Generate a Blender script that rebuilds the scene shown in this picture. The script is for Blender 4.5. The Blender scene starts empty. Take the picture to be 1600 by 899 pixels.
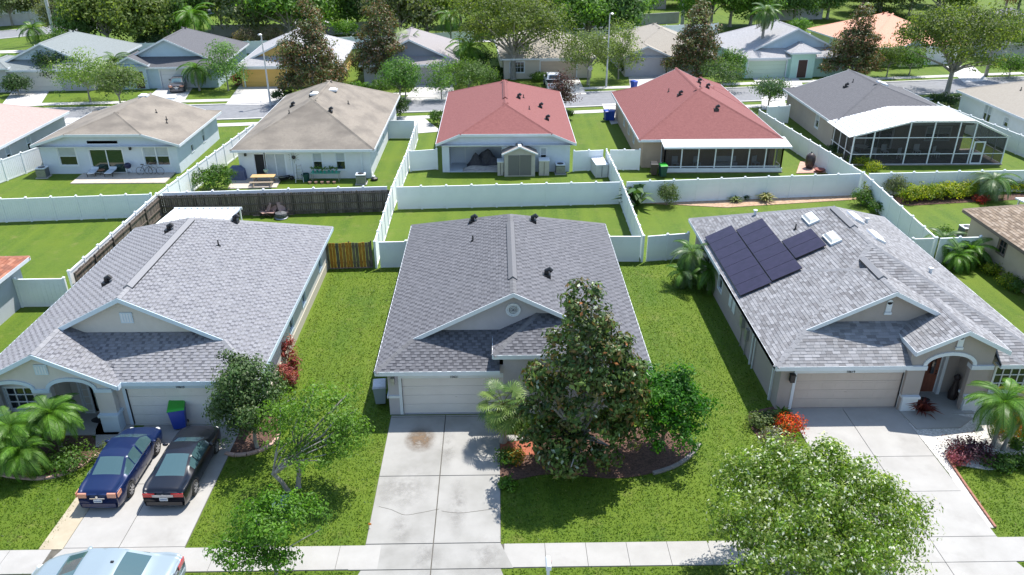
import bpy, math, random
import numpy as np
from mathutils import Vector, Matrix
sc = bpy.context.scene
# ------------------------------------------------------------------ camera, world, sun, exposure
FPX, CAMH, VPX, VPY = 1244.0, 21.55, 775.0, -170.0      # survey of the place (1600x899 photograph)
PITCH = math.atan((449.5-VPY)/FPX)
YAW = math.atan((800-VPX)/FPX*math.cos(PITCH))
cam = bpy.data.cameras.new('camera'); camo = bpy.data.objects.new('camera', cam)
sc.collection.objects.link(camo); sc.camera = camo
cam.sensor_width = 36.0; cam.lens = 36.0*FPX/1600.0; cam.clip_start = 0.5; cam.clip_end = 2000
camo.location = (0, 0, CAMH); camo.rotation_euler = (math.pi/2-PITCH, 0, -YAW)
SUN_AZ, SUN_EL = math.radians(41), math.radians(64.5)   # azimuth measured from +Y towards +X
wd = bpy.data.worlds.new('World'); sc.world = wd; wd.use_nodes = True
nt = wd.node_tree; nt.nodes.clear()
sky = nt.nodes.new('ShaderNodeTexSky'); sky.sky_type = 'NISHITA'; sky.sun_disc = False
sky.sun_elevation = SUN_EL; sky.sun_rotation = SUN_AZ; sky.air_density = 1.3; sky.dust_density = 0.6; sky.ozone_density = 1.5
bg = nt.nodes.new('ShaderNodeBackground'); bg.inputs[1].default_value = 0.14
wo = nt.nodes.new('ShaderNodeOutputWorld'); nt.links.new(sky.outputs[0], bg.inputs[0]); nt.links.new(bg.outputs[0], wo.inputs[0])
sun = bpy.data.lights.new('sun', 'SUN'); sun.energy = 4.8; sun.angle = math.radians(0.55); sun.color = (1.0, 0.955, 0.88)
suno = bpy.data.objects.new('sun', sun); sc.collection.objects.link(suno)
sd = Vector((math.sin(SUN_AZ)*math.cos(SUN_EL), math.cos(SUN_AZ)*math.cos(SUN_EL), math.sin(SUN_EL)))
suno.rotation_euler = sd.to_track_quat('Z', 'Y').to_euler()
sc.view_settings.view_transform = 'Standard'; sc.view_settings.look = 'None'
sc.view_settings.exposure = 0.7; sc.view_settings.gamma = 1; sc.view_settings.use_curve_mapping = False
try:
    sc.cycles.max_bounces = 6; sc.cycles.transparent_max_bounces = 12
except Exception: pass
RNG = np.random.default_rng(7); random.seed(7)
R = math.radians

def gp(px, py, z=0.0):
    """surveyed spot: photograph pixel -> place coordinates at height z"""
    u = (px-800)/FPX; v = (py-449.5)/FPX
    dy = math.cos(PITCH)-v*math.sin(PITCH); dz = -math.sin(PITCH)-v*math.cos(PITCH)
    t = (z-CAMH)/dz; X, Y = u*t, dy*t; c, s = math.cos(YAW), -math.sin(YAW)
    return (X*c-Y*s, X*s+Y*c)

# ------------------------------------------------------------------ object helpers
COL = sc.collection
def tag(o, label=None, cat=None, group=None, kind=None):
    if label: o['label'] = label
    if cat: o['category'] = cat
    if group: o['group'] = group
    if kind: o['kind'] = kind
    return o
def empty(name, loc, rz=0, label=None, cat=None, group=None, kind=None):
    o = bpy.data.objects.new(name, None); COL.objects.link(o); o.location = loc if len(loc) == 3 else (loc[0], loc[1], 0)
    o.rotation_euler = (0, 0, rz); o.empty_display_size = 0.3
    return tag(o, label, cat, group, kind)
def link(name, me, parent=None, loc=None, rot=None, scale=None):
    o = bpy.data.objects.new(name, me); COL.objects.link(o)
    if parent is not None: o.parent = parent
    if loc is not None: o.location = loc
    if rot is not None: o.rotation_euler = rot
    if scale is not None: o.scale = scale
    return o
def kids(o): return KIDS.get(o.name, [])
def copy_tree(o, parent=None, loc=None, rz=None, scale=None, label=None):
    c = o.copy(); COL.objects.link(c)
    if parent is not None: c.parent = parent
    for ch in list(o.children):
        copy_tree(ch, c)
    if loc is not None: c.location = loc if len(loc) == 3 else (loc[0], loc[1], 0)
    if rz is not None: c.rotation_euler = (0, 0, rz)
    if scale is not None: c.scale = (scale, scale, scale) if not hasattr(scale, '__len__') else scale
    if label: c['label'] = label
    return c

class MB:
    def __init__(s): s.v = []; s.f = []; s.m = []; s.c = []
    def add(s, vs, fs, m=0, c=None):
        b = len(s.v); s.v.extend([tuple(x) for x in vs])
        for k in fs: s.f.append([b+i for i in k]); s.m.append(m); s.c.append(c or (1, 1, 1))
        return s
    def box(s, x0, x1, y0, y1, z0, z1, m=0, c=None, T=None):
        vs = [(x0,y0,z0),(x1,y0,z0),(x1,y1,z0),(x0,y1,z0),(x0,y0,z1),(x1,y0,z1),(x1,y1,z1),(x0,y1,z1)]
        if T is not None: vs = [tuple(T @ Vector(p)) for p in vs]
        return s.add(vs, [(0,3,2,1),(4,5,6,7),(0,1,5,4),(1,2,6,5),(2,3,7,6),(3,0,4,7)], m, c)
    def prism(s, poly, z0, z1, m=0, c=None):
        n = len(poly); vs = [(x,y,z0) for x,y in poly]+[(x,y,z1) for x,y in poly]
        fs = [tuple(range(n-1,-1,-1)), tuple(range(n,2*n))]+[(i,(i+1)%n,n+(i+1)%n,n+i) for i in range(n)]
        return s.add(vs, fs, m, c)
    def slab(s, poly, vec, m=0, c=None):
        """convex 3d polygon thickened by vec"""
        n = len(poly); P = [Vector(p) for p in poly]; Q = [p+Vector(vec) for p in P]
        nr = Vector((0,0,0))
        for i in range(n): nr += (P[i]-P[0]).cross(P[(i+1)%n]-P[0])
        if nr.dot(Vector(vec)) > 0: P.reverse(); Q.reverse()
        fs = [tuple(range(n)), tuple(range(2*n-1, n-1, -1))]+[(i, n+i, n+(i+1)%n, (i+1)%n) for i in range(n)]
        return s.add([tuple(p) for p in P]+[tuple(q) for q in Q], fs, m, c)
    def bar(s, p, q, w, h, m=0, c=None, up=(0,0,1)):
        p = Vector(p); q = Vector(q); d = (q-p)
        if d.length < 1e-6: return s
        d.normalize(); a = d.cross(Vector(up))
        if a.length < 1e-3: a = d.cross(Vector((1,0,0)))
        a.normalize(); b = a.cross(d)
        vs = []
        for e in (p, q):
            for i, j in ((-1,-1),(1,-1),(1,1),(-1,1)): vs.append(tuple(e+a*(i*w/2)+b*(j*h/2)))
        return s.add(vs, [(0,1,2,3),(7,6,5,4),(0,4,5,1),(1,5,6,2),(2,6,7,3),(3,7,4,0)], m, c)
    def tube(s, pts, rs, n=6, m=0, c=None, cap=True):
        pts = [Vector(p) for p in pts]
        if not hasattr(rs, '__len__'): rs = [rs]*len(pts)
        vs = []; prev = None
        for i, p in enumerate(pts):
            d = (pts[min(i+1,len(pts)-1)]-pts[max(i-1,0)]); d.normalize()
            a = d.cross(Vector((0.03,1,0.02))) if prev is None else prev-d*prev.dot(d)
            if a.length < 1e-3: a = d.cross(Vector((1,0,0)))
            a.normalize(); prev = a; b = d.cross(a)
            for k in range(n):
                t = 2*math.pi*k/n; vs.append(tuple(p+(a*math.cos(t)+b*math.sin(t))*rs[i]))
        fs = []
        for i in range(len(pts)-1):
            for k in range(n): fs.append((i*n+k, i*n+(k+1)%n, (i+1)*n+(k+1)%n, (i+1)*n+k))
        if cap: fs.append(tuple(range(n-1,-1,-1))); fs.append(tuple(range((len(pts)-1)*n, len(pts)*n)))
        return s.add(vs, fs, m, c)
    def lathe(s, prof, n=12, m=0, c=None, T=None, arc=None):
        vs = []
        for r, z in prof:
            for k in range(n):
                t = 2*math.pi*k/n; p = Vector((r*math.cos(t), r*math.sin(t), z)); vs.append(tuple(T @ p) if T is not None else tuple(p))
        fs = []
        for i in range(len(prof)-1):
            for k in range(n): fs.append((i*n+k, i*n+(k+1)%n, (i+1)*n+(k+1)%n, (i+1)*n+k))
        fs.append(tuple(range(n-1,-1,-1))); fs.append(tuple(range((len(prof)-1)*n, len(prof)*n)))
        return s.add(vs, fs, m, c)
    def mesh(s, name, mats, smooth=False):
        me = bpy.data.meshes.new(name); me.from_pydata(s.v, [], s.f)
        if not isinstance(mats, (list, tuple)): mats = [mats]
        for x in mats: me.materials.append(x)
        if len(mats) > 1: me.polygons.foreach_set('material_index', s.m)
        if any(c != (1,1,1) for c in s.c):
            at = me.attributes.new('col', 'FLOAT_COLOR', 'FACE')
            at.data.foreach_set('color', np.array([(c[0],c[1],c[2],1) for c in s.c], dtype=np.float32).ravel())
        if smooth: me.polygons.foreach_set('use_smooth', [True]*len(me.polygons))
        me.update(); return me
    def build(s, name, mats, parent=None, smooth=False, **k):
        return link(name, s.mesh(name, mats, smooth), parent, **k)

def npmesh(name, V, F, mat, C=None, smooth=False):
    """V (n,3), F (m,k) all faces with the same k, C (m,3) face colours"""
    me = bpy.data.meshes.new(name); V = np.asarray(V, np.float32); F = np.asarray(F, np.int32); k = F.shape[1]
    me.vertices.add(len(V)); me.vertices.foreach_set('co', V.ravel())
    me.loops.add(F.size); me.loops.foreach_set('vertex_index', F.ravel())
    me.polygons.add(len(F)); me.polygons.foreach_set('loop_start', np.arange(0, F.size, k, dtype=np.int32))
    try: me.polygons.foreach_set('loop_total', np.full(len(F), k, dtype=np.int32))
    except Exception: pass
    me.materials.append(mat)
    if C is not None:
        at = me.attributes.new('col', 'FLOAT_COLOR', 'FACE')
        at.data.foreach_set('color', np.concatenate([C, np.ones((len(C),1))], 1).astype(np.float32).ravel())
    me.polygons.foreach_set('use_smooth', np.full(len(F), smooth, dtype=bool))
    me.update(calc_edges=True); return me

# ------------------------------------------------------------------ materials
def srgb(r, g, b):
    f = lambda x: (x/255/12.92 if x/255 <= 0.04045 else ((x/255+0.055)/1.055)**2.4)
    return (f(r), f(g), f(b), 1)
def L(*c): return (c[0], c[1], c[2], 1)
MATS = {}
def M(name, c1, c2=None, scale=3.0, rough=0.8, bump=0.0, metal=0.0, attr=False, detail=4, coord='Object', bscale=None, spec=None, stretch=None, contrast=(0.35,0.65), coat=0, c3=None, scale3=None, con3=(0.5,0.7)):
    m = bpy.data.materials.new(name); m.use_nodes = True; N = m.node_tree.nodes; K = m.node_tree.links
    b = N['Principled BSDF']; b.inputs['Roughness'].default_value = rough; b.inputs['Metallic'].default_value = metal
    if spec is not None: b.inputs['Specular IOR Level'].default_value = spec
    if coat: b.inputs['Coat Weight'].default_value = coat; b.inputs['Coat Roughness'].default_value = 0.04
    vec = None
    if c2 or bump or c3:
        if coord == 'World': vec = N.new('ShaderNodeNewGeometry').outputs['Position']
        else: vec = N.new('ShaderNodeTexCoord').outputs['Object']
        if stretch:
            mp = N.new('ShaderNodeMapping'); mp.inputs['Scale'].default_value = stretch; K.new(vec, mp.inputs[0]); vec = mp.outputs[0]
    def noise(sc_, det=detail):
        n = N.new('ShaderNodeTexNoise'); n.inputs['Scale'].default_value = sc_; n.inputs['Detail'].default_value = det; n.inputs['Roughness'].default_value = 0.6; K.new(vec, n.inputs['Vector']); return n
    out = None
    if c2:
        n = noise(scale); rp = N.new('ShaderNodeValToRGB'); rp.color_ramp.elements[0].position = contrast[0]; rp.color_ramp.elements[1].position = contrast[1]
        rp.color_ramp.elements[0].color = c1; rp.color_ramp.elements[1].color = c2; K.new(n.outputs[0], rp.inputs[0]); out = rp.outputs[0]
    if c3:
        n3 = noise(scale3 or scale*0.2); r3 = N.new('ShaderNodeMapRange'); r3.inputs[1].default_value = con3[0]; r3.inputs[2].default_value = con3[1]; K.new(n3.outputs[0], r3.inputs[0])
        mx = N.new('ShaderNodeMix'); mx.data_type = 'RGBA'; K.new(r3.outputs[0], mx.inputs[0]); mx.inputs[7].default_value = c3
        if out: K.new(out, mx.inputs[6])
        else: mx.inputs[6].default_value = c1
        out = mx.outputs[2]
    if attr:
        a = N.new('ShaderNodeAttribute'); a.attribute_name = 'col'; mx = N.new('ShaderNodeMix'); mx.data_type = 'RGBA'; mx.blend_type = 'MULTIPLY'; mx.inputs[0].default_value = 1
        K.new(a.outputs['Color'], mx.inputs[7])
        if out: K.new(out, mx.inputs[6])
        else: mx.inputs[6].default_value = c1
        out = mx.outputs[2]
    if out: K.new(out, b.inputs['Base Color'])
    else: b.inputs['Base Color'].default_value = c1
    if bump:
        n = noise(bscale or scale*6); bp = N.new('ShaderNodeBump'); bp.inputs['Strength'].default_value = bump; bp.inputs['Distance'].default_value = 0.02
        K.new(n.outputs[0], bp.inputs['Height']); K.new(bp.outputs[0], b.inputs['Normal'])
    MATS[name] = m; return m
def leafmat(name, rough=0.5, trans=0.5, spec=0.4):
    m = bpy.data.materials.new(name); m.use_nodes = True; N = m.node_tree.nodes; K = m.node_tree.links
    b = N['Principled BSDF']; b.inputs['Roughness'].default_value = rough; b.inputs['Specular IOR Level'].default_value = spec
    a = N.new('ShaderNodeAttribute'); a.attribute_name = 'col'; K.new(a.outputs['Color'], b.inputs['Base Color'])
    t = N.new('ShaderNodeBsdfTranslucent'); mu = N.new('ShaderNodeMix'); mu.data_type = 'RGBA'; mu.blend_type = 'MULTIPLY'; mu.inputs[0].default_value = 1
    K.new(a.outputs['Color'], mu.inputs[6]); mu.inputs[7].default_value = (1.25, 1.35, 0.5, 1); K.new(mu.outputs[2], t.inputs[0])
    mx = N.new('ShaderNodeMixShader'); mx.inputs[0].default_value = trans; K.new(b.outputs[0], mx.inputs[1]); K.new(t.outputs[0], mx.inputs[2])
    K.new(mx.outputs[0], N['Material Output'].inputs[0]); return m
def shinglemat(name, c1, c2, dirt=None, course=0.14):
    """asphalt shingles too far to build singly: courses and tabs on object z and plan position"""
    m = bpy.data.materials.new(name); m.use_nodes = True; N = m.node_tree.nodes; K = m.node_tree.links
    b = N['Principled BSDF']; b.inputs['Roughness'].default_value = 0.9
    tc = N.new('ShaderNodeTexCoord').outputs['Object']
    n1 = N.new('ShaderNodeTexNoise'); n1.inputs['Scale'].default_value = 5; n1.inputs['Detail'].default_value = 8; n1.inputs['Roughness'].default_value = 0.8; K.new(tc, n1.inputs['Vector'])
    rp = N.new('ShaderNodeValToRGB'); rp.color_ramp.elements[0].position = 0.34; rp.color_ramp.elements[1].position = 0.66; rp.color_ramp.elements[0].color = c1; rp.color_ramp.elements[1].color = c2; K.new(n1.outputs[0], rp.inputs[0])
    out = rp.outputs[0]
    if dirt:
        mp = N.new('ShaderNodeMapping'); mp.inputs['Scale'].default_value = (0.35, 0.35, 1.2); K.new(tc, mp.inputs[0])
        n2 = N.new('ShaderNodeTexNoise'); n2.inputs['Scale'].default_value = 1.1; n2.inputs['Detail'].default_value = 6; K.new(mp.outputs[0], n2.inputs['Vector'])
        mr = N.new('ShaderNodeMapRange'); mr.inputs[1].default_value = 0.42; mr.inputs[2].default_value = 0.66; K.new(n2.outputs[0], mr.inputs[0])
        mx = N.new('ShaderNodeMix'); mx.data_type = 'RGBA'; K.new(mr.outputs[0], mx.inputs[0]); K.new(out, mx.inputs[6]); mx.inputs[7].default_value = dirt; out = mx.outputs[2]
    K.new(out, b.inputs['Base Color'])
    sep = N.new('ShaderNodeSeparateXYZ'); K.new(tc, sep.inputs[0])
    w = N.new('ShaderNodeMath'); w.operation = 'MULTIPLY'; w.inputs[1].default_value = 1/(course*0.42); K.new(sep.outputs[2], w.inputs[0])
    fr = N.new('ShaderNodeMath'); fr.operation = 'FRACT'; K.new(w.outputs[0], fr.inputs[0])
    ad = N.new('ShaderNodeMath'); ad.operation = 'ADD'; K.new(fr.outputs[0], ad.inputs[0]); K.new(n1.outputs[0], ad.inputs[1])
    bp = N.new('ShaderNodeBump'); bp.inputs['Strength'].default_value = 0.5; bp.inputs['Distance'].default_value = 0.02; K.new(ad.outputs[0], bp.inputs['Height']); K.new(bp.outputs[0], b.inputs['Normal'])
    return m

WHITE = M('white_vinyl', L(.76,.79,.81), L(.84,.86,.88), 0.6, 0.45, c3=L(.66,.69,.66), scale3=1.7, con3=(.6,.9))
TRIM = M('trim_white', L(.62,.66,.70), L(.68,.71,.75), 1.2, 0.55)
TRIMB = M('trim_pale_blue', L(.50,.60,.68), L(.54,.64,.72), 1.2, 0.55)
GLASS = M('window_glass', L(.012,.018,.024), rough=0.06, spec=0.9)
GLASSG = M('window_glass_green', L(.012,.035,.025), rough=0.05, spec=0.9)
BLIND = M('window_blind', L(.36,.40,.43), L(.42,.46,.5), 2, 0.5)
DARK = M('dark_opening', L(.02,.02,.022), rough=0.9)
BLACKP = M('black_plastic', L(.015,.015,.017), rough=0.45)
METAL = M('grey_metal', L(.35,.36,.38), L(.45,.46,.48), 6, 0.4, metal=0.7)
CONC = M('pale_concrete', L(.31,.30,.285), L(.365,.355,.34), 0.9, 0.9, bump=0.3, bscale=40, coord='World', detail=8, c3=L(.26,.25,.235), scale3=0.55, con3=(.56,.78), contrast=(.3,.7))
CONCC = M('weathered_concrete', L(.26,.255,.24), L(.325,.318,.305), 0.7, 0.9, bump=0.3, bscale=40, coord='World', detail=8, c3=L(.20,.195,.18), scale3=0.45, con3=(.5,.8), contrast=(.3,.7))
CONCB = M('bright_concrete', L(.44,.43,.42), L(.50,.49,.48), 1.5, 0.9, coord='World')
CONCD = M('joint_dirt', L(.07,.065,.055), L(.12,.11,.09), 4, 0.95, coord='World')
ASPH = M('asphalt', L(.17,.175,.19), L(.21,.215,.23), 1.5, 0.9, bump=0.2, bscale=30, coord='World')
MULCH = M('bark_mulch', L(.05,.026,.018), L(.14,.075,.055), 14, 0.95, bump=0.8, bscale=25, coord='World')
MULCHR = M('red_mulch', L(.25,.07,.04), L(.36,.12,.07), 14, 0.95, bump=0.6, bscale=25, coord='World')
SAND = M('bare_sandy_soil', L(.30,.19,.12), L(.45,.32,.22), 5, 0.95, bump=0.5, coord='World')
STONEW = M('white_gravel', L(.28,.27,.25), L(.62,.60,.57), 12, 0.9, bump=0.8, bscale=22, coord='World', contrast=(.3,.6))
BARK = M('bark', L(.12,.095,.07), L(.22,.185,.145), 8, 0.95, bump=0.6, stretch=(1,1,.25))
BARKG = M('bark_grey', L(.22,.20,.175), L(.36,.34,.31), 7, 0.95, bump=0.5, stretch=(1,1,.25))
LEAF = leafmat('leaves'); LEAFG = leafmat('glossy_leaves', 0.48, 0.3, 0.35)
PALMF = leafmat('palm_leaves', 0.45, 0.35)
ATTR = M('coloured_part', L(1,1,1), rough=0.6, attr=True)
RUBBER = M('rubber', L(.02,.02,.02), rough=0.8)
WOODG = M('weathered_wood', L(.085,.068,.058), L(.19,.16,.14), 5, 0.9, stretch=(3,3,.5), bump=0.4, attr=True)
BINBLUE = M('bin_blue', L(.01,.05,.34), rough=0.4); BINGREEN = M('bin_lid_green', L(.02,.33,.02), rough=0.4)
BINDG = M('bin_dark_green', L(.01,.06,.055), rough=0.4)
CONCW = M('concrete_wall', L(.50,.50,.50), L(.60,.60,.60), 1.5, 0.9)

# grass: several tones, mown stripes along the lots
def grassmat(name, a, b_, dry, stripes=0.0):
    m = bpy.data.materials.new(name); m.use_nodes = True; N = m.node_tree.nodes; K = m.node_tree.links
    b = N['Principled BSDF']; b.inputs['Roughness'].default_value = 0.75; b.inputs['Specular IOR Level'].default_value = 0.25
    pos = N.new('ShaderNodeNewGeometry').outputs['Position']
    def noise(s, d=6, r=0.65, st=None):
        v = pos
        if st: mp = N.new('ShaderNodeMapping'); mp.inputs['Scale'].default_value = st; K.new(pos, mp.inputs[0]); v = mp.outputs[0]
        n = N.new('ShaderNodeTexNoise'); n.inputs['Scale'].default_value = s; n.inputs['Detail'].default_value = d; n.inputs['Roughness'].default_value = r; K.new(v, n.inputs['Vector']); return n.outputs[0]
    def mixc(f, c1, c2):
        x = N.new('ShaderNodeMix'); x.data_type = 'RGBA'; K.new(f, x.inputs[0])
        for i, c in ((6, c1), (7, c2)):
            if isinstance(c, tuple): x.inputs[i].default_value = c
            else: K.new(c, x.inputs[i])
        return x.outputs[2]
    def rng(f, lo, hi):
        r = N.new('ShaderNodeMapRange'); r.inputs[1].default_value = lo; r.inputs[2].default_value = hi; K.new(f, r.inputs[0]); return r.outputs[0]
    c = mixc(rng(noise(5, 9, .8), .38, .62), a, b_)
    c = mixc(rng(noise(.22, 5, .6), .45, .75), c, tuple(x*k for x, k in zip(b_, (1.25, 1.05, .9, 1))))
    c = mixc(rng(noise(.7, 8, .75), .54, .80), c, dry); c = mixc(rng(noise(1.9, 7, .8), .56, .74), c, tuple(x*k for x, k in zip(a, (.75, .8, .8, 1))))
    c = mixc(rng(noise(1.0, 3, .5, (1.3, .06, 1)), .35, .75), c, tuple(x*k for x, k in zip(b_, (1.12, 1.03, 1.0, 1))))
    fine = rng(noise(26, 3, .8), .3, .7); mu = N.new('ShaderNodeMix'); mu.data_type = 'RGBA'; mu.blend_type = 'MULTIPLY'; mu.inputs[0].default_value = 1
    g = N.new('ShaderNodeMapRange'); g.inputs[3].default_value = 0.62; g.inputs[4].default_value = 1.3; K.new(fine, g.inputs[0])
    K.new(c, mu.inputs[6]); K.new(g.outputs[0], mu.inputs[7]); K.new(mu.outputs[2], b.inputs['Base Color'])
    bp = N.new('ShaderNodeBump'); bp.inputs['Strength'].default_value = 0.7; bp.inputs['Distance'].default_value = 0.05; K.new(noise(22, 4, .8), bp.inputs['Height']); K.new(bp.outputs[0], b.inputs['Normal'])
    return m
GRASS = grassmat('grass', L(.042,.092,.005), L(.092,.155,.010), L(.20,.19,.06))

# ------------------------------------------------------------------ ground
def sheet(name, polys, z, mat, parent=None, kind='structure'):
    b = MB()
    for p in polys: b.add([(x, y, z) for x, y in p], [tuple(range(len(p)))])
    o = b.build(name, mat, parent)
    if kind and parent is None: o['kind'] = kind
    me = o.data
    me.update()
    if len(me.polygons) and me.polygons[0].normal.z < 0: me.flip_normals()
    return o
sheet('ground', [[(-450,-120),(450,-120),(450,700),(-450,700)]], 0, GRASS)
def ribbon(name, pts, w, z, mat, parent=None, z2=None):
    """road-like strip along centre points"""
    P = [Vector((x, y, 0)) for x, y in pts]; Lf, Rt = [], []
    for i, p in enumerate(P):
        d = (P[min(i+1,len(P)-1)]-P[max(i-1,0)]).normalized(); n = Vector((-d.y, d.x, 0))
        Lf.append(p+n*w/2); Rt.append(p-n*w/2)
    b = MB()
    for i in range(len(P)-1):
        q = [Rt[i], Rt[i+1], Lf[i+1], Lf[i]]
        if z2 is None: b.add([(v.x, v.y, z) for v in q], [(0,1,2,3)])
        else: b.prism([(v.x, v.y) for v in q], z, z2)
    o = b.build(name, mat, parent)
    if parent is None: o['kind'] = 'structure'
    return o
def smooth_pts(pts, n=6):
    out = []
    for i in range(len(pts)-1):
        p0 = pts[max(i-1,0)]; p1 = pts[i]; p2 = pts[i+1]; p3 = pts[min(i+2,len(pts)-1)]
        for k in range(n):
            t = k/n; out.append(tuple(0.5*((2*p1[j])+(-p0[j]+p2[j])*t+(2*p0[j]-5*p1[j]+4*p2[j]-p3[j])*t*t+(-p0[j]+3*p1[j]-3*p2[j]+p3[j])*t**3) for j in range(len(p1))))
    out.append(tuple(pts[-1])); return out
def offs(pts, d):
    o = []
    for i, p in enumerate(pts):
        a = pts[max(i-1,0)]; c = pts[min(i+1,len(pts)-1)]; dx, dy = c[0]-a[0], c[1]-a[1]; l = math.hypot(dx, dy); o.append((p[0]-dy/l*d, p[1]+dx/l*d))
    return o
def grass_tufts(rects_out, polys_out, area, n, seed=5):
    r = np.random.default_rng(seed); x0,x1,y0,y1 = area; P = np.stack([r.uniform(x0,x1,n), r.uniform(y0,y1,n)], 1); P = P[r.random(len(P)) < 1-.6*(P[:,1]-y0)/(y1-y0)]
    keep = np.ones(len(P), bool)
    for a,b,c,d in rects_out: keep &= ~((P[:,0] > a) & (P[:,0] < b) & (P[:,1] > c) & (P[:,1] < d))
    for poly in polys_out:
        ins = np.zeros(len(P), bool); m = len(poly)
        for i in range(m):
            (ax,ay),(bx,by) = poly[i], poly[(i+1)%m]
            if ay == by: continue
            c = ((ay > P[:,1]) != (by > P[:,1])) & (P[:,0] < (bx-ax)*(P[:,1]-ay)/(by-ay)+ax); ins ^= c
        keep &= ~ins
    P = P[keep]; n = len(P); h = r.uniform(.025,.08,n); w = r.uniform(.012,.03,n); a = r.uniform(0,2*np.pi,n); l = r.normal(size=(n,2))*.04
    b0 = np.stack([P[:,0]-np.cos(a)*w, P[:,1]-np.sin(a)*w, np.zeros(n)], 1); b1 = np.stack([P[:,0]+np.cos(a)*w, P[:,1]+np.sin(a)*w, np.zeros(n)], 1); t = np.stack([P[:,0]+l[:,0], P[:,1]+l[:,1], h], 1)
    pal_ = np.array([(.070,.140,.010),(.105,.185,.014),(.155,.225,.022),(.056,.120,.008),(.28,.27,.09)]); c = pal_[r.choice(5, n, p=[.36,.32,.12,.17,.03])]*r.uniform(.82,1.15,(n,1))
    st = np.sign(np.sin(P[:,0]*2*np.pi/1.25+.25*np.sin(P[:,1]*.5)))*.09*(((P[:,1] > 29) & (np.abs(P[:,0]+8) < 3)) | ((P[:,1] > 27) & (np.abs(P[:,0]-9.6) < 3))); pt = np.sin(P[:,0]*.9+1.3*np.sin(P[:,1]*.7))*np.sin(P[:,1]*.8+np.sin(P[:,0]*1.1))*.10; c = c*(1+st+pt)[:,None]; c[:,0] *= (1-.6*st-.5*pt)
    o = link('grass_blades', npmesh('grass_blades', np.stack([b0,b1,t],1).reshape(-1,3), np.arange(3*n).reshape(-1,3), LEAF, c)); o['kind'] = 'stuff'; return o
# near street (just below the picture) with kerbs
sheet('near_road', [[(-80,11.5),(80,11.5),(80,19.2),(-80,19.2)]], 0.004, ASPH)
for yy in (11.25, 19.2):
    b = MB(); b.box(-80, 80, yy, yy+0.25, -0.02, 0.09); b.build('kerb', CONC)['kind'] = 'structure'
# back street
bs = smooth_pts([(-130,74.5),(-85,80),(-54,84.6),(-30,86.7),(-9,89.6),(3,90.7),(13,92.2),(28,93.8),(50,97),(85,102),(130,107)], 5)
ribbon('back_road', bs, 6.6, 0.004, ASPH)
ribbon('kerb', offs(bs, 3.42), 0.3, -0.02, CONCB, z2=0.09); ribbon('kerb', offs(bs, -3.42), 0.3, -0.02, CONCB, z2=0.09)
ribbon('back_pavement', offs(bs, 5.6), 1.25, 0.03, CONCB); ribbon('back_pavement', offs(bs, -5.6), 1.25, 0.03, CONCB)
# boulevard beyond the far fence
bw = smooth_pts([(-90,121.5),(-60,125.5),(-42,128.3),(-10,131.5),(20,134.5),(60,138),(110,142)], 4)
ribbon('boulevard_pavement', bw, 2.4, 0.03, CONCB)
br = smooth_pts([(-150,116),(-110,124),(-92,133),(-80,142),(-70,153),(-58,170),(-50,200)], 5)
ribbon('boulevard_road', br, 8.5, 0.004, ASPH); ribbon('kerb', offs(br, 4.4), 0.35, -0.02, CONCB, z2=0.09); ribbon('kerb', offs(br, -4.4), 0.35, -0.02, CONCB, z2=0.09)

# pavement in the foreground: one slab per bay
pv = empty('pavement', (0,0,0), kind='structure')
sheet('bedding', [[(-60,20.88),(60,20.88),(60,22.06),(-60,22.06)]], 0.006, CONCD, pv)
x = -40.4; sl = MB().box(-0.742, 0.742, 20.9, 22.04, 0, 0.035).mesh('slab', CONC)
while x < 42:
    inside = any(a-0.75 < x+0.75 < b_+0.75 and a < x+0.75 < b_ for a, b_ in ((-16.9,-11.6),(-5.0,0.0),(13.3,18.5)))
    if not inside: link('slab', sl, pv, loc=(x+0.75, 0, 0.002+0.004*random.random()), rot=(0, 0, 0))
    x += 1.5
# driveways: slabs with joints
def driveway(xl, xr, y0, y1, xm, cuts, label, flare=0.45, mat=CONC, extra=None, g=.012):
    d = empty('driveway', (xl, y0, 0), kind='structure')
    b = MB(); b.add([(-.02,0,.005),(xr-xl+.02,0,.005),(xr-xl+.02,y1-y0,.005),(-.02,y1-y0,.005)], [(0,1,2,3)]); b.build('bedding', CONCD, d)
    ys = [y0]+list(cuts)+[y1]
    for i in range(len(ys)-1):
        for a, c in ((xl, xm), (xm, xr)):
            b = MB(); ya, yb = ys[i]+g, ys[i+1]-g
            fl = flare if ys[i+1] <= 22.1 else 0
            l0 = a-(fl if a == xl else 0); r0 = c+(fl if c == xr else 0)
            q = [(l0-xl+(g if a != xl else 0), ya-y0), (r0-xl-(g if c != xr else 0), ya-y0), (c-xl-(g if c != xr else 0), yb-y0), (a-xl+(g if a != xl else 0), yb-y0)]
            b.prism(q, 0.002, 0.038+0.004*random.random()); b.build('slab', mat, d)
    return d
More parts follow.
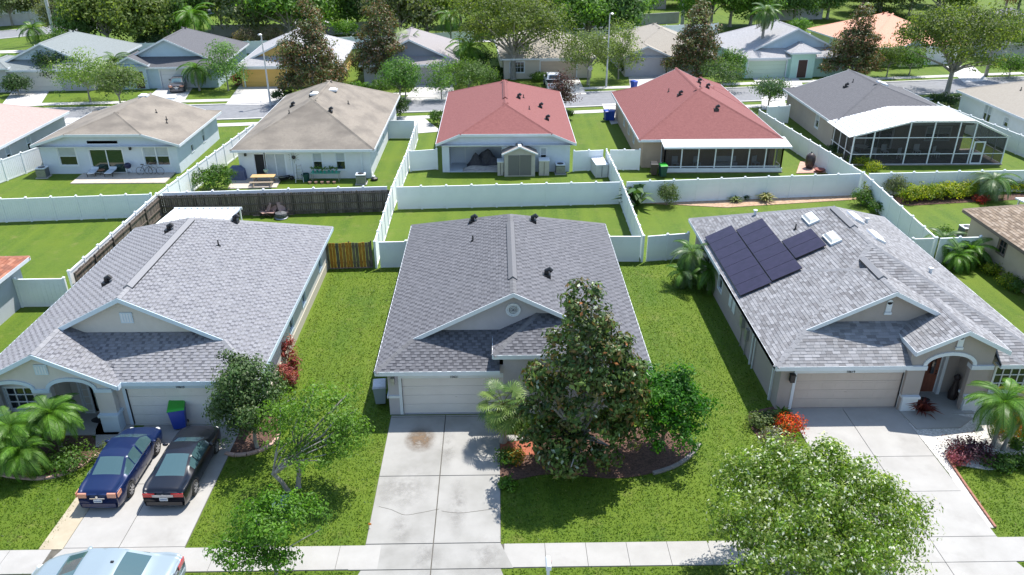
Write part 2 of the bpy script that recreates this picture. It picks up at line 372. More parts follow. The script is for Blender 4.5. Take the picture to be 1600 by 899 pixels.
# ------------------------------------------------------------------ house builder
STUC = {}
def stucco(name, c):
    if name not in STUC:
        STUC[name] = M(name, L(*c), L(*[k*1.08 for k in c]), 2.0, 0.9, bump=0.15, bscale=40, c3=L(*[k*0.93 for k in c]), scale3=0.5)
    return STUC[name]
OH = 0.45
def blockgeo(B):
    """B: x0,x1,y0,y1,z,s, f(kind,c), b(kind,c), ax -> dict of roof polys, gable walls, fascia edges (local)"""
    x0,x1,y0,y1,z,s = B['x0'],B['x1'],B['y0'],B['y1'],B['z'],B.get('s',.5)
    ax = B.get('ax','y')
    if ax == 'x': x0,x1,y0,y1 = y0,y1,x0,x1
    w = (x1-x0)/2; xm = (x0+x1)/2; polys, gab, edges = [], [], []; oh = OH
    def end(y, d, kc):
        k, c = kc
        if k == 'hip': polys.append([(x0,y,z),(x1,y,z),(xm,y+d*w,z+s*w)]); edges.append(((x0,y,z),(x1,y,z))); return [(0,y),(w,y+d*w)]
        if k == 'gable':
            gab.append([(x0+oh,y+d*oh,z+s*oh-.12),(x1-oh,y+d*oh,z+s*oh-.12),(xm,y+d*oh,z+s*w-.12)])
            edges.append(((x0,y,z),(xm,y,z+s*w))); edges.append(((xm,y,z+s*w),(x1,y,z))); return [(0,y),(w,y)]
        if k == 'dutch':
            c2 = c+oh; yc = y+d*c; y2 = y+d*c2
            polys.append([(x0,y,z),(x1,y,z),(x1-c2,y2,z+s*c2),(x0+c2,y2,z+s*c2)]); edges.append(((x0,y,z),(x1,y,z)))
            gab.append([(x0+c2,y2,z+s*c2-.05),(x1-c2,y2,z+s*c2-.05),(xm,y2,z+s*w-.12)])
            edges.append(((x0+c,yc,z+s*c),(xm,yc,z+s*w))); edges.append(((xm,yc,z+s*w),(x1-c,yc,z+s*c)))
            return [(0,y),(c,yc),(w,yc)]
        if k == 'jerk':
            polys.append([(x0+c,y,z+s*c),(x1-c,y,z+s*c),(xm,y+d*(w-c),z+s*w)])
            gab.append([(x0+oh,y+d*oh,z+s*oh-.12),(x1-oh,y+d*oh,z+s*oh-.12),(x1-c,y+d*oh,z+s*c-.1),(x0+c,y+d*oh,z+s*c-.1)])
            edges.append(((x0,y,z),(x0+c,y,z+s*c))); edges.append(((x0+c,y,z+s*c),(x1-c,y,z+s*c))); edges.append(((x1-c,y,z+s*c),(x1,y,z)))
            return [(0,y),(c,y),(w,y+d*(w-c))]
        if k == 'none': return [(0,y),(w,y)]
    a = end(y0, 1, B.get('f',('hip',0))); b_ = end(y1, -1, B.get('b',('hip',0)))
    path = a+b_[::-1]
    if not B.get('noleft'): polys.append([(x0+dx,y,z+s*dx) for dx,y in path]); edges.append(((x0,y0,z),(x0,y1,z)))
    if not B.get('noright'): polys.append([(x1-dx,y,z+s*dx) for dx,y in path]); edges.append(((x1,y0,z),(x1,y1,z)))
    ridge = [(xm,a[-1][1],z+s*w),(xm,b_[-1][1],z+s*w)]
    hips = []
    for kc, pth in ((B.get('f',('hip',0)), a), (B.get('b',('hip',0)), b_)):
        for sx in (1, -1):
            X = lambda dx: (x0+dx) if sx > 0 else (x1-dx)
            if kc[0] == 'hip': hips.append(((X(0),pth[0][1],z),(X(w),pth[1][1],z+s*w)))
            if kc[0] == 'dutch': hips.append(((X(0),pth[0][1],z),(X(kc[1]),pth[1][1],z+s*kc[1])))
            if kc[0] == 'jerk': hips.append(((X(kc[1]),pth[1][1],z+s*kc[1]),(X(w),pth[2][1],z+s*w)))
    if ax == 'x':
        sw = lambda p: (p[1],p[0],p[2])
        polys = [[sw(p) for p in q] for q in polys]; gab = [[sw(p) for p in q] for q in gab]; edges = [(sw(p),sw(q)) for p,q in edges]
        ridge = [sw(p) for p in ridge]; hips = [(sw(p),sw(q)) for p,q in hips]
    return dict(polys=polys, gab=gab, edges=edges, ridge=ridge, hips=hips, rect=(B['x0'],B['x1'],B['y0'],B['y1']), B=B)

class Fr:
    """wall frame: a along the wall (left to right seen from outside), d outwards, z up"""
    def __init__(s, o, e, n): s.o = Vector(o); s.e = Vector(e); s.n = Vector(n)
    def p(s, a, d, z): q = s.o+s.e*a+s.n*d; return (q.x, q.y, z)
def fbox(mb, fr, a0, a1, d0, d1, z0, z1, m=0, c=None):
    vs = [fr.p(a0,d1,z0),fr.p(a1,d1,z0),fr.p(a1,d0,z0),fr.p(a0,d0,z0),fr.p(a0,d1,z1),fr.p(a1,d1,z1),fr.p(a1,d0,z1),fr.p(a0,d0,z1)]
    mb.add(vs, [(0,3,2,1),(4,5,6,7),(0,1,5,4),(1,2,6,5),(2,3,7,6),(3,0,4,7)], m, c)
def wall_holes(mb, fr, a0, a1, z0, z1, holes, rev=0.12):
    xs = sorted({a0,a1}|{h[0] for h in holes}|{h[0]+h[2] for h in holes}); zs = sorted({z0,z1}|{h[1] for h in holes}|{h[1]+h[3] for h in holes})
    xs = [x for x in xs if a0-1e-6 <= x <= a1+1e-6]; zs = [z for z in zs if z0-1e-6 <= z <= z1+1e-6]
    for i in range(len(xs)-1):
        for j in range(len(zs)-1):
            cx, cz = (xs[i]+xs[i+1])/2, (zs[j]+zs[j+1])/2
            if any(h[0] < cx < h[0]+h[2] and h[1] < cz < h[1]+h[3] for h in holes): continue
            mb.add([fr.p(xs[i],0,zs[j]),fr.p(xs[i+1],0,zs[j]),fr.p(xs[i+1],0,zs[j+1]),fr.p(xs[i],0,zs[j+1])], [(0,1,2,3)])
    for h in holes:
        A, B_, C, D = h[0], h[0]+h[2], h[1], h[1]+h[3]; r = h[4] if len(h) > 4 else rev
        for q in (((A,C),(A,D)),((B_,D),(B_,C)),((A,D),(B_,D)),((B_,C),(A,C))):
            (p, z), (p2, z2) = q; mb.add([fr.p(p,0,z),fr.p(p2,0,z2),fr.p(p2,-r,z2),fr.p(p,-r,z)], [(0,1,2,3)])
def window(root, fr, a, z, w, h, kind='sash', trim=TRIM, glass=None, band=0.09):
    glass = glass or GLASS; t = 0.05
    b = MB()
    fbox(b, fr, a-band, a+w+band, 0, 0.03, z-band, z, 0); fbox(b, fr, a-band, a+w+band, 0, 0.03, z+h, z+h+band)
    fbox(b, fr, a-band, a, 0, 0.028, z, z+h); fbox(b, fr, a+w, a+w+band, 0, 0.028, z, z+h)
    fbox(b, fr, a, a+t, -.1, -.03, z, z+h); fbox(b, fr, a+w-t, a+w, -.1, -.03, z, z+h)
    fbox(b, fr, a+t, a+w-t, -.1, -.03, z, z+t); fbox(b, fr, a+t, a+w-t, -.1, -.03, z+h-t, z+h)
    panes = []
    if kind == 'sash':
        fbox(b, fr, a+t, a+w-t, -.1, -.03, z+h/2-.025, z+h/2+.025); panes = [(a+t,a+w-t,z+t,z+h/2-.025,glass),(a+t,a+w-t,z+h/2+.025,z+h-t,BLIND)]
    elif kind == 'double':
        fbox(b, fr, a+w/2-.05, a+w/2+.05, -.1, .02, z, z+h)
        for A, B_ in ((a+t,a+w/2-.05),(a+w/2+.05,a+w-t)):
            fbox(b, fr, A, B_, -.1, -.03, z+h/2-.025, z+h/2+.025); panes += [(A,B_,z+t,z+h/2-.025,glass),(A,B_,z+h/2+.025,z+h-t,BLIND)]
    elif kind == 'slide':
        fbox(b, fr, a+w/2-.04, a+w/2+.04, -.1, -.02, z, z+h); panes = [(a+t,a+w/2-.04,z+t,z+h-t,glass),(a+w/2+.04,a+w-t,z+t,z+h-t,glass)]
    elif kind.startswith('grid'):
        nx, nz = int(kind[4]), int(kind[5])
        for i in range(1, nx): fbox(b, fr, a+w*i/nx-.02, a+w*i/nx+.02, -.1, -.03, z+t, z+h-t)
        for j in range(1, nz): fbox(b, fr, a+t, a+w-t, -.1, -.035, z+h*j/nz-.02, z+h*j/nz+.02)
        for i in range(nx):
            for j in range(nz):
                panes.append((a+max(t,w*i/nx+.02), a+min(w-t,w*(i+1)/nx-.02), z+max(t,h*j/nz+.02), z+min(h-t,h*(j+1)/nz-.02), glass))
    else: panes = [(a+t,a+w-t,z+t,z+h-t,glass)]
    o = b.build('window', trim, root)
    for p in panes:
        q = MB(); fbox(q, fr, p[0], p[1], -.09, -.07, p[2], p[3]); q.build('pane', p[4], o)
    return o
def garage_door(root, fr, a, w, h, mat, nsec=4, trim=TRIM, panels=8):
    b = MB(); fbox(b, fr, a-.14, a, -.1, .03, 0.02, h+.22); fbox(b, fr, a+w, a+w+.14, -.1, .03, 0.02, h+.22); fbox(b, fr, a, a+w, -.1, .03, h, h+.22)
    d = b.build('garage_door', trim, root)
    for k in range(nsec):
        z0 = .03+(h-.03)*k/nsec; z1 = .03+(h-.03)*(k+1)/nsec-.012; q = MB(); fbox(q, fr, a+.01, a+w-.01, -.14, -.09, z0, z1)
        if panels:
            pw = (w-.02)/panels
            for i in range(panels): fbox(q, fr, a+.01+pw*i+.07, a+.01+pw*(i+1)-.07, -.09, -.082, z0+.1, z1-.1)
        if k == 1: fbox(q, fr, a+w/2-.05, a+w/2+.05, -.09, -.06, z1-.12, z1-.07)
        q.build('panel', mat, d)
    return d
def door(root, fr, a, z, w, h, mat, glass=True, frame=TRIM, side=None):
    b = MB(); fbox(b, fr, a+.05, a+w-.05, -.1, -.05, z+.02, z+h-.05)
    for k in range(3):
        fbox(b, fr, a+.15, a+w/2-.04, -.05, -.04, z+.15+k*(h-.3)/3, z+.1+(k+1)*(h-.3)/3); fbox(b, fr, a+w/2+.04, a+w-.15, -.05, -.04, z+.15+k*(h-.3)/3, z+.1+(k+1)*(h-.3)/3)
    o = b.build('door', mat, root)
    f = MB(); fbox(f, fr, a, a+.05, -.11, -.02, z, z+h); fbox(f, fr, a+w-.05, a+w, -.11, -.02, z, z+h); fbox(f, fr, a+.05, a+w-.05, -.11, -.02, z+h-.05, z+h); f.build('frame', frame, o)
    hd = MB(); fbox(hd, fr, a+w-.17, a+w-.11, -.05, .0, z+1.0, z+1.06); fbox(hd, fr, a+w-.17, a+w-.11, -.05, -.02, z+1.16, z+1.22); hd.build('handle', BLACKP, o)
    return o
def poly_clip_interval(P2, b):
    xs = []
    n = len(P2)
    for i in range(n):
        (x0,y0),(x1,y1) = P2[i], P2[(i+1)%n]
        if (y0-b)*(y1-b) <= 0 and y0 != y1: xs.append(x0+(x1-x0)*(b-y0)/(y1-y0))
    return (min(xs), max(xs)) if len(xs) >= 2 else None
def plane_frame(poly):
    P = [Vector(p) for p in poly]; n = Vector((0,0,0))
    for i in range(len(P)): n += (P[i]-P[0]).cross(P[(i+1)%len(P)]-P[0])
    n.normalize()
    if n.z < 0: n = -n
    e = Vector((0,0,1)).cross(n).normalized(); u = n.cross(e).normalized()
    o = min(P, key=lambda p: p.z)
    return o, e, u, n, [((p-o).dot(e), (p-o).dot(u)) for p in P]
def shingle_geo(poly, palette, tabs, expo, rng, lift=0.0, patt=None):
    """returns arrays of shingles: verts (k,8,3), colours"""
    o, e, u, n, P2 = plane_frame(poly); top = max(p[1] for p in P2); out = []; cols = []; b = 0.0; row = 0
    while b < top-0.02:
        iv = poly_clip_interval(P2, min(b+expo*0.5, top-.01))
        if iv:
            a = iv[0]; k = row; a -= 0
            if patt:
                a0_ = -50*(patt[2]+patt[3])+(row%2)*(patt[2]+patt[3])*.5+(row%3)*.05; per_ = patt[2]+patt[3]; m_ = math.floor((iv[0]-a0_)/per_); a = iv[0]
                cuts = []
                while a0_+m_*per_ < iv[1]: cuts += [(a0_+m_*per_, a0_+m_*per_+patt[2], 0), (a0_+m_*per_+patt[2], a0_+(m_+1)*per_, 1)]; m_ += 1
                for c0, c1, dk in cuts:
                    c0, c1 = max(c0, iv[0]), min(c1, iv[1])
                    if c1-c0 < .03: continue
                    pl_ = patt[dk]; out.append((c0+.002, c1-.002, b-.012, min(b+expo+.012, top), (.012 if dk else .022)+rng.random()*.006+lift)); cols.append(pl_[rng.integers(len(pl_))])
                b += expo; row += 1; continue
            while a < iv[1]-0.01:
                t = tabs[rng.integers(len(tabs))]; a1 = min(a+t, iv[1])
                if iv[1]-a1 < 0.08: a1 = iv[1]
                out.append((a+.004, a1-.004, b-0.012, min(b+expo+0.012, top), 0.016+rng.random()*0.010+lift)); cols.append(palette[rng.integers(len(palette))]); a = a1
        b += expo; row += 1
    return o, e, u, n, np.array(out), cols
def shingled(root, polys, palette, tabs, expo, seed, mat, pick=None, npick=0, patt=None):
    """build each shingle as its own piece of geometry; the ones nearest the camera on face `pick` become parts"""
    rng = np.random.default_rng(seed); V = []; C = []; first = []
    for k, poly in enumerate(polys):
        o, e, u, n, A, cols = shingle_geo(poly, palette, tabs, expo, rng, patt=patt)
        o_, e_, u_, n_ = (np.array(v) for v in (o,e,u,n))
        a0,a1,b0,b1,h = A.T
        def pt(a, b, hh): return o_+a[:,None]*e_+b[:,None]*u_+hh[:,None]*n_
        low = np.full(len(h), 0.003)
        vs = np.stack([pt(a0,b0,low), pt(a1,b0,low), pt(a1,b0,h), pt(a0,b0,h), pt(a1,b1,low), pt(a0,b1,low)], 1)
        cols = np.array(cols)
        cols = cols*(1+(rng.random((len(cols),1))-.5)*0.16)
        if k == pick:
            m = min(npick, len(vs)); first = list(zip(vs[:m], cols[:m])); vs = vs[m:]; cols = cols[m:]
        V.append(vs); C.append(cols)
    V = np.concatenate(V); C = np.concatenate(C); n = len(V)
    fq = np.array([[0,1,2,3],[3,2,4,5],[1,4,2,2],[0,3,5,5]]); F = np.concatenate([(np.arange(n)[:,None]*6+fq[i][None,:]) for i in range(2)])
    FC = np.concatenate([C, C])
    link('shingles', npmesh('shingles', V.reshape(-1,3), F, mat, FC), root)['kind'] = 'stuff'
    cache = {}
    for vs, c in first:
        w = round(float(np.linalg.norm(vs[1]-vs[0])), 2); hh = float(np.linalg.norm(vs[3]-vs[0])); ci = int(min(5, max(0, (sum(c)/3*20)))); key = (w, ci, round(hh,3))
        org = vs[0].copy()
        if key not in cache: cache[key] = npmesh('shingle', vs-org, np.array([[0,1,2,3],[3,2,4,5]]), mat, np.array([c, c]))
        link('shingle', cache[key], root, loc=tuple(org))
def board(mb, p, q, h=0.2, t=0.035, out=None, m=0):
    p = Vector(p); q = Vector(q); d = (q-p).normalized()
    o = Vector(out) if out else d.cross(Vector((0,0,1))).normalized()
    o = o*t
    vs = [p+Vector((0,0,.012)), q+Vector((0,0,.012)), q-Vector((0,0,h)), p-Vector((0,0,h))]; ws = [v+o for v in vs]
    mb.add([tuple(v) for v in vs+ws], [(0,1,2,3),(7,6,5,4),(0,4,5,1),(1,5,6,2),(2,6,7,3),(3,7,4,0)], m)
def clip2(poly, ax, v, keep_less):
    out = []
    for i in range(len(poly)):
        p, q = poly[i], poly[(i+1)%len(poly)]; a = (p[ax] < v) == keep_less or p[ax] == v; b = (q[ax] < v) == keep_less or q[ax] == v
        if a: out.append(p)
        if a != b and abs(q[ax]-p[ax]) > 1e-9: t = (v-p[ax])/(q[ax]-p[ax]); out.append(tuple(p[k]+(q[k]-p[k])*t for k in range(3)))
    return out
def area2(p): return abs(sum(p[i][0]*p[(i+1)%len(p)][1]-p[(i+1)%len(p)][0]*p[i][1] for i in range(len(p)))/2) if len(p) > 2 else 0
def cut_front(polys, cut):
    a, b, yc = cut; out = []
    for p in polys:
        if min(q[1] for q in p) >= yc: out.append(p); continue
        m = clip2(clip2(p, 0, a, False), 0, b, True)
        for piece in (clip2(p, 0, a, True), clip2(p, 0, b, False), clip2(m, 1, yc, False) if len(m) > 2 else []):
            if area2(piece) > .01: out.append(piece)
    return out
def house(name, loc, rz, blocks, wallc, roofmat, label, holes=(), trim=TRIM, shing=None, rects=None, group='houses on the estate', capmat=None, gabmat=None, base_band=None, fasc=0.2):
    root = empty(name, loc, rz, label, 'house', group)
    G_ = [blockgeo(B) for B in blocks]
    for g in G_:
        if g['B'].get('cut'):
            a, b, yc = g['B']['cut']; g['polys'] = cut_front(g['polys'], g['B']['cut']); ne = []
            for p, q in g['edges']:
                if abs(p[1]-q[1]) < 1e-6 and p[1] < yc and abs(p[2]-q[2]) < 1e-6:
                    x0, x1 = sorted((p[0], q[0]))
                    if a-x0 > .05: ne.append(((x0,p[1],p[2]),(a,p[1],p[2])))
                    if x1-b > .05: ne.append(((b,p[1],p[2]),(x1,p[1],p[2])))
                elif abs(p[0]-q[0]) < 1e-6 and a <= p[0] <= b: ne.append(((p[0],yc,p[2]),(q[0],max(p[1],q[1]),q[2])))
                else: ne.append((p, q))
            g['edges'] = ne
    # roof deck
    rb = MB(); fb = MB(); sb = MB()
    for gi, g in enumerate(G_):
        for q in g['polys']: rb.slab(q, (0,0,-.11))
        x0,x1,y0,y1 = g['rect']; cx, cy = (x0+x1)/2, (y0+y1)/2
        for p, q in g['edges']:
            mid = ((p[0]+q[0])/2-cx, (p[1]+q[1])/2-cy)
            d = Vector(q)-Vector(p); o = Vector((d.y, -d.x, 0)).normalized()
            if o.x*mid[0]+o.y*mid[1] < 0: o = -o
            board(fb, p, q, fasc, 0.035, o)
        z = g['B']['z']
        if not g['B'].get('nosoffit'):
            w = OH; zz = z-0.16
            ct = g['B'].get('cut'); fronts = [(x0,x1,y0,y0+w)] if not ct else [f_ for f_ in ((x0,ct[0],y0,y0+w),(ct[1],x1,y0,y0+w)) if f_[1]-f_[0] > .1]
            for a in (*fronts,(x0,x1,y1-w,y1),(x0,x0+w,y0+w,y1-w),(x1-w,x1,y0+w,y1-w)): sb.box(a[0]+.004,a[1]-.004,a[2]+.004,a[3]-.004,zz,zz+.02)
    roof = rb.build('roof', roofmat, root); fb.build('fascia', trim, root); sb.build('soffit', trim, root)
    for g in G_:
        for gp_ in g['gab']:
            q = MB(); P = [Vector(p) for p in gp_]; n = (P[1]-P[0]).cross(P[2]-P[0]).normalized(); q.slab([tuple(p) for p in P], tuple(n*0.04)); q.build('gable_wall', gabmat or wallc, root)
    # ridge and hip caps
    for g in G_:
        if g['B'].get('nocap'): continue
        segs = list(g['hips'])+([tuple(g['ridge'])] if (Vector(g['ridge'][0])-Vector(g['ridge'][1])).length > .3 else [])
        for p, q in segs:
            cb = MB(); p, q = Vector(p), Vector(q); L_ = (q-p).length; nseg = max(1, int(L_/0.3)) if shing else 1
            d = (q-p)/nseg; sd_ = d.cross(Vector((0,0,1))).normalized()
            for k in range(nseg):
                a = p+d*k; b_ = p+d*(k+1.05); wz = Vector((0,0,.035+.006)); wd_ = 0.15; dz = Vector((0,0,-.045))
                cb.add([tuple(a+wz+Vector((0,0,.012))), tuple(b_+wz), tuple(a+sd_*wd_+dz), tuple(b_+sd_*wd_+dz), tuple(a-sd_*wd_+dz), tuple(b_-sd_*wd_+dz)], [(0,2,3,1),(0,1,5,4),(0,4,2)], 0, (lambda f_: tuple(x*f_ for x in (shing or {}).get('cap', (1,1,1))))(0.9+.2*random.random()))
            cb.build('ridge_cap', capmat or (shing and shing['mat']) or roofmat, root)
    if shing: shingled(root, [q for g in G_ for q in g['polys'] if not (shing.get('skip') and shing['skip'](q))], shing['pal'], shing['tabs'], shing['expo'], shing['seed'], shing['mat'], pick=shing.get('pick'), npick=300, patt=shing.get('patt'))
    # walls
    wb = MB(); H_ = list(holes)
    rects = rects or [(blocks[0]['x0']+OH, blocks[0]['x1']-OH, blocks[0]['y0']+OH, blocks[0]['y1']-OH, blocks[0]['z']+.05)]
    frames = {}
    for ri, (x0,x1,y0,y1,zt) in enumerate(rects):
        fr = {'F': (Fr((x0,y0,0),(1,0,0),(0,-1,0)), x1-x0), 'B': (Fr((x1,y1,0),(-1,0,0),(0,1,0)), x1-x0), 'L': (Fr((x0,y1,0),(0,-1,0),(-1,0,0)), y1-y0), 'R': (Fr((x1,y0,0),(0,1,0),(1,0,0)), y1-y0)}
        for sname, (f, ln) in fr.items():
            frames[(ri, sname)] = f
            hs = [h for h in H_ if h.get('r',0) == ri and h['s'] == sname]
            wall_holes(wb, f, 0, ln, 0, zt, [(h['a'], h['z'], h['w'], h['h'], h.get('rev',.12)) for h in hs])
            for h in hs:
                k = h['k']
                if k == 'garage': garage_door(root, f, h['a'], h['w'], h['h'], h['mat'], trim=trim, panels=h.get('panels',8))
                elif k == 'door': door(root, f, h['a'], h['z'], h['w'], h['h'], h['mat'])
                elif k == 'void':
                    q = MB(); rv = h['rev']; A, W_, Z, HH = h['a'], h['w'], h['z'], h['h']
                    q.add([f.p(A,-rv,Z), f.p(A+W_,-rv,Z), f.p(A+W_,-rv,Z+HH), f.p(A,-rv,Z+HH)], [(0,1,2,3)]); q.build('recess_wall', wallc, root)
                else: window(root, f, h['a'], h['z'], h['w'], h['h'], k, trim=h.get('trim', trim), glass=h.get('glass'), band=h.get('band',.09))
    if base_band: 
        bb = MB(); x0,x1,y0,y1,_ = rects[0]; bb.box(x0-.03,x1+.03,y0-.03,y1+.03,0,base_band[0]); bb.build('base_band', base_band[1], root)
    wb.build('wall', wallc, root)
    return root, G_, frames
def arch_wall(mb, x0, x1, y, th, ztop, arches, m=0, step=0.08, zb=0.0):
    """wall strip along x with arched openings [(xa,xb,zspring,rise)] and top ztop(x)"""
    xs = set(np.arange(x0, x1, step).round(4)) | {x1}
    for a in arches: xs |= {a[0], a[1]}|set(np.linspace(a[0], a[1], 13).round(4))
    xs = sorted(xs)
    def zl(x, side):
        for xa, xb, zs, r in arches:
            if (xa < x < xb) or (x == xa and side > 0) or (x == xb and side < 0):
                t = (x-(xa+xb)/2)/((xb-xa)/2); return zs+r*math.sqrt(max(0, 1-t*t))
        return zb
    for i in range(len(xs)-1):
        a, b = xs[i], xs[i+1]
        if b-a < 1e-4: continue
        za, zb_ = zl(a, 1), zl(b, -1); ta, tb = ztop(a), ztop(b)
        if ta-za < .01 and tb-zb_ < .01: continue
        mb.add([(a,y,za),(b,y,zb_),(b,y,tb),(a,y,ta),(a,y+th,za),(b,y+th,zb_),(b,y+th,tb),(a,y+th,ta)], [(0,1,2,3),(5,4,7,6),(1,0,4,5),(3,2,6,7)]+([(0,3,7,4)] if i == 0 or abs(zl(a,-1)-za) > .05 else [])+([(1,5,6,2)] if i == len(xs)-2 or abs(zl(b,1)-zb_) > .05 else []), m)
def arch_trim(mb, xa, xb, zs, r, y0, y1, w=0.17, n=14, m=0):
    pts = []
    for i in range(n+1):
        t = math.pi*(1-i/n); c, s = math.cos(t), math.sin(t); xm, hw = (xa+xb)/2, (xb-xa)/2
        pts.append(((xm+c*hw, zs+r*s), (xm+c*(hw+w), zs+(r+w)*s)))
    for i in range(n):
        (p, P), (q, Q) = pts[i], pts[i+1]
        mb.add([(p[0],y0,p[1]),(q[0],y0,q[1]),(Q[0],y0,Q[1]),(P[0],y0,P[1]),(p[0],y1,p[1]),(q[0],y1,q[1]),(Q[0],y1,Q[1]),(P[0],y1,P[1])], [(0,1,2,3),(3,2,6,7),(1,0,4,5)]+([(0,3,7,4)] if i == 0 else [])+([(1,5,6,2)] if i == n-1 else []), m)
def roof_bits(root, roofz, items):
    """small things fixed to the roof: (kind,x,y)"""
    for it in items:
        k, x, y = it[:3]; z = roofz(x, y)
        if k == 'pipe': b = MB(); b.lathe([(.04,z-.1),(.04,z+.32)], 8, T=Matrix.Translation((x,y,0))); b.lathe([(.13,z-.1),(.1,z+.05)], 8, T=Matrix.Translation((x,y,0))); b.build('vent_pipe', BLACKP, root)
        if k == 'goose':
            b = MB(); b.box(x-.2,x+.2,y-.2,y+.2,z-.15,z+.12); b.tube([(x,y,z+.1),(x,y,z+.3),(x+.14,y,z+.38),(x+.24,y,z+.26)], .12, 8); b.build('roof_vent', BLACKP, root)
        if k == 'wpipe': b = MB(); b.lathe([(.08,z-.1),(.08,z+.22),(.13,z+.24),(.13,z+.3),(.02,z+.34)], 8, T=Matrix.Translation((x,y,0))); b.build('vent_pipe', TRIM, root)
        if k == 'sky':
            s, t = it[3], it[4]; sl = it[5]
            b = MB(); T = Matrix.Translation((x,y,z)) @ Matrix.Rotation(sl[0], 4, sl[1]); b.box(-s/2,s/2,-t/2,t/2,-.02,.13,T=T); o = b.build('skylight', TRIM, root)
            d = MB(); d.add([tuple(T @ Vector(p)) for p in ((-s/2+.06,-t/2+.06,.13),(s/2-.06,-t/2+.06,.13),(s/2-.06,t/2-.06,.13),(-s/2+.06,t/2-.06,.13),(-s/2+.18,-t/2+.18,.24),(s/2-.18,-t/2+.18,.24),(s/2-.18,t/2-.18,.24),(-s/2+.18,t/2-.18,.24))], [(0,1,5,4),(1,2,6,5),(2,3,7,6),(3,0,4,7),(4,5,6,7)]); d.build('dome', DOME, o, smooth=False)
def ridge_vent(root, p, q, mat, w=0.2, h=0.06):
    p, q = Vector(p), Vector(q); d = (q-p).normalized(); s_ = d.cross(Vector((0,0,1))).normalized(); b = MB()
    def P(v, sx, z): return tuple(v+s_*sx+Vector((0,0,z)))
    vs = [P(p,-w,-.5*w+.03),P(p,-w,-.5*w+h+.02),P(p,0,h+.08),P(p,w,-.5*w+h+.02),P(p,w,-.5*w+.03),P(p,0,.0)]; vs2 = [P(q,-w,-.5*w+.03),P(q,-w,-.5*w+h+.02),P(q,0,h+.08),P(q,w,-.5*w+h+.02),P(q,w,-.5*w+.03),P(q,0,.0)]
    b.add(vs+vs2, [(0,1,2,3,4,5),(11,10,9,8,7,6)]+[(i,6+i,6+(i+1)%6,(i+1)%6) for i in range(6)], 0)
    o = b.build('ridge_vent', mat, root); e = MB()
    for sx in (-1,1): e.bar(P(p,sx*(w+.005),-.5*w+.05), P(q,sx*(w+.005),-.5*w+.05), .02, .06)
    e.build('vent_slot', BLACKP, o)
def text_on(root, txt, loc, size, mat, rot=(math.pi/2,0,0)):
    cu = bpy.data.curves.new('house_number', 'FONT'); cu.body = txt; cu.size = size; cu.extrude = 0.008; cu.align_x = 'CENTER'
    to = bpy.data.objects.new('tmp_text', cu); COL.objects.link(to); dg = bpy.context.evaluated_depsgraph_get(); me = bpy.data.meshes.new_from_object(to.evaluated_get(dg))
    bpy.data.objects.remove(to); me.materials.clear(); me.materials.append(mat); return link('house_number', me, root, loc=loc, rot=rot)
DOME = M('skylight_dome', L(.75,.74,.70), rough=0.35)

# ---- palettes
def pal(*cs): return [np.array(c) for c in cs]
SHM = M('shingle_grit', L(1,1,1), L(.86,.86,.86), 30, 0.95, attr=True, coord='World')
PAL_C = pal((.135,.128,.135),(.165,.155,.16),(.095,.09,.10),(.12,.11,.11),(.20,.19,.195),(.15,.14,.15))
PAL_L = pal((.27,.27,.29),(.30,.30,.325),(.335,.335,.355),(.30,.295,.31),(.13,.128,.14),(.24,.235,.25))
PAL_R = pal((.22,.222,.235),(.255,.255,.27),(.285,.285,.30),(.19,.188,.198),(.165,.162,.17),(.24,.238,.248))
PAL_H = pal((.30,.23,.17),(.24,.18,.13),(.34,.27,.21),(.20,.15,.11))
PAL_I = pal((.33,.13,.08),(.27,.10,.06),(.38,.17,.11),(.22,.09,.06))

PT_C = (pal((.135,.137,.155),(.125,.127,.143),(.145,.146,.163)), pal((.075,.076,.088),(.09,.091,.104),(.11,.111,.125)), .24, .18)
PT_L = (pal((.215,.217,.24),(.235,.237,.258),(.225,.225,.247)), pal((.125,.126,.142),(.165,.165,.178),(.20,.20,.213)), .25, .14)
SC = stucco('stucco_grey_violet', (.42,.40,.43)); SL = stucco('stucco_warm_grey', (.54,.515,.48)); SR = stucco('stucco_taupe', (.36,.315,.29))
GD = M('garage_door_paint', L(.66,.62,.60), L(.70,.66,.64), 1, .6); GDR = M('garage_door_taupe', L(.50,.42,.37), L(.54,.455,.405), 1, .6)
GDL = M('garage_door_cream', L(.66,.64,.60), L(.71,.69,.65), 1.2, .6)

# ================= centre house
CX, CY = -5.5, 29.8
B1 = dict(x0=0, x1=12.25, y0=0, y1=17.2, z=2.6, s=.5, f=('dutch',1.55), b=('hip',0), cut=(5.5,9.8,.75))
ENT = dict(x0=5.2, x1=10.1, y0=-.02, y1=7.2, z=3.42, s=.5, f=('hip',0), b=('hip',0))
cen, Gc, Fc = house('house', (CX,CY,0), 0, [B1, ENT], SC, M('roof_deck', L(.10,.095,.10), rough=.9), 'grey shingled house with a round gable vent behind the tall front magnolia',
  holes=[dict(s='F',a=.62,z=0.02,w=4.85,h=1.98,k='garage',mat=GD), dict(s='F',a=8.6,z=.9,w=1.6,h=1.3,k='grid42'),
         dict(s='R',a=3,z=.9,w=.9,h=1.3,k='sash'), dict(s='R',a=9,z=.9,w=.9,h=1.3,k='sash'), dict(s='L',a=5,z=.9,w=.9,h=1.3,k='sash'), dict(s='B',a=4,z=0.05,w=2.4,h=2.1,k='slide')],
  trim=TRIM, shing=dict(pal=PAL_C, tabs=(.28,.33,.4,.2), expo=.15, seed=3, patt=PT_C, mat=SHM, cap=(.15,.15,.16), pick=0),
  rects=[(OH,12.25-OH,OH,17.2-OH,2.65),(5.65,9.65,.4,3.0,3.45)])
rz = lambda x, y: 2.6+.5*max(0, min(x, 12.25-x, 17.2-y))
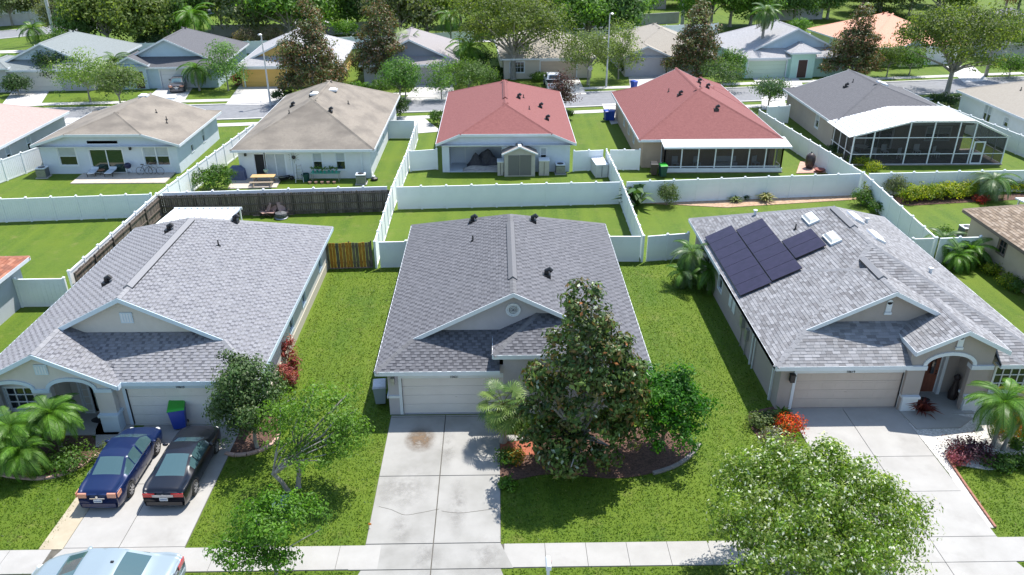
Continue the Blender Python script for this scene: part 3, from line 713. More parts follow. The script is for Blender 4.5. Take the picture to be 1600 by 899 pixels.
ridge_vent(cen, (6.125,3.0,5.66), (6.125,9.9,5.66), M('ridge_vent_grey', L(.145,.145,.157), rough=.9))
roof_bits(cen, rz, [('goose',4.0,12.7),('pipe',4.1,9.8),('goose',7.4,11.6),('goose',7.8,5.0)])
# round louvred vent in the gable
gy = 1.55+OH-.045
q = MB(); T = Matrix.Translation((6.125,gy,4.62)) @ Matrix.Rotation(math.pi/2,4,'X'); q.lathe([(.34,0),(.34,.06),(.28,.06),(.28,.02),(0.02,.02)], 20, T=T)
vo = q.build('round_vent', TRIM, cen)
for k, r_ in enumerate((.07,.14,.21)):
    q = MB(); q.lathe([(r_+.02,.02),(r_+.02,.05),(r_-.015,.05),(r_-.015,.02)], 18, T=T); q.build('louvre_ring', TRIM, vo)
q = MB(); q.box(0.43,0.98,0.38,0.45,0.95,1.07); q.box(0.38,0.45,0.38,1.6,0.95,1.07); q.build('band_trim', TRIM, cen)
q = MB(); q.box(.62,.78,.2,.45,1.75,2.1); q.build('wall_lamp', METAL, cen)
text_on(cen, '10621', (3.45,.405,2.0), .16, BLACKP)
# garage sits further left: wall corner 0.45 from the eave

# ================= left house
LX, LY = -22.8, 29.2
B1 = dict(x0=0, x1=12.35, y0=0, y1=17.6, z=2.6, s=.5, f=('dutch',1.9), b=('hip',0), cut=(-.1,5.95,.7))
PO = dict(x0=0.0, x1=6.45, y0=-.35, y1=6.0, z=2.604, s=.5, f=('gable',0), b=('hip',0), nosoffit=True)
lef, Gl, Fl = house('house', (LX,LY,0), 0, [B1, PO], SL, M('roof_deck_pale', L(.22,.22,.235), rough=.9), 'pale grey shingled house with a double arched porch behind two parked dark cars',
  holes=[dict(s='F',a=.42,z=0.02,w=4.62,h=1.98,k='garage',mat=GDL), dict(s='R',a=6.6,z=.9,w=.75,h=1.35,k='sash'), dict(s='R',a=9.6,z=.9,w=.75,h=1.35,k='sash'), dict(s='R',a=14.2,z=.9,w=.75,h=1.35,k='sash')],
  trim=TRIMB, shing=dict(pal=PAL_L, tabs=(.3,.3,.18), expo=.15, seed=4, patt=PT_L, mat=SHM, cap=(.25,.25,.265), pick=0),
  rects=[(5.9,12.35-OH,OH,17.6-OH,2.65),(OH,5.9,1.9,17.0,2.65)])
SB = M('base_band_tan', L(.46,.42,.34), rough=.9)
q = MB(); q.box(12.35-OH,12.35-OH+.03,.6,17.2,0,.55); q.build('base_band', SB, lef)
rz = lambda x, y: 2.6+.5*max(0, min(x, 12.35-x, 17.6-y))
ridge_vent(lef, (6.175,3.0,5.68), (6.175,11.2,5.68), M('ridge_vent_pale', L(.235,.235,.25), rough=.9))
roof_bits(lef, rz, [('goose',3.8,5.8),('goose',5.0,11.0),('goose',7.9,13.0),('pipe',8.0,9.7)])
q = MB(); zt = lambda x: 2.6+.5*min(x, 6.45-x)-.13
arch_wall(q, .5, 5.95, .02, .25, zt, [(.95,2.55,2.28,.3),(3.35,5.2,2.26,.42)]); q.build('porch_wall', SL, lef)
q = MB()
for a in ((.95,2.55,2.28,.3),(3.35,5.2,2.26,.42)): arch_trim(q, a[0], a[1], a[2], a[3], -.05, .018)
q.box(.45,.93,-.06,.3,2.1,2.28); q.box(2.57,3.33,-.06,.3,2.1,2.28); q.box(5.22,6.0,-.06,.32,2.1,2.28); q.build('arch_trim', TRIMB, lef)
def pillar_base(root, x0, x1, mat=TRIM, y0=-.12, y1=.4, h=.86):
    q = MB(); q.prism([(x0,y0),(x1,y0),(x1,y1),(x0,y1)], 0, h); q.prism([(x0-.06,y0-.06),(x1+.06,y0-.06),(x1+.06,y1+.06),(x0-.06,y1+.06)], h-.001, h+.12); q.build('pillar_base', mat, root)
for a_, b__ in ((5.22,5.98),(.42,.96),(2.6,3.32)): pillar_base(lef, a_, b__, TRIMB)
q = MB(); q.box(5.7,5.9,.27,1.9,0,2.6); q.build('porch_side_wall', SL, lef); q = MB(); q.box(.5,.7,.27,1.9,0,2.6); q.build('porch_side_wall', SL, lef)
f2 = Fr((.45,.62,0),(1,0,0),(0,-1,0)); q = MB(); wall_holes(q, f2, 0, 2.9, 0, 2.6, [(.5,.8,1.6,1.15)]); q.add([(3.35,.62,0),(3.35,1.9,0),(3.35,1.9,2.6),(3.35,.62,2.6)],[(0,1,2,3)]); q.build('window_wall', SL, lef); window(lef, f2, .5, .8, 1.6, 1.15, 'grid43')
f3 = Fr((3.35,1.35,0),(1,0,0),(0,-1,0)); q = MB(); q.box(3.36,5.7,1.4,1.46,0,2.9); q.build('entry_wall', SL, lef); window(lef, f3, .45, .15, .34, 1.95, 'grid15'); door(lef, f3, .82, .1, 1.0, 2.1, M('door_sage', L(.30,.36,.33), rough=.5))
q = MB(); q.box(3.3,5.9,-.3,1.9,0,.06); q.build('porch_floor', CONC, lef)
q = MB(); q.box(2.95,3.45,-.40-0.0,-.395,3.05,3.55); 
q = MB(); yv = .02-.03; q.box(2.95,3.5,yv-.02,yv+.03,3.02,3.52); o = q.build('gable_vent', TRIMB, lef)
for k in range(4): q = MB(); q.box(3.02+k*.12,3.08+k*.12,yv-.035,yv-.02,3.08,3.46); q.build('louvre', TRIM, o)
yv = 1.9+OH-.06; q = MB(); q.box(5.9,6.45,yv-.03,yv+.03,4.25,4.78); o = q.build('gable_vent', TRIMB, lef)
for k in range(4): q = MB(); q.box(5.96+k*.12,6.03+k*.12,yv-.045,yv-.03,4.31,4.72); q.build('louvre', TRIM, o)
text_on(lef, '10623', (8.75,.405,2.0), .16, BLACKP)
q = MB(); q.box(6.05,6.3,.43,.47,.3,2.2)
# corrugated patio cover on the back
pc = MB(); pm = MB()
for k in range(11):
    x = .9+k*.41; pc.slab([(x,16.9,2.62),(x+.3,16.9,2.62),(x+.3,21.7,2.35),(x,21.7,2.35)], (0,0,-.03)); pm.slab([(x+.3,16.9,2.6),(x+.41,16.9,2.6),(x+.41,21.7,2.33),(x+.3,21.7,2.33)], (0,0,-.02))
pco = pc.build('patio_cover', WHITE, lef); pm.build('groove', METAL, pco)
for x in (1.0,3.2,5.3): q = MB(); q.box(x,x+.09,21.5,21.59,0,2.33); q.build('post', WHITE, pco)
q = MB(); q.box(.9,5.45,21.7,21.76,2.25,2.42); q.build('gutter', WHITE, pco)

# ================= right house
RX, RY = 12.3, 29.9
BM = dict(x0=0, x1=12.7, y0=.05, y1=17.9, z=2.6, s=.5, f=('hip',0), b=('hip',0), cut=(6.1,10.1,1.4))
BG = dict(x0=0, x1=11.2, y0=-.01, y1=9.8, z=2.606, s=.5, f=('dutch',1.75), b=('hip',0), nosoffit=True, cut=(6.1,10.1,1.4))
BP = dict(x0=6.05, x1=10.25, y0=-.15, y1=5.0, z=3.38, s=.5, f=('gable',0), b=('hip',0), nosoffit=True)
rig, Gr, Fr_ = house('house', (RX,RY,0), 0, [BM, BG, BP], SR, M('roof_deck_mid', L(.21,.21,.22), rough=.9), 'taupe house with solar panels on its grey shingled roof and a brown door',
  holes=[dict(s='F',a=.74,z=0.02,w=4.9,h=1.98,k='garage',mat=GDR), dict(s='F',r=1,a=.55,z=.75,w=1.5,h=1.35,k='grid43'),
         dict(s='L',a=3.0,z=.9,w=.8,h=1.35,k='sash'), dict(s='L',a=6.0,z=.9,w=.8,h=1.35,k='sash')],
  trim=TRIM, shing=dict(pal=PAL_R, tabs=(.24,.36,.2,.3), expo=.165, seed=5, mat=SHM, cap=(.26,.26,.275), pick=4),
  rects=[(OH,6.1,OH,17.45,2.65),(9.85,12.25,OH+.15,17.45,2.65),(6.1,9.85,2.0,17.4,2.65)])
ridge_vent(rig, (6.35,8.6,5.78), (6.35,11.4,5.78), M('ridge_vent_mid', L(.24,.24,.255), rough=.9)); ridge_vent(rig, (5.6,3.2,5.41), (5.6,5.4,5.41), MATS['ridge_vent_mid'])
rzr = lambda x, y: 2.6+.5*max(0, min(x, 12.7-x, 17.9-y))
SLP = math.atan(.5)
roof_bits(rig, rzr, [('sky',5.1,11.2,.6,1.25,(-SLP,'Y')),('sky',5.2,8.3,.6,1.25,(-SLP,'Y')),('sky',7.6,11.3,.6,1.25,(SLP,'Y')),('sky',7.6,8.6,.6,1.25,(SLP,'Y')),('wpipe',3.1,14.6),('wpipe',8.6,11.9),('wpipe',9.65,6.35),('pipe',4.2,10.9)])
# solar panels
SOL = M('solar_cells', L(.016,.011,.032), L(.024,.017,.045), 3, 0.4, spec=.4); SOLF = M('solar_frame', L(.012,.012,.015), rough=.4)
def solar(x0, x1, y0, y1, nx, ny, lbl=None):
    arr = MB(); 
    def T(x, y, dz): return (x, y, 2.6+.5*x+dz)
    for yy in (y0+.4, y1-.4): arr.bar(T(x0,yy,.08), T(x1,yy,.08), .05, .05)
    a = arr.build('solar_array', METAL, rig)
    for i in range(nx):
        for j in range(ny):
            xa, xb = x0+(x1-x0)*i/nx+.006, x0+(x1-x0)*(i+1)/nx-.006; ya, yb = y0+(y1-y0)*j/ny+.005, y0+(y1-y0)*(j+1)/ny-.005
            b = MB(); b.slab([T(xa,ya,.17),T(xb,ya,.17),T(xb,yb,.17),T(xa,yb,.17)], (0,0,-.04), 1)
            b.slab([T(xa+.012,ya+.01,.176),T(xb-.012,ya+.01,.176),T(xb-.012,yb-.01,.176),T(xa+.012,yb-.01,.176)], (0,0,-.004), 0); b.build('solar_panel', [SOL, SOLF], a)
solar(.14, 1.68, 6.5, 14.3, 1, 7); solar(1.71, 3.17, 6.6, 13.5, 1, 6); solar(3.20, 4.70, 7.75, 10.05, 1, 2)
# porch: raised gable with one arch
q = MB(); zt = lambda x: 3.38+.5*min(x-6.05, 10.25-x)-.13
arch_wall(q, 6.1, 9.85, .25, .25, zt, [(6.9,8.95,2.42,.55)]); q.build('porch_wall', SR, rig)
q = MB(); arch_trim(q, 6.88, 8.97, 2.47, .52, .18, .248); q.box(6.0,6.92,.16,.55,2.24,2.45); q.box(8.93,9.95,.16,.55,2.24,2.45); q.build('arch_trim', TRIM, rig)
pillar_base(rig, 6.15, 6.85, TRIM, .12, .6, .75); pillar_base(rig, 9.02, 9.9, TRIM, .12, .6, .75)
q = MB(); q.box(9.3,9.84,.5,2.0,0,3.3); q.build('porch_side_wall', SR, rig); q = MB(); q.box(6.1,6.2,.5,2.0,0,3.3); q.build('porch_side_wall', SR, rig)
f4 = Fr((6.5,1.6,0),(1,0,0),(0,-1,0)); DBR = M('door_brown', L(.17,.055,.035), L(.21,.075,.045), 3, .45, stretch=(4,4,.5))
door(rig, f4, .8, .08, 1.15, 2.3, DBR); q = MB(); q.box(6.2,9.3,1.66,1.72,0,3.3); q.build('entry_wall', SR, rig); q = MB(); q.box(8.47,8.62,1.45,1.64,0,2.75); q.build('door_column', TRIM, rig)
q = MB(); q.box(7.95,8.12,1.50,1.56,1.2,2.15); q.build('door_light', GLASS, rig)
q = MB(); q.box(6.5,9.5,-.1,1.95,0,.06); q.build('porch_floor', CONC, rig)
def cap_vent(root, x, y, z):
    q = MB(); q.box(x-.13,x+.13,y-.05,y,z,z+.5); q.lathe([(.13,-.05),(.13,0)], 14, T=Matrix.Translation((x,y,z+.5)) @ Matrix.Rotation(math.pi/2,4,'X') @ Matrix.Translation((0,0,.05))); q.box(x-.17,x+.17,y-.08,y,z-.14,z-.02); q.build('gable_vent', TRIM, root)
cap_vent(rig, 8.1, .22, 3.45); cap_vent(rig, 5.6, 1.75+OH-.045, 4.2)
text_on(rig, '10619', (3.6,.405,2.0), .16, BLACKP)
q = MB(); q.box(.85,1.05,.22,.45,1.6,1.95); q.box(.83,1.07,.2,.45,1.95,2.0); q.build('wall_lamp', BLACKP, rig)
# shutters, meter and pipes on the side wall
for y_, w_ in ((9.0,.45),(8.3,.45)):
    q = MB(); q.box(.40,.45,y_-w_,y_,1.0,2.15); o = q.build('shutter', TRIM, rig)
q = MB(); q.box(.25,.45,6.0,6.35,1.2,1.8); q.tube([(.38,6.2,0),(.38,6.2,1.21)], .03); q.build('meter_box', METAL, rig); q = MB(); q.box(.3,.45,5.2,5.5,.9,1.5); q.tube([(.38,5.35,0),(.38,5.35,.91)], .03); q.build('switch_box', METAL, rig)
for yy_, r__, h__ in ((4.4,.05,2.3),(4.0,.04,1.8)): q = MB(); q.tube([(.38,yy_,0),(.38,yy_,h__)], r__); q.build('conduit', TRIM, rig)
# eave gutter downpipe
q = MB(); q.box(.36,.45,1.2,1.3,0,2.5); q.build('downpipe', TRIM, rig)
# driveways of the front row
driveway(-4.98, -0.03, 19.45, 30.15, -2.5, (20.85, 22.1, 25.9, 30.0), 'c', g=.02, mat=CONCC)
for pts in ([(592,793),(612,798),(632,806),(655,803),(686,797)],[(690,800),(715,803),(740,801),(776,796)]):
    W_ = [gp(*p) for p in smooth_pts(pts, 5)]; q = MB()
    for a, b in zip(W_[:-1], W_[1:]): q.bar((a[0],a[1]+random.uniform(-.01,.01),.043), (b[0],b[1],.043), .014, .006)
    q.build('crack', CONCD)['kind'] = 'structure'
driveway(-16.0, -11.6, 19.45, 29.6, -14.0, (20.85, 22.1, 25.6), 'l')
q = MB(); q.prism([(-16.9,22.06),(-16.03,22.06),(-16.03,29.0),(-16.75,29.0)], .001, .03); q.build('side_strip', M('tan_concrete', L(.34,.29,.21), L(.40,.35,.26), 1.2, .9, coord='World'))['kind'] = 'structure'
driveway(13.35, 18.45, 19.45, 30.35, 15.9, (20.85, 22.1, 24.6, 26.8), 'r')

# ================= houses behind the back fences (their backs face us)
RED = shinglemat('shingles_red', L(.165,.052,.050), L(.235,.085,.080)); BRN = shinglemat('shingles_brown', L(.20,.172,.142), L(.26,.228,.19), dirt=L(.15,.13,.11))
TAN = shinglemat('shingles_tan', L(.27,.24,.205), L(.34,.31,.265)); DGR = shinglemat('shingles_dark', L(.075,.075,.085), L(.12,.12,.13)); PNK = shinglemat('shingles_pink', L(.31,.235,.215), L(.39,.305,.28))
SW = stucco('stucco_pale_blue', (.55,.60,.67)); SWW = stucco('stucco_white', (.62,.64,.66)); SBG = stucco('stucco_beige', (.44,.33,.25)); STP = stucco('stucco_brown_grey', (.36,.31,.28))
def back(name, X, Y, W, D, blocks, wc, rm, label, holes, **k): return house('house', (X,Y,0), 0, blocks, wc, rm, label, holes=holes, **k)
# B: pale blue back wall with a clipped gable
hB, _, _ = house('house', (-38.9,65.2,0), 0, [dict(x0=0,x1=12.3,y0=0,y1=11.5,z=2.6,s=.31,f=('jerk',2.95),b=('dutch',1))], SW, BRN, 'pale blue house with brown roof, two loungers and two bicycles on its back patio',
  [dict(s='F',a=1.45,z=.75,w=1.45,h=1.55,k='sash'), dict(s='F',a=4.05,z=.06,w=2.75,h=2.05,k='slide',glass=GLASSG), dict(s='F',a=8.55,z=.7,w=2.1,h=1.6,k='double'),
   dict(s='R',a=3.1,z=.9,w=.6,h=.6,k='single'), dict(s='R',a=6.2,z=.9,w=.6,h=1.2,k='sash')])
f = Fr((OH,OH,0),(1,0,0),(0,-1,0)); q = MB(); fbox(q, f, 4.0, 6.7, 0, .03, 2.55, 2.95); o = q.build('window', TRIM, hB); q = MB(); fbox(q, f, 4.08, 6.62, .03, .04, 2.63, 2.87); q.build('pane', GLASSG, o)
q = MB(); q.box(7.95,8.1,.25,.45,2.1,2.35); q.build('wall_lamp', BLACKP, hB)
r31 = lambda W, D, s: (lambda x, y: 2.6+s*max(0, min(x, W-x)))
roof_bits(hB, r31(12.3,11.5,.31), [('pipe',8.4,6.0),('pipe',9.6,5.0),('pipe',9.9,4.2),('sky',6.0,9.6,.8,.7,(0,'Y')),('sky',8.0,11.0,.8,.7,(0,'Y'))])
# C: brown streaked roof
hC, _, _ = house('house', (-21.9,63.6,0), 0, [dict(x0=0,x1=11.75,y0=0,y1=19.5,z=2.6,s=.46,f=('hip',0),b=('hip',0))], SWW, BRN, 'white house with a brown streaked roof, picnic table and sun ornament behind it',
  [dict(s='F',a=1.25,z=.05,w=.85,h=2.1,k='single',glass=DARK), dict(s='F',a=2.2,z=.05,w=1.6,h=2.1,k='slide',glass=BLIND), dict(s='F',a=6.1,z=.75,w=.75,h=1.45,k='sash'), dict(s='F',a=8.0,z=.75,w=.75,h=1.45,k='sash'),
   dict(s='R',a=4,z=.9,w=.6,h=1.2,k='sash'), dict(s='R',a=8,z=.9,w=.6,h=1.2,k='sash')])
roof_bits(hC, lambda x, y: 2.6+.46*max(0, min(x, 11.75-x, y, 19.5-y)), [('sky',5.4,8.9,.8,.7,(0,'Y')),('sky',6.6,11.0,.8,.7,(0,'Y')),('goose',3.4,8.2),('goose',5.0,9.2),('pipe',8.3,9.0),('goose',7.5,4.6),('pipe',4.0,4.6)])
q = MB(); q.box(1.0,1.15,.25,.45,2.0,2.2); q.build('wall_lamp', BLACKP, hC); q = MB(); q.box(10.5,10.62,.33,.45,0,2.5); q.box(4.75,4.82,.36,.45,0,2.5); q.build('downpipe', TRIM, hC)
# D: white, red roof with clipped gable, covered lanai
hD, _, _ = house('house', (-5.2,65.05,0), 0, [dict(x0=0,x1=11.75,y0=0,y1=19.2,z=2.6,s=.41,f=('jerk',2.0),b=('hip',0))], SW, RED, 'white house with a red roof and an open covered patio, shed standing behind it',
  [dict(s='F',a=.6,z=0.03,w=4.45,h=2.2,k='void',rev=2.6), dict(s='F',a=5.35,z=.9,w=.55,h=1.2,k='sash'), dict(s='F',a=8.35,z=.9,w=.5,h=1.2,k='sash')])
q = MB(); q.add([(1.05,3.05,2.23),(5.5,3.05,2.23),(5.5,.55,2.23),(1.05,.55,2.23)], [(0,1,2,3)]); q.build('ceiling', SW, hD)
f = Fr((OH+.6,3.04,0),(1,0,0),(0,-1,0)); window(hD, f, 1.3, .08, 2.2, 2.0, 'slide', glass=GLASSG)
roof_bits(hD, lambda x, y: 2.6+.41*max(0, min(x, 11.75-x, 19.2-y)), [('pipe',7.6,9.2),('goose',9.1,8.0),('pipe',8.0,5.5),('goose',9.5,4.2),('goose',7.1,8.2)])
ridge_vent(hD, (5.87,6.0,5.03), (5.87,13,5.03), RED)
# E: beige, red hip roof, insulated patio roof
hE, _, _ = house('house', (12.0,66.0,0), 0, [dict(x0=0,x1=12.4,y0=0,y1=18.0,z=2.6,s=.46,f=('hip',0),b=('dutch',2.2)), dict(x0=6.2,x1=12.4,y0=10,y1=21.5,z=2.595,s=.46,f=('hip',0),b=('hip',0),nosoffit=True)], SBG, RED, 'beige house with a red hip roof and a white roofed screened patio behind',
  [dict(s='F',a=2.0,z=.05,w=9,h=2.15,k='void',rev=.3), dict(s='L',a=6,z=.9,w=.7,h=1.1,k='sash'), dict(s='L',a=9,z=.9,w=.7,h=1.1,k='sash'), dict(s='L',a=12,z=.9,w=.7,h=1.1,k='sash')])
roof_bits(hE, lambda x, y: 2.6+.46*max(0, min(x, 12.4-x, y, 18-y)), [('pipe',4.2,9.5),('goose',4.7,7.0),('pipe',7.0,9.0),('goose',8.2,11.0),('goose',7.6,12.0),('goose',7.3,3.6)])
RH = M('roof_panel_white', L(.68,.69,.70), L(.74,.75,.76), .8, .5)
def screens(root, x0, x1, y0, y1, h, nx, ny, rails, doorat=None, roofpoly=None, mat=TRIM):
    s = empty('tmp', (0,0,0)); bpy.data.objects.remove(s)
    fr = MB(); t = .05
    P = [((x0,y0),(x1,y0),nx), ((x0,y0),(x0,y1),ny), ((x1,y0),(x1,y1),ny)]
    for (a, b_, n) in P:
        for i in range(n+1):
            x = a[0]+(b_[0]-a[0])*i/n; y = a[1]+(b_[1]-a[1])*i/n; q = MB(); q.box(x-t,x+t,y-t,y+t,0,h); q.build('screen_post', mat, root)
        for z in (h-.03, .08)+tuple(rails):
            q = MB(); q.bar((a[0],a[1],z),(b_[0],b_[1],z),.06,.07); q.build('screen_rail', mat, root)
        for i in range(n):
            p0 = (a[0]+(b_[0]-a[0])*i/n, a[1]+(b_[1]-a[1])*i/n); p1 = (a[0]+(b_[0]-a[0])*(i+1)/n, a[1]+(b_[1]-a[1])*(i+1)/n); q = MB()
            q.add([(p0[0],p0[1],.08),(p1[0],p1[1],.08),(p1[0],p1[1],h),(p0[0],p0[1],h)], [(0,1,2,3)]); q.build('screen', SCREEN, root)
    return
SCREEN = bpy.data.materials.new('insect_screen'); SCREEN.use_nodes = True
_n = SCREEN.node_tree.nodes; _l = SCREEN.node_tree.links; _t = _n.new('ShaderNodeBsdfTransparent'); _x = _n.new('ShaderNodeMixShader'); _x.inputs[0].default_value = .62
_n['Principled BSDF'].inputs['Base Color'].default_value = L(.02,.02,.025); _n['Principled BSDF'].inputs['Roughness'].default_value = .7; _l.new(_t.outputs[0], _x.inputs[1]); _l.new(_n['Principled BSDF'].outputs[0], _x.inputs[2]); _l.new(_x.outputs[0], _n['Material Output'].inputs[0])
PAV = M('patio_pavers', L(.42,.24,.19), L(.52,.33,.26), 3, .9, coord='World'); TILE = M('patio_floor_dark', L(.2,.17,.15), L(.28,.25,.22), 2, .8)
# patio of E
screens(hE, 2.1, 12.1, -1.0, .42, 2.35, 7, 1, (.75,) if False else (.55,))
q = MB(); q.slab([(1.85,.5,2.68),(12.6,.5,2.68),(12.6,-1.6,2.42),(1.85,-1.6,2.42)], (0,0,-.09)); o = q.build('patio_roof', RH, hE)
q = MB(); q.box(1.85,12.6,-1.66,-1.6,2.28,2.44); q.build('gutter', TRIM, o)
q = MB(); q.box(1.9,12.3,-1.1,.45,0,.08); q.build('patio_floor', TILE, hE); q = MB(); q.box(1.95,12.2,-1.12,-.95,.08,.42); q.build('kick_panel', TRIM, hE)
# F: dark roof, gabled screen room
hF, _, _ = house('house', (30.6,71.0,0), 0, [dict(x0=0,x1=12.9,y0=0,y1=14.4,z=2.6,s=.33,f=('hip',0),b=('dutch',.9))], STP, DGR, 'brown grey house with a dark roof and a tall white framed screen room',
  [dict(s='L',a=8.6,z=.9,w=.8,h=1.4,k='sash'), dict(s='F',a=3,z=.05,w=2.4,h=2.1,k='slide'), dict(s='F',a=8.5,z=.9,w=2.2,h=1.2,k='double')])
roof_bits(hF, lambda x, y: 2.6+.33*max(0, min(x, 12.9-x, y)), [('goose',4.2,8.6),('pipe',5.2,9.4),('sky',7.8,8.6,.9,1.0,(.3,'Y'))])
q = MB(); o = None
def PR(x): return 2.55+.26*min(x+.3, 5.2) if x < 5 else (3.93 if x < 10.4 else 3.93-.42*(x-10.4))
prs = [-.3,2.2,4.9,10.4,13.9]
prf = MB(); grv = MB()
for i in range(len(prs)-1):
    n = max(1, int((prs[i+1]-prs[i])/.45))
    for k in range(n):
        xa = prs[i]+(prs[i+1]-prs[i])*k/n; xb = prs[i]+(prs[i+1]-prs[i])*(k+1)/n-.1
        prf.slab([(xa,-4.3,PR(xa)),(xb,-4.3,PR(xb)),(xb,.9,PR(xb)+.02),(xa,.9,PR(xa)+.02)], (0,0,-.05)); grv.slab([(xb,-4.3,PR(xb)-.03),(xb+.1,-4.3,PR(xb+.1)-.03),(xb+.1,.9,PR(xb+.1)-.01),(xb,.9,PR(xb)-.01)], (0,0,-.03))
o = prf.build('screen_room_roof', RH, hF); grv.build('groove', METAL, o)
zt = lambda x: PR(x)-.1
nx = 7; xs = [0.2,1.9,4.9,7.0,9.2,10.6,13.6]
for i, x in enumerate(xs):
    q = MB(); q.box(x-.05,x+.05,-4.25,-4.15,0,zt(x)); q.build('screen_post', TRIM, hF)
    if i < len(xs)-1:
        x2 = xs[i+1]; q = MB(); q.add([(x,-4.2,.05),(x2,-4.2,.05),(x2,-4.2,zt(x2)),(x,-4.2,zt(x))], [(0,1,2,3)]); q.build('screen', SCREEN, hF)
        for z in (.08, 1.0, 2.45):
            q = MB(); q.bar((x,-4.2,z),(x2,-4.2,z),.05,.06); q.build('screen_rail', TRIM, hF)
        q = MB(); q.bar((x,-4.2,zt(x)),(x2,-4.2,zt(x2)),.07,.1); q.build('screen_rail', TRIM, hF)
for xx in (.2, 13.6):
    for y_ in (-2.8,-1.4,0): q = MB(); q.box(xx-.04,xx+.04,y_-.04,y_+.04,0,zt(xx)); q.build('screen_post', TRIM, hF)
    q = MB(); q.add([(xx,-4.2,.05),(xx,.4,.05),(xx,.4,zt(xx)),(xx,-4.2,zt(xx))], [(0,1,2,3)]); q.build('screen', SCREEN, hF)
    for z in (.08,1.0): q = MB(); q.bar((xx,-4.2,z),(xx,.4,z),.05,.06); q.build('screen_rail', TRIM, hF)
q = MB(); q.box(10.75,10.85,-4.3,-4.22,.05,2.1); q.box(11.65,11.75,-4.3,-4.22,.05,2.1); q.box(10.85,11.65,-4.3,-4.22,.95,1.1); q.box(10.85,11.65,-4.3,-4.22,2.0,2.1); q.box(10.85,11.65,-4.3,-4.22,.05,.2); q.build('screen_door', TRIM, hF)
q = MB(); q.box(.1,13.7,-4.35,.4,0,.07); q.build('patio_floor', TILE, hF)
# G: far right, tan roof
hG, _, _ = house('house', (48.9,62.5,0), 0, [dict(x0=0,x1=12.5,y0=0,y1=22.0,z=2.6,s=.42)], SWW, TAN, 'white house with a tan roof cut off by the right edge of the picture',
  [dict(s='L',a=4.6,z=.6,w=1.3,h=1.7,k='double'), dict(s='L',a=8.2,z=1.0,w=.7,h=.9,k='sash')])
roof_bits(hG, lambda x, y: 2.6+.42*max(0, min(x, 12.5-x)), [('pipe',3.0,16.0),('goose',4.4,13)])
# A: far left, pink roof
hA, _, _ = house('house', (-53.4,61.5,0), 0, [dict(x0=0,x1=12.2,y0=0,y1=15.4,z=2.6,s=.42)], stucco('stucco_pale_grey',(.46,.46,.48)), PNK, 'pale grey house with a pinkish tiled roof, cut off by the left edge',
  [dict(s='R',a=4.2,z=.9,w=.6,h=1.2,k='sash'), dict(s='R',a=7.5,z=.9,w=.6,h=1.2,k='sash')])
# H and I: brown shingle corner houses, both partly in view
hH, _, _ = house('house', (30.9,28.5,0), 0, [dict(x0=0,x1=12.4,y0=0,y1=20.7,z=2.6,s=.5)], SBG2 if 'SBG2' in globals() else stucco('stucco_sand',(.46,.38,.29)), M('roof_deck_brown', L(.24,.19,.14), rough=.9), 'sand coloured house with brown shingled roof at the right edge behind the solar roof',
  [dict(s='L',a=3.4,z=1.25,w=.75,h=.9,k='grid22'), dict(s='L',a=6.6,z=.9,w=.8,h=1.3,k='sash')], trim=M('trim_brown', L(.16,.12,.10), rough=.6), shing=dict(pal=PAL_H, tabs=(.3,.36,.25), expo=.17, seed=8, mat=SHM, cap=(.27,.21,.16)))
roof_bits(hH, lambda x, y: 2.6+.5*max(0, min(x, 12.4-x, 20.7-y)), [('goose',2.6,15.0),('goose',3.4,11.6)])
q = MB(); q.slab([(4.6,18.6,3.0),(9.4,18.6,3.0),(9.4,22.6,2.7),(4.6,22.6,2.7)], (0,0,-.1)); o = q.build('patio_cover', RH, hH)
for x in (4.8,9.2): q = MB(); q.box(x,x+.1,22.4,22.5,0,2.68); q.build('post', TRIM, o)
hI, _, _ = house('house', (-39.6,25.5,0), 0, [dict(x0=0,x1=12.4,y0=0,y1=17.1,z=2.6,s=.42)], stucco('stucco_cool_grey',(.40,.43,.47)), M('roof_deck_rust', L(.28,.12,.08), rough=.9), 'grey house with a rust red shingled roof corner at the left edge', [], shing=dict(pal=PAL_I, tabs=(.3,.36,.25), expo=.17, seed=9, mat=SHM, cap=(.30,.13,.09)))

# ================= houses across the back street (fronts face us)
def front_house(x, y, W, D, s, wc, rm, label, gar, garmat, rz=R(3), cd=1.5, ent=None, mirror=False, gab=None, holes=(), gcol=None, trim=TRIM):
    bl = [dict(x0=0,x1=W,y0=0,y1=D,z=2.6,s=s,f=(('dutch',cd) if cd else ('hip',0)),b=('hip',0))]; rects = [(OH,W-OH,OH,D-OH,2.65)]
    if ent: bl[0]['cut'] = (ent[0]+.4, ent[1]-.4, .9); bl.append(dict(x0=ent[0],x1=ent[1],y0=ent[2],y1=ent[2]+6,z=ent[3],s=s,f=(ent[4],0),b=('hip',0))); rects.append((ent[0]+OH,ent[1]-OH,ent[2]+OH,OH+1.5,ent[3]+.05))
    hs = [dict(s='F',a=gar[0],z=0.02,w=gar[1],h=2.15,k='garage',mat=garmat,panels=8)]+list(holes)
    root, g, f = house('house', (x,y,0), rz, bl, wc, rm, label, holes=hs, rects=rects, gabmat=gab, trim=trim)
    return root
GY = shinglemat('shingles_bluegrey', L(.16,.18,.18), L(.22,.245,.25)); GM = shinglemat('shingles_mauve', L(.24,.22,.225), L(.31,.285,.29)); GL = shinglemat('shingles_light', L(.26,.26,.275), L(.42,.41,.42)); OR = shinglemat('shingles_orange', L(.58,.28,.19), L(.68,.36,.26))
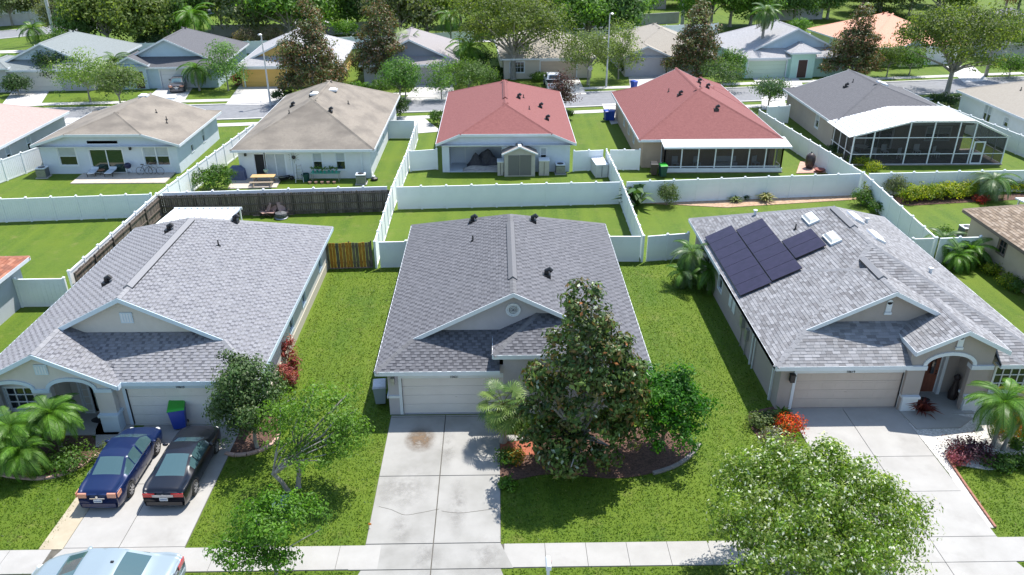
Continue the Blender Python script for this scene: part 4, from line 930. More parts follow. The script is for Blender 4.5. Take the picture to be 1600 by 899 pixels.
SV = stucco('stucco_slate', (.22,.24,.29)); MINT = stucco('stucco_mint', (.42,.62,.54)); YEL = stucco('stucco_yellow', (.62,.42,.14)); LBL = stucco('stucco_light_blue', (.42,.53,.62)); GRN = stucco('stucco_pear', (.50,.52,.27)); CRM = stucco('stucco_cream', (.56,.50,.42)); PGR = stucco('stucco_grey', (.42,.42,.46))
GDW = M('garage_door_white', L(.66,.67,.70), rough=.6); GDY = M('garage_door_yellow', L(.60,.38,.10), rough=.6); GDT = M('garage_door_tan', L(.50,.41,.33), rough=.6); GDV = M('garage_door_violet', L(.36,.345,.38), rough=.6); GDM = M('garage_door_mint', L(.50,.62,.50), rough=.6)
def cpx(px, py, z=2.6): return gp(px, py, z)
X, Y = gp(70,112,2.6); front_house(X-7.2, Y+.6, 12.2, 17, .46, PGR, GY, 'grey house with a blue grey roof and cream garage door, far left corner', (2.9-.5+ .2,4.8), GDL, gab=LBL, ent=(-.8,2.6,-.3,2.9,'hip'))
X, Y = gp(296,105,2.6); h2 = front_house(X-9.4, Y-.4, 12.8, 16.5, .48, LBL, DGR, 'pale blue house with a dark roof, dark sedan on its white driveway', (5.2,4.2), GDW, gab=LBL, ent=(.3,4.6,-.3,2.9,'gable'), holes=[dict(s='F',r=1,a=1.9,z=.05,w=1.1,h=2.1,k='door',mat=M('door_dark',L(.05,.03,.03),rough=.5))])
X, Y = gp(448,104,2.6); front_house(X-6.2, Y, 12.6, 16.5, .46, YEL, GL, 'yellow house with a light grey roof behind the largest dark magnolia', (.4,5.0), GDY, ent=(6.5,12,-.1,3.0,'hip'))
X, Y = gp(713,102,2.6); front_house(X-11.8, Y, 12.2, 16.5, .46, PGR, GM, 'grey house with a mauve roof between a dark magnolia and a big oak', (6.2,4.6), GDV, gab=SV, cd=1.2, ent=(1.5,6.0,.5,2.9,'hip'))
X, Y = gp(902,92,2.6); front_house(X-9.7, Y, 12.2, 16, .40, CRM, TAN, 'cream house half hidden by the big oak, white pickup in front', (4.7,4.6), GDT, cd=0, holes=[dict(s='F',a=.8,z=.8,w=1.8,h=1.3,k='grid42')])
X, Y = gp(981,89,2.6); front_house(X-.5, Y+.3, 12.2, 16, .42, PGR, TAN, 'grey house with a beige roof and two front gables right of the street lamp', (.8,4.7), GDV, cd=0, ent=(-.1,6.1,-.4,2.62,'gable'), holes=[dict(s='F',a=7.4,z=.9,w=1.2,h=1.1,k='grid32')])
X, Y = gp(1168,92,2.6); h7 = front_house(X-.3, Y+.2, 14.5, 16, .46, MINT, GL, 'mint green house with a mottled grey roof and arched entry', (.35,5.0), GDM, gab=LBL, rz=R(5), ent=(5.7,9.7,-.7,3.3,'hip'), holes=[dict(s='F',a=11.0,z=.8,w=1.6,h=1.3,k='grid43'),dict(s='F',r=1,a=.9,z=.05,w=1.3,h=2.3,k='door',mat=M('door_umber',L(.05,.025,.02),rough=.5)),dict(s='L',a=3,z=.9,w=.7,h=1.3,k='sash'),dict(s='L',a=6,z=.9,w=.7,h=1.3,k='sash'),dict(s='L',a=9,z=.9,w=.7,h=1.3,k='sash')])
X, Y = gp(1272,44,2.6); front_house(X+.8, Y-17.5, 15, 17, .42, GRN, OR, 'green walled house with an orange roof behind a dark magnolia', (8.8,4.8), GDW, rz=R(7), cd=0, ent=(4.6,8.9,-.8,2.7,'gable'), gab=LBL, holes=[dict(s='F',a=5.0,z=.5,w=2.2,h=1.7,k='double'),dict(s='L',a=6,z=.9,w=.7,h=1.3,k='sash')])
X, Y = gp(1530,52,2.6); front_house(X-1.5, Y-9, 15, 17, .44, PGR, shinglemat('shingles_violet', L(.18,.17,.20), L(.25,.24,.27)), 'violet grey roofed house beyond the tall palm at the right edge', (5,4.8), GDW, rz=R(9))
# driveways across and on this side of the back street
def bslab(px, z=.02):
    b = MB(); P = [gp(x, y) for x, y in px]; b.prism(P, 0.001, z+.022); o = b.build('driveway', CONCB); o['kind'] = 'structure'; return o
for px in ([(22,140),(80,138),(62,166),(0,168)], [(252,135),(304,133),(288,158),(222,160)], [(376,132),(448,131),(438,164),(352,165)], [(655,127),(706,126),(712,157),(631,158)], [(850,119),(902,118),(916,148),(856,150)], [(981,115),(1036,114),(1040,143),(986,144)],
           [(1166,111),(1237,109),(1258,138),(1190,140)], [(1478,104),(1520,103),(1545,126),(1506,130)],
           [(105,185),(150,184),(130,215),(60,220)], [(940,163),(980,162),(985,190),(955,195)], [(1000,161),(1040,160),(1040,185),(1000,188)], [(620,184),(660,183),(690,206),(640,210)], [(1190,152),(1226,151),(1228,170),(1190,172)]): bslab(px)
# ------------------------------------------------------------------ fences
_post = MB(); _post.box(-.065,.065,-.065,.065,0,1.86); _post.add([(-.085,-.085,1.86),(.085,-.085,1.86),(.085,.085,1.86),(-.085,.085,1.86),(0,0,1.95)], [(0,3,2,1),(0,1,4),(1,2,4),(2,3,4),(3,0,4)]); POSTM = _post.mesh('post', WHITE)
_pn = MB(); _pn.box(0,1,-.022,.022,.1,1.72)
for i in range(10): _pn.box(.01+i*.098,.098+i*.098,-.036,-.022,.12,1.7)
PANELM = _pn.mesh('panel', WHITE)
_r = MB(); _r.box(0,1,-.045,.045,1.70,1.80); RAILM = _r.mesh('top_rail', WHITE); _r = MB(); _r.box(0,1,-.045,.045,.04,.16); RAILB = _r.mesh('bottom_rail', WHITE)
def vfence(pts, label, step=1.82, first=True, last=True, gate=None, world=False, h=1.0):
    P = [Vector((*(p if world else gp(p[0], p[1], 1.82)), 0)) for p in pts]
    root = empty('fence', P[0], 0, label, 'fence', 'white vinyl fences between the gardens')
    O = P[0]
    for i in range(len(P)-1):
        a, b = P[i]-O, P[i+1]-O; d = b-a; n = max(1, round(d.length/step)); ang = math.atan2(d.y, d.x)
        for k in range(n+1):
            if k == n and i < len(P)-2: continue
            if (k == 0 and i == 0 and not first) or (k == n and not last): continue
            link('post', POSTM, root, loc=a+d*k/n, rot=(0,0,ang), scale=(1,1,h))
        for k in range(n):
            L_ = d.length/n-.13; q = a+d*k/n+d.normalized()*.065
            link('panel', PANELM, root, loc=q, rot=(0,0,ang), scale=(L_,1,h)); link('top_rail', RAILM, root, loc=q, rot=(0,0,ang), scale=(L_,1,h)); link('bottom_rail', RAILB, root, loc=q, rot=(0,0,ang), scale=(L_,1,h))
    return root
vfence([(-40,312),(235,303)], 'white fence across the back of the lawn at the far left')
vfence([(395,194),(244,303),(107,424)], 'white fence running from the brown roofed house past the weathered wooden fence')
vfence([(252,301),(606,291)], 'white fence standing just behind the long brown wooden fence', first=False, last=False)
vfence([(651,190),(636,236),(612,293),(585,378)], 'white fence between the brown roof yard and the red roof yard, reaching the striped gate')
vfence([(606,188),(648,188)], 'short white fence beside the streaked brown roof house', last=False)
vfence([(640,236),(682,233)], 'short white fence left of the covered patio')
vfence([(618,292),(970,284)], 'long white fence behind the middle house lawn', first=False, last=False)
vfence([(948,234),(972,284),(1006,369)], 'white fence with the white storage box leaning beside it')
g1 = vfence([(897,236),(944,234)], 'white fence gate right of the red clipped gable house', step=1.5, last=False)
vfence([(952,234),(1000,234)], 'white fence panel left of the beige red roofed house', step=1.5, first=False)
vfence([(590,378),(634,377)], 'white fence and gate between the striped gate and the middle house', first=False)
vfence([(951,369),(1003,369)], 'white fence right behind the middle house corner', last=False)
vfence([(1011,369),(1076,364)], 'white fence beside the palm at the solar panel house', first=False)
vfence([(978,284),(1346,271)], 'long white fence behind the sandy flower bed', first=False, last=False)
vfence([(1357,271),(1640,265)], 'white fence behind the yellow hedge', first=False)
vfence([(1187,172),(1350,270),(1464,372)], 'white fence sloping down past the solar roof house from the screened patios')
vfence([(1427,373),(1461,372)], 'short white fence touching the solar roof house', last=False)
vfence([(1468,372),(1533,370)], 'short white fence with a corner post near the sand coloured house', first=False)
vfence([(1466,161),(1640,228)], 'white fence between the dark roof house and the right edge house')
vfence([(1200,167),(1234,165)], 'short white gate beside the dark roofed house', step=1.5)
vfence([(-30,261),(61,229)], 'white fence left of the pale blue house')
vfence([(22,436),(99,435)], 'white double gate at the corner of the wooden fence', step=2.0)
for px, lbl in (((112,76),'behind the corner house'),((398,76),'behind the dark roofed house')): pass
def gxy(*p): return [gp(x, y) for x, y in p]
vfence(gxy((60,92),(150,89),(390,84),(430,83)), 'white fence along the boulevard behind the dark roofed and blue grey roofed houses', world=True, step=2.4)
vfence(gxy((500,79),(600,75),(740,67)), 'white fence along the boulevard behind the dark magnolias', world=True, step=2.4)
vfence(gxy((860,65),(960,61),(1040,58),(1120,54)), 'white fence along the boulevard behind the beige roofs', world=True, step=2.4)
# latches and hinges on gates
for px, py in ((899,240),(921,237)): 
    x, y = gp(px, py, 1.6)
# weathered wooden fence: posts, rails and a board panel in each bay
def wfence(P, label, step=2.4, h=1.72, flip=1, world=True):
    P = [Vector((*p, 0)) for p in P]; O = P[0]; root = empty('wooden_fence', O, 0, label, 'fence')
    for i in range(len(P)-1):
        a, b = P[i]-O, P[i+1]-O; d = b-a; n = max(1, round(d.length/step)); u = d.normalized(); nn = Vector((u.y,-u.x,0))*flip
        for k in range(n+1): c = a+d*k/n; q = MB(); q.bar(c+nn*.05, c+nn*.05+Vector((0,0,h+.05)), .09, .09, c=(.75,.72,.7), up=u); q.build('post', WOODG, root)
        for k in range(n):
            c0 = a+d*k/n; c1 = a+d*(k+1)/n; bw = .14; m = int((c1-c0).length/bw); q = MB()
            for j in range(m):
                p = c0+u*(j+.5)*((c1-c0).length/m)-nn*.02; t = .6+.8*random.random(); dz = random.uniform(-.02,.03)
                q.bar(p+Vector((0,0,.04)), p+Vector((0,0,h+dz)), (c1-c0).length/m-.012, .02, c=(t,t*random.uniform(.93,1),t*random.uniform(.88,.98)), up=nn)
            q.build('boards', WOODG, root)['kind'] = 'stuff'
            for z in (.3, h/2, h-.18): q = MB(); q.bar(c0+nn*.03+Vector((0,0,z)), c1+nn*.03+Vector((0,0,z)), .09, .04, c=(.95,.9,.86), up=nn); q.build('rail', WOODG, root)
    return root
wa = gp(246,303,1.82); wb_ = gp(608,294,1.82); wc_ = gp(109,425,1.82)
wfence([(wa[0]+.12, wa[1]-.2), (wb_[0], wb_[1]-.2)], 'long dark weathered wooden fence behind the left lawn')
wfence([(wa[0]+.16, wa[1]-.25), (wc_[0]+.2, wc_[1])], 'weathered wooden fence running along the patio cover side', flip=-1)
# striped wooden gate: every board its own part
gl = gp(512,420); gr = gp(583,418); gt = empty('wooden_gate', (gl[0],gl[1],0), math.atan2(gr[1]-gl[1], gr[0]-gl[0]), 'wooden gate of mixed orange and grey boards', 'gate')
GW = math.hypot(gr[0]-gl[0], gr[1]-gl[1]); nb = 14
for k in range(nb):
    c = [(2.0,1.05,.18),(.8,.75,.6),(2.2,1.2,.2),(.7,.66,.5),(1.5,1.0,.35),(.6,.6,.55)][[1,0,2,5,0,4,2,0,1,3,0,2,1,5][k]]
    q = MB(); q.box(k*GW/nb+.008,(k+1)*GW/nb-.008,-.012,.012,.05,1.75+random.uniform(-.03,.03), c=tuple(1.5*x for x in c)); q.build('board', WOODG, gt)
for x in (0.02, GW/2, GW-.06): q = MB(); q.box(x,x+.07,.015,.06,.02,1.85, c=(1,.95,.9)); q.build('post', WOODG, gt)
for z in (.35,1.45): q = MB(); q.box(0.1,GW-.1,.013,.05,z,z+.09, c=(1,.9,.8)); q.build('rail', WOODG, gt)
q = MB(); q.box(.02,GW-.02,-.1,.05,.0,.04, c=(1.6,1.5,1.3)); q.build('sill', WOODG, gt)

# ------------------------------------------------------------------ vegetation
def crown_mesh(name, lobes, nclump, per, leaf, palette, seed, rough=7, sig=0.28, up=0.5, asp=0.55, mat=None, shell=0.55, jit=0.25, accents=None, clumpvar=0.25):
    r = np.random.default_rng(seed); L_ = np.array(lobes, float)
    if rough and len(L_) < 40:
        ex = []
        for q in range(rough*2):
            b_ = L_[r.integers(len(L_))]; dd = r.normal(size=3); dd[2] = abs(dd[2])*.8-.25; dd /= np.linalg.norm(dd); f_ = r.uniform(.22,.4); ex.append([*(b_[:3]+dd*b_[3:6]*r.uniform(.85,1.12)), *(b_[3:6]*f_)])
        L_ = np.concatenate([L_, np.array(ex)])
    vol = L_[:,3]*L_[:,4]*L_[:,5]; vol = vol**0.75; pk = r.choice(len(L_), nclump, p=vol/vol.sum())
    d = r.normal(size=(nclump,3)); d[:,2] = np.where(d[:,2] < -.5, -d[:,2], d[:,2]); d /= np.linalg.norm(d, axis=1)[:,None]
    rad = shell+(1-shell)*r.random(nclump)**0.6
    C = L_[pk,:3]+d*rad[:,None]*L_[pk,3:6]
    out = C-L_[:,:3].mean(0); out[:,2] *= .6; out /= (np.linalg.norm(out, axis=1)[:,None]+1e-6)
    n = nclump*per; ci = np.repeat(np.arange(nclump), per)
    off = r.normal(size=(n,3)); off /= np.linalg.norm(off, axis=1)[:,None]; off *= (r.random((n,1))**.5)*sig*1.7; off[:,2] *= .75
    P = C[ci]+off
    nr = off/(sig)+out[ci]*.6+np.array([0,0,up])+r.normal(size=(n,3))*.55; nr /= np.linalg.norm(nr, axis=1)[:,None]
    a = np.cross(nr, r.normal(size=(n,3))); a /= (np.linalg.norm(a, axis=1)[:,None]+1e-6); b = np.cross(nr, a)
    ln = leaf*(.65+.7*r.random((n,1))); wd = ln*asp
    V = np.stack([P-a*ln/2, P+b*wd/2-nr*ln*.06, P+a*ln/2, P-b*wd/2-nr*ln*.06], 1)
    pal_ = np.array([p for p in palette]); w = r.integers(len(pal_), size=nclump); own = r.integers(len(pal_), size=n)
    col = pal_[np.where(r.random(n) < .55, w[ci], own)]; col = col*(1-jit/2+jit*r.random((n,1)))*(1-clumpvar/2+clumpvar*r.random((nclump,1)))[ci]
    if accents:
        for ac, frac, hi in accents:
            m = (r.random(n) < frac) & ((off@np.array([0,0,1]) > -9) if not hi else (nr[:,2] > .35)); col[m] = np.array(ac)*(.8+.4*r.random((m.sum(),1)))
    return npmesh(name, V.reshape(-1,3), np.arange(4*n).reshape(-1,4), mat or LEAF, col), C
def limbs(C, base, fork, r0, n, seed, bend=.3, tips=.02):
    r = random.Random(seed); b = MB(); base = Vector(base); fork = Vector(fork)
    b.tube([base, base.lerp(fork,.08)+Vector((0,0,.0)), base.lerp(fork,.5)+Vector((r.uniform(-.06,.06),r.uniform(-.06,.06),0)), fork], [r0*1.45, r0*1.08, r0*.92, r0*.8], 8)
    idx = [r.randrange(len(C)) for _ in range(n)]
    for i in idx:
        e = Vector(C[i]); 
        if e.z < fork.z: e.z = fork.z+abs(fork.z-e.z)*.5
        m = fork.lerp(e, .5)+Vector((r.uniform(-bend,bend), r.uniform(-bend,bend), r.uniform(0,bend)))
        b.tube([fork-Vector((0,0,r0)), fork.lerp(m,.5)+Vector((r.uniform(-.1,.1)*bend,0,.05)), m, e], [r0*.55, r0*.42, r0*.28, tips], 5)
    return b
ALLTREES = []
def tree(x, y, lobes, leaf, n, per, palette, label, name='tree', cat='tree', group=None, trunk=(.14,1.2), barkm=None, seed=1, nl=9, sig=.3, fname='crown', tname='trunk', scale=1, rz=0, tilt=(0,0), extra_trunks=(), **kw):
    o = empty(name, (x,y,0), rz, label, cat, group)
    me, C = crown_mesh(fname, lobes, n, per, leaf, palette, seed, sig=sig, **kw); link(fname, me, o)
    if trunk: 
        cz = np.array(lobes)[:,:3].mean(0)
        limbs(C, (0,0,-.03), (cz[0]*.2+tilt[0], cz[1]*.2+tilt[1], trunk[1]), trunk[0], nl, seed).build(tname, barkm or BARK, o)
        for k, (dx, dy, r_, fz) in enumerate(extra_trunks): limbs(C, (dx,dy,-.03), (dx*2.2,dy*2.2,fz), r_, max(3,nl//2), seed+k+5).build(tname, barkm or BARK, o)
    o.scale = (scale,)*3; return o
G_MAG = [(.055,.105,.022),(.085,.145,.032),(.035,.075,.018),(.14,.20,.05),(.10,.095,.03)]
G_OAK = [(.10,.145,.03),(.14,.19,.045),(.075,.115,.024),(.18,.22,.06)]
G_MID = [(.065,.14,.020),(.09,.19,.028),(.05,.105,.016),(.12,.22,.035)]
G_DRK = [(.042,.088,.024),(.06,.115,.034),(.03,.068,.018)]
G_LIM = [(.10,.22,.020),(.14,.27,.03),(.07,.17,.015)]
G_GRY = [(.15,.20,.07),(.20,.26,.10),(.11,.15,.05)]
# --- tall magnolia in front of the middle house
mx, my = 2.95, 26.75
lob = [(.1,0,1.7,1.9,1.8,1.0),(.1,0,3.3,2.2,2.0,1.3),(.2,0,4.8,1.95,1.8,1.1),(.2,0,6.1,1.45,1.4,.9),(.2,0,7.2,.95,.95,.8),(.1,0,8.2,.5,.5,.55),(-.35,0,7.9,.3,.3,.3),
 (-1.9,-.3,2.9,.8,.8,.7),(2.2,.2,2.3,.8,.9,.8),(-.3,-.9,1.2,1.5,1.2,.7),(-1.7,.2,4.4,.65,.7,.5),(2.0,.3,4.3,.65,.7,.5),(1.7,-.2,5.8,.5,.5,.45),(-1.3,.1,6.0,.5,.5,.4),(2.3,-.1,3.2,.5,.6,.5),(.95,0,7.1,.4,.4,.35),(-.9,0,7.1,.3,.3,.3)]
lob = [(a*.95,b,c*1.0,d*.93,e*.98,f*1.0) for a,b,c,d,e,f in lob]+[(-1.0,-.2,1.5,1.1,1.1,.9),(1.3,-.2,1.4,1.0,1.1,.8)]
tree(mx+.15, my-.4, lob, .22, 430, 38, G_MAG, 'tall dark magnolia with rusty leaves and buds in front of the middle house', 'magnolia_tree', trunk=(.16,1.6), barkm=BARKG, seed=11, nl=30, sig=.25, mat=LEAFG, shell=.62, accents=[((.38,.15,.05),.010,False),((.17,.11,.035),.09,False),((.42,.48,.34),.03,True)], fname='crown', clumpvar=.7, rough=12)
# --- round bright green tree to its right
lob = [(0,0,2.3,1.55,1.5,1.25),(.7,-.1,2.0,1.25,1.3,1.1),(-.6,.2,2.9,1.0,1.1,.9),(.4,.3,3.2,.9,.9,.7),(.1,-.6,1.4,1.4,1.2,.8)]
lob = [(a*.92,b,c,d*.92,e*.95,f) for a,b,c,d,e,f in lob]
tree(6.95, 27.55, lob, .15, 300, 36, [(.035,.14,.012),(.055,.19,.018),(.025,.10,.010),(.09,.24,.025)], 'round bright green tree in the mulch bed right of the magnolia', 'round_tree', trunk=(.09,.8), seed=12, sig=.24, shell=.5, clumpvar=.5)
# --- flowering crape myrtle, foreground right
cx_, cy_ = gp(1255, 905, 0); lob = [(0,.1,3.0,2.9,2.4,1.5),(-2.0,.4,3.0,1.5,1.4,1.1),(1.8,.3,2.7,1.8,1.5,1.2),(3.2,.2,2.2,1.2,1.0,.9),(.2,.9,3.9,1.9,1.2,.9),(-1.4,1.4,3.6,1.1,.9,.8),(-.6,-1.2,2.4,2.6,1.4,1.1),(1.2,-1.2,2.2,2.4,1.3,1.0)]
tree(cx_-.25, cy_+.1, lob, .125, 980, 42, [(.15,.24,.035),(.19,.30,.05),(.10,.17,.025),(.27,.34,.09)], 'crape myrtle with white flower clusters in the foreground by the pavement', 'crape_myrtle', trunk=(.09,1.4), barkm=BARKG, seed=13, nl=14, sig=.25, shell=.35, rough=22, extra_trunks=((.25,.1,.07,1.5),(-.2,.15,.07,1.4)), accents=[((.72,.74,.62),.16,True)], clumpvar=.55)
# --- dark round holly by the left garage
hx, hy = gp(402, 700); lob = [(0,0,2.5,1.6,1.5,1.5),(-.5,-.2,1.8,1.4,1.3,1.1),(.5,.1,2.0,1.4,1.3,1.1),(.0,.2,3.5,1.0,1.0,.8)]
tree(hx, hy, lob, .13, 360, 36, [(.045,.095,.022),(.065,.125,.03),(.032,.068,.016),(.11,.16,.06)], 'dark round holly in the curved bed right of the left garage', 'holly_tree', trunk=(.09,.9), seed=14, sig=.22, mat=LEAFG, shell=.5, barkm=BARKG, clumpvar=.5)
# --- sparse young trees on the left lawn
sx, sy = gp(466, 762); lob = [(1.1,.6,2.9,2.0,1.3,1.0),(-.3,.4,2.3,1.2,1.0,.9),(2.4,-.2,2.0,1.2,1.1,.8),(1.0,-.7,1.7,1.6,.9,.7)]
lob = [(a*.8+.05,b,c+.25,d*.9,e,f*1.2) for a,b,c,d,e,f in lob]
tree(sx, sy, lob, .13, 290, 26, [(.13,.25,.03),(.18,.32,.05),(.09,.18,.02)], 'thin light green tree with pale bare twigs on the left lawn', 'young_tree', trunk=(.10,1.7), barkm=BARKG, seed=15, nl=22, sig=.22, shell=.2, extra_trunks=((-.35,-.2,.09,1.1),), fname='crown')
sx, sy = gp(440, 905); lob = [(-.1,.2,2.4,1.3,1.0,.9),(.9,.5,2.5,1.0,.8,.7),(-.8,-.3,1.8,.9,.9,.8),(.1,-.4,1.3,.8,.7,.7)]
tree(sx-.1, sy-.1, lob, .13, 250, 28, [(.10,.23,.018),(.14,.29,.028),(.07,.16,.018)], 'thin young tree overhanging the pavement near the light blue car', 'young_tree', trunk=(.06,1.0), barkm=BARKG, seed=16, nl=16, sig=.2, shell=.2)

# --- shrubs
def shrub(px, py, r, h, palette, label, seed, leaf=.12, cat='shrub', group=None, n=None, z0=0.0, world=None, sx=1.0, mat=None, accents=None, name='shrub', per=30, up=.5, asp=.55):
    x, y = world or gp(px, py); n = n or max(14, int(60*r*r*h/ (leaf/.12)**2+14))
    o = empty(name, (x,y,0), 0, label, cat, group)
    lob = [(0,0,h*.5,r*sx,r,h*.5),(r*.35*sx,r*.1,h*.42,r*.6*sx,r*.7,h*.4),(-r*.35*sx,-r*.1,h*.45,r*.6*sx,r*.7,h*.42)]
    me, C = crown_mesh('foliage', lob, n, per, leaf, palette, seed, sig=min(.25,.3*r+.05), shell=.4, mat=mat, accents=accents, up=up, asp=asp); link('foliage', me, o)
    limbs(C, (0,0,-.02), (0,0,h*.25), .03, 5, seed, bend=.1).build('stem', BARK, o)
    return o
YEL_ = [(.30,.33,.02),(.38,.40,.03),(.18,.26,.02),(.12,.2,.02)]; PUR = [(.075,.025,.05),(.11,.035,.06),(.05,.02,.035)]; REDL = [(.30,.05,.05),(.40,.10,.08),(.18,.03,.035),(.45,.2,.15)]
shrub(112, 728, .95, .8, G_MID, 'low rounded green shrub left of the blue sedan', 21, sx=1.2)
shrub(172, 706, .4, .35, G_GRY, 'small grey leaved plant at the tip of the kerbed bed', 22, leaf=.1)
for k, (px, py, r, h) in enumerate(((436,560,.35,1.5),(452,556,.4,1.6),(462,575,.35,1.2),(447,585,.35,1.1),(457,592,.3,.9),(440,540,.35,1.4))):
    shrub(px, py+12, r, h, REDL, 'red leaved ti plant along the left house side wall, '+['nearest the holly','second from the holly','largest of the row','middle one of the row','second from the far end','at the far end'][k], 30+k, leaf=.26, asp=.25, group='red ti plants by the side wall', n=14, per=16, up=.9, name='ti_plant', cat='plant')
shrub(793, 722, .45, .6, G_MID, 'green shrub at the driveway edge beside the red mulch', 41)
shrub(805, 722, .4, .55, [(.35,.17,.01),(.28,.2,.02),(.12,.13,.02)], 'orange and green croton beside the driveway of the middle house', 42, name='croton', cat='plant')
shrub(792, 760, .3, .35, G_LIM, 'small lime coloured plant at the lawn edge under the magnolia', 43)
shrub(1231, 676, .55, .8, [(.65,.07,.02),(.75,.16,.02),(.55,.04,.02),(.06,.12,.02)], 'bright red and orange flowering ixora beside the right driveway', 44, leaf=.11, name='ixora', cat='plant')
shrub(1185, 668, .5, .6, G_GRY, 'grey green round shrub left of the ixora', 45)
shrub(1207, 692, .6, .55, [(.4,.4,.36),(.12,.16,.07),(.2,.22,.12)], 'variegated low shrub in front of the ixora', 46)
shrub(1198, 662, .45, .5, G_DRK, 'dark low shrub between the house wall and the ixora', 47)
shrub(1509, 716, .85, .75, PUR, 'purple leaved loropetalum on the white gravel', 48, sx=1.1)
shrub(1492, 722, .45, .45, [(.35,.10,.14),(.45,.16,.2),(.25,.06,.1)], 'pink leaved low plant in front of the purple shrub', 49)
shrub(1565, 678, .5, .85, [(.55,.13,.01),(.50,.30,.02),(.2,.18,.02)], 'orange and yellow croton left of the right hand palm stems', 50, name='croton', cat='plant')
shrub(1592, 682, .5, .9, [(.7,.12,.02),(.55,.3,.03),(.2,.2,.02)], 'red tipped croton at the right edge of the picture', 51, name='croton', cat='plant')
for k in range(4): shrub(1550+k*17, 730-k*1.5, .45, .4, G_MID, 'low green shrub edging the white gravel bed, '+['next to the purple shrub','second from the purple shrub','third from the purple shrub','farthest from the purple shrub'][k], 52+k, group='low shrubs edging the gravel bed')
shrub(1590, 700, .4, .35, G_MID, 'small green shrub behind the low edging at the right', 57)
for k, (px, py) in enumerate(((1355,655),)): pass
# garden beds, backyards
shrub(1041, 322, .75, 1.7, [(.10,.15,.05),(.14,.19,.07),(.08,.12,.04)], 'small loose shrub on the sandy bed before the long white fence', 60, leaf=.13)
def spiky(px, py, r, h, palette, label, seed, n=46, group=None, world=None, name='spiky_plant', wid=.05, cat='plant'):
    x, y = world or gp(px, py); rg = random.Random(seed); o = empty(name, (x,y,0), 0, label, cat, group); V = []; F = []; C = []
    for k in range(n):
        az = rg.uniform(0, 2*math.pi); el = rg.uniform(.35, 1.45); l = r*rg.uniform(.8,1.15); ca, sa = math.cos(az), math.sin(az); side = Vector((-sa,ca,0))*wid
        p0 = Vector((0,0,.05)); p1 = p0+Vector((ca*math.cos(el), sa*math.cos(el), math.sin(el)))*l*.6; p1.z = p1.z*h/r; p2 = p1+Vector((ca, sa, -.15))*l*.42
        i = len(V); V += [p0-side*.5, p0+side*.5, p1+side, p1-side, p2]; F += [(i,i+1,i+2,i+3),(i+3,i+2,i+4,i+4)]; c = palette[rg.randrange(len(palette))]; t = rg.uniform(.8,1.2); C += [[c[0]*t,c[1]*t,c[2]*t]]*2
    b = MB()
    for j in range(n): b.add([tuple(v) for v in V[j*5:j*5+5]], [(0,1,2,3),(3,2,4)], 0, tuple(C[2*j]))
    b.build('leaves', PALMF, o); return o
spiky(1438, 645, 1.0, .9, [(.16,.035,.03),(.24,.06,.04),(.10,.02,.02)], 'dark red spiky bromeliad in front of the brown door', 61, n=60, name='bromeliad', wid=.045)
spiky(1221, 652, .7, .6, G_MID+[(.14,.2,.05)], 'green spiky plant at the garage corner of the right house', 62)
spiky(1148, 316, .75, .7, [(.12,.18,.04),(.2,.24,.07)], 'spiky green plant on the sandy bed, left of a pair', 63); spiky(1163, 312, .6, .6, G_DRK, 'small dark spiky plant beside a lighter one on the sandy bed', 64)
spiky(1196, 315, .95, 1.0, [(.25,.26,.09),(.16,.2,.05),(.32,.3,.12)], 'yellowish spiky plant on the sandy bed before the long fence', 65, n=70)
spiky(1308, 250, 1.0, .9, [(.28,.24,.10),(.18,.2,.06)], 'straw coloured grassy plant left of the screen room', 66, n=60); shrub(1302, 240, .7, .8, G_DRK, 'dark shrub at the corner of the screen room', 67)
shrub(1345, 322, .75, 1.3, G_MID, 'leafy shrub in the fence corner behind the skylights', 68); shrub(1370, 334, .65, .95, G_MID, 'round trimmed bush beside the sloping white fence', 69)
shrub(1349, 318, .3, 1.6, [(.2,.22,.03),(.14,.2,.03)], 'upright yellowish plant in the fence corner', 70)
shrub(1345, 258, .7, .8, YEL_, 'yellow leaved shrub at the front left of the screen room', 71); shrub(1365, 268, .7, .7, YEL_, 'yellow green shrub behind the fence corner post', 72); shrub(1330,256,.5,.7,G_MID,'green shrub left of the yellow ones by the screen room',73)
o_ = shrub(1394, 306, .85, 1.6, [(.14,.17,.09),(.18,.21,.12)], 'grey green loose small tree in front of the white fence', 74)
for k in range(8): shrub(1415+k*14.5, 315-k*1.2, .78, 1.05+.15*random.random(), YEL_, 'yellow leaved hedge shrub before the white fence, '+['leftmost','second from left','third from left','fourth from left','fourth from right','third from right','second from right','rightmost, beside the palm'][k], 75+k, group='yellow hedge before the white fence', leaf=.16)
for k in range(2): shrub(1582+k*18, 300, .7, .9, YEL_, 'yellow shrub behind the white patio cover, '+['left one','right one'][k], 84+k, group='yellow shrubs behind the patio cover')
shrub(1533, 316, .6, .5, [(.4,.03,.03),(.3,.05,.02)], 'red flowering plant under the backyard palm', 86)
shrub(1475, 372, .55, .8, G_MID, 'round green bush inside the small fence corner', 87)
for k, (px, py, p) in enumerate(((1520,413,YEL_),(1535,416,G_MID),(1552,428,YEL_),(1588,455,G_MID),(1575,448,YEL_))): shrub(px, py, .6, .75, p, ['yellow green shrub left along the sand coloured wall','mid green shrub along the sand coloured wall','yellow shrub below the square window','green shrub at the right edge below the wall','yellowish shrub near the right edge below the wall'][k], 88+k)
shrub(335, 297, 1.5, 2.0, G_MID, 'large broad leaved bush beside the covered grill', 94, leaf=.3, asp=.3)
shrub(883, 188, .8, 1.2, G_DRK, 'dark shrub right of the red roof with clipped gable', 95, leaf=.2); shrub(684, 195, .8, 1.5, G_MID, 'round shrub left of the red clipped gable house', 96, leaf=.2)
shrub(624, 184, 1.0, 2.4, G_DRK, 'narrow dark shrub beside the brown streaked roof corner', 97, leaf=.2)
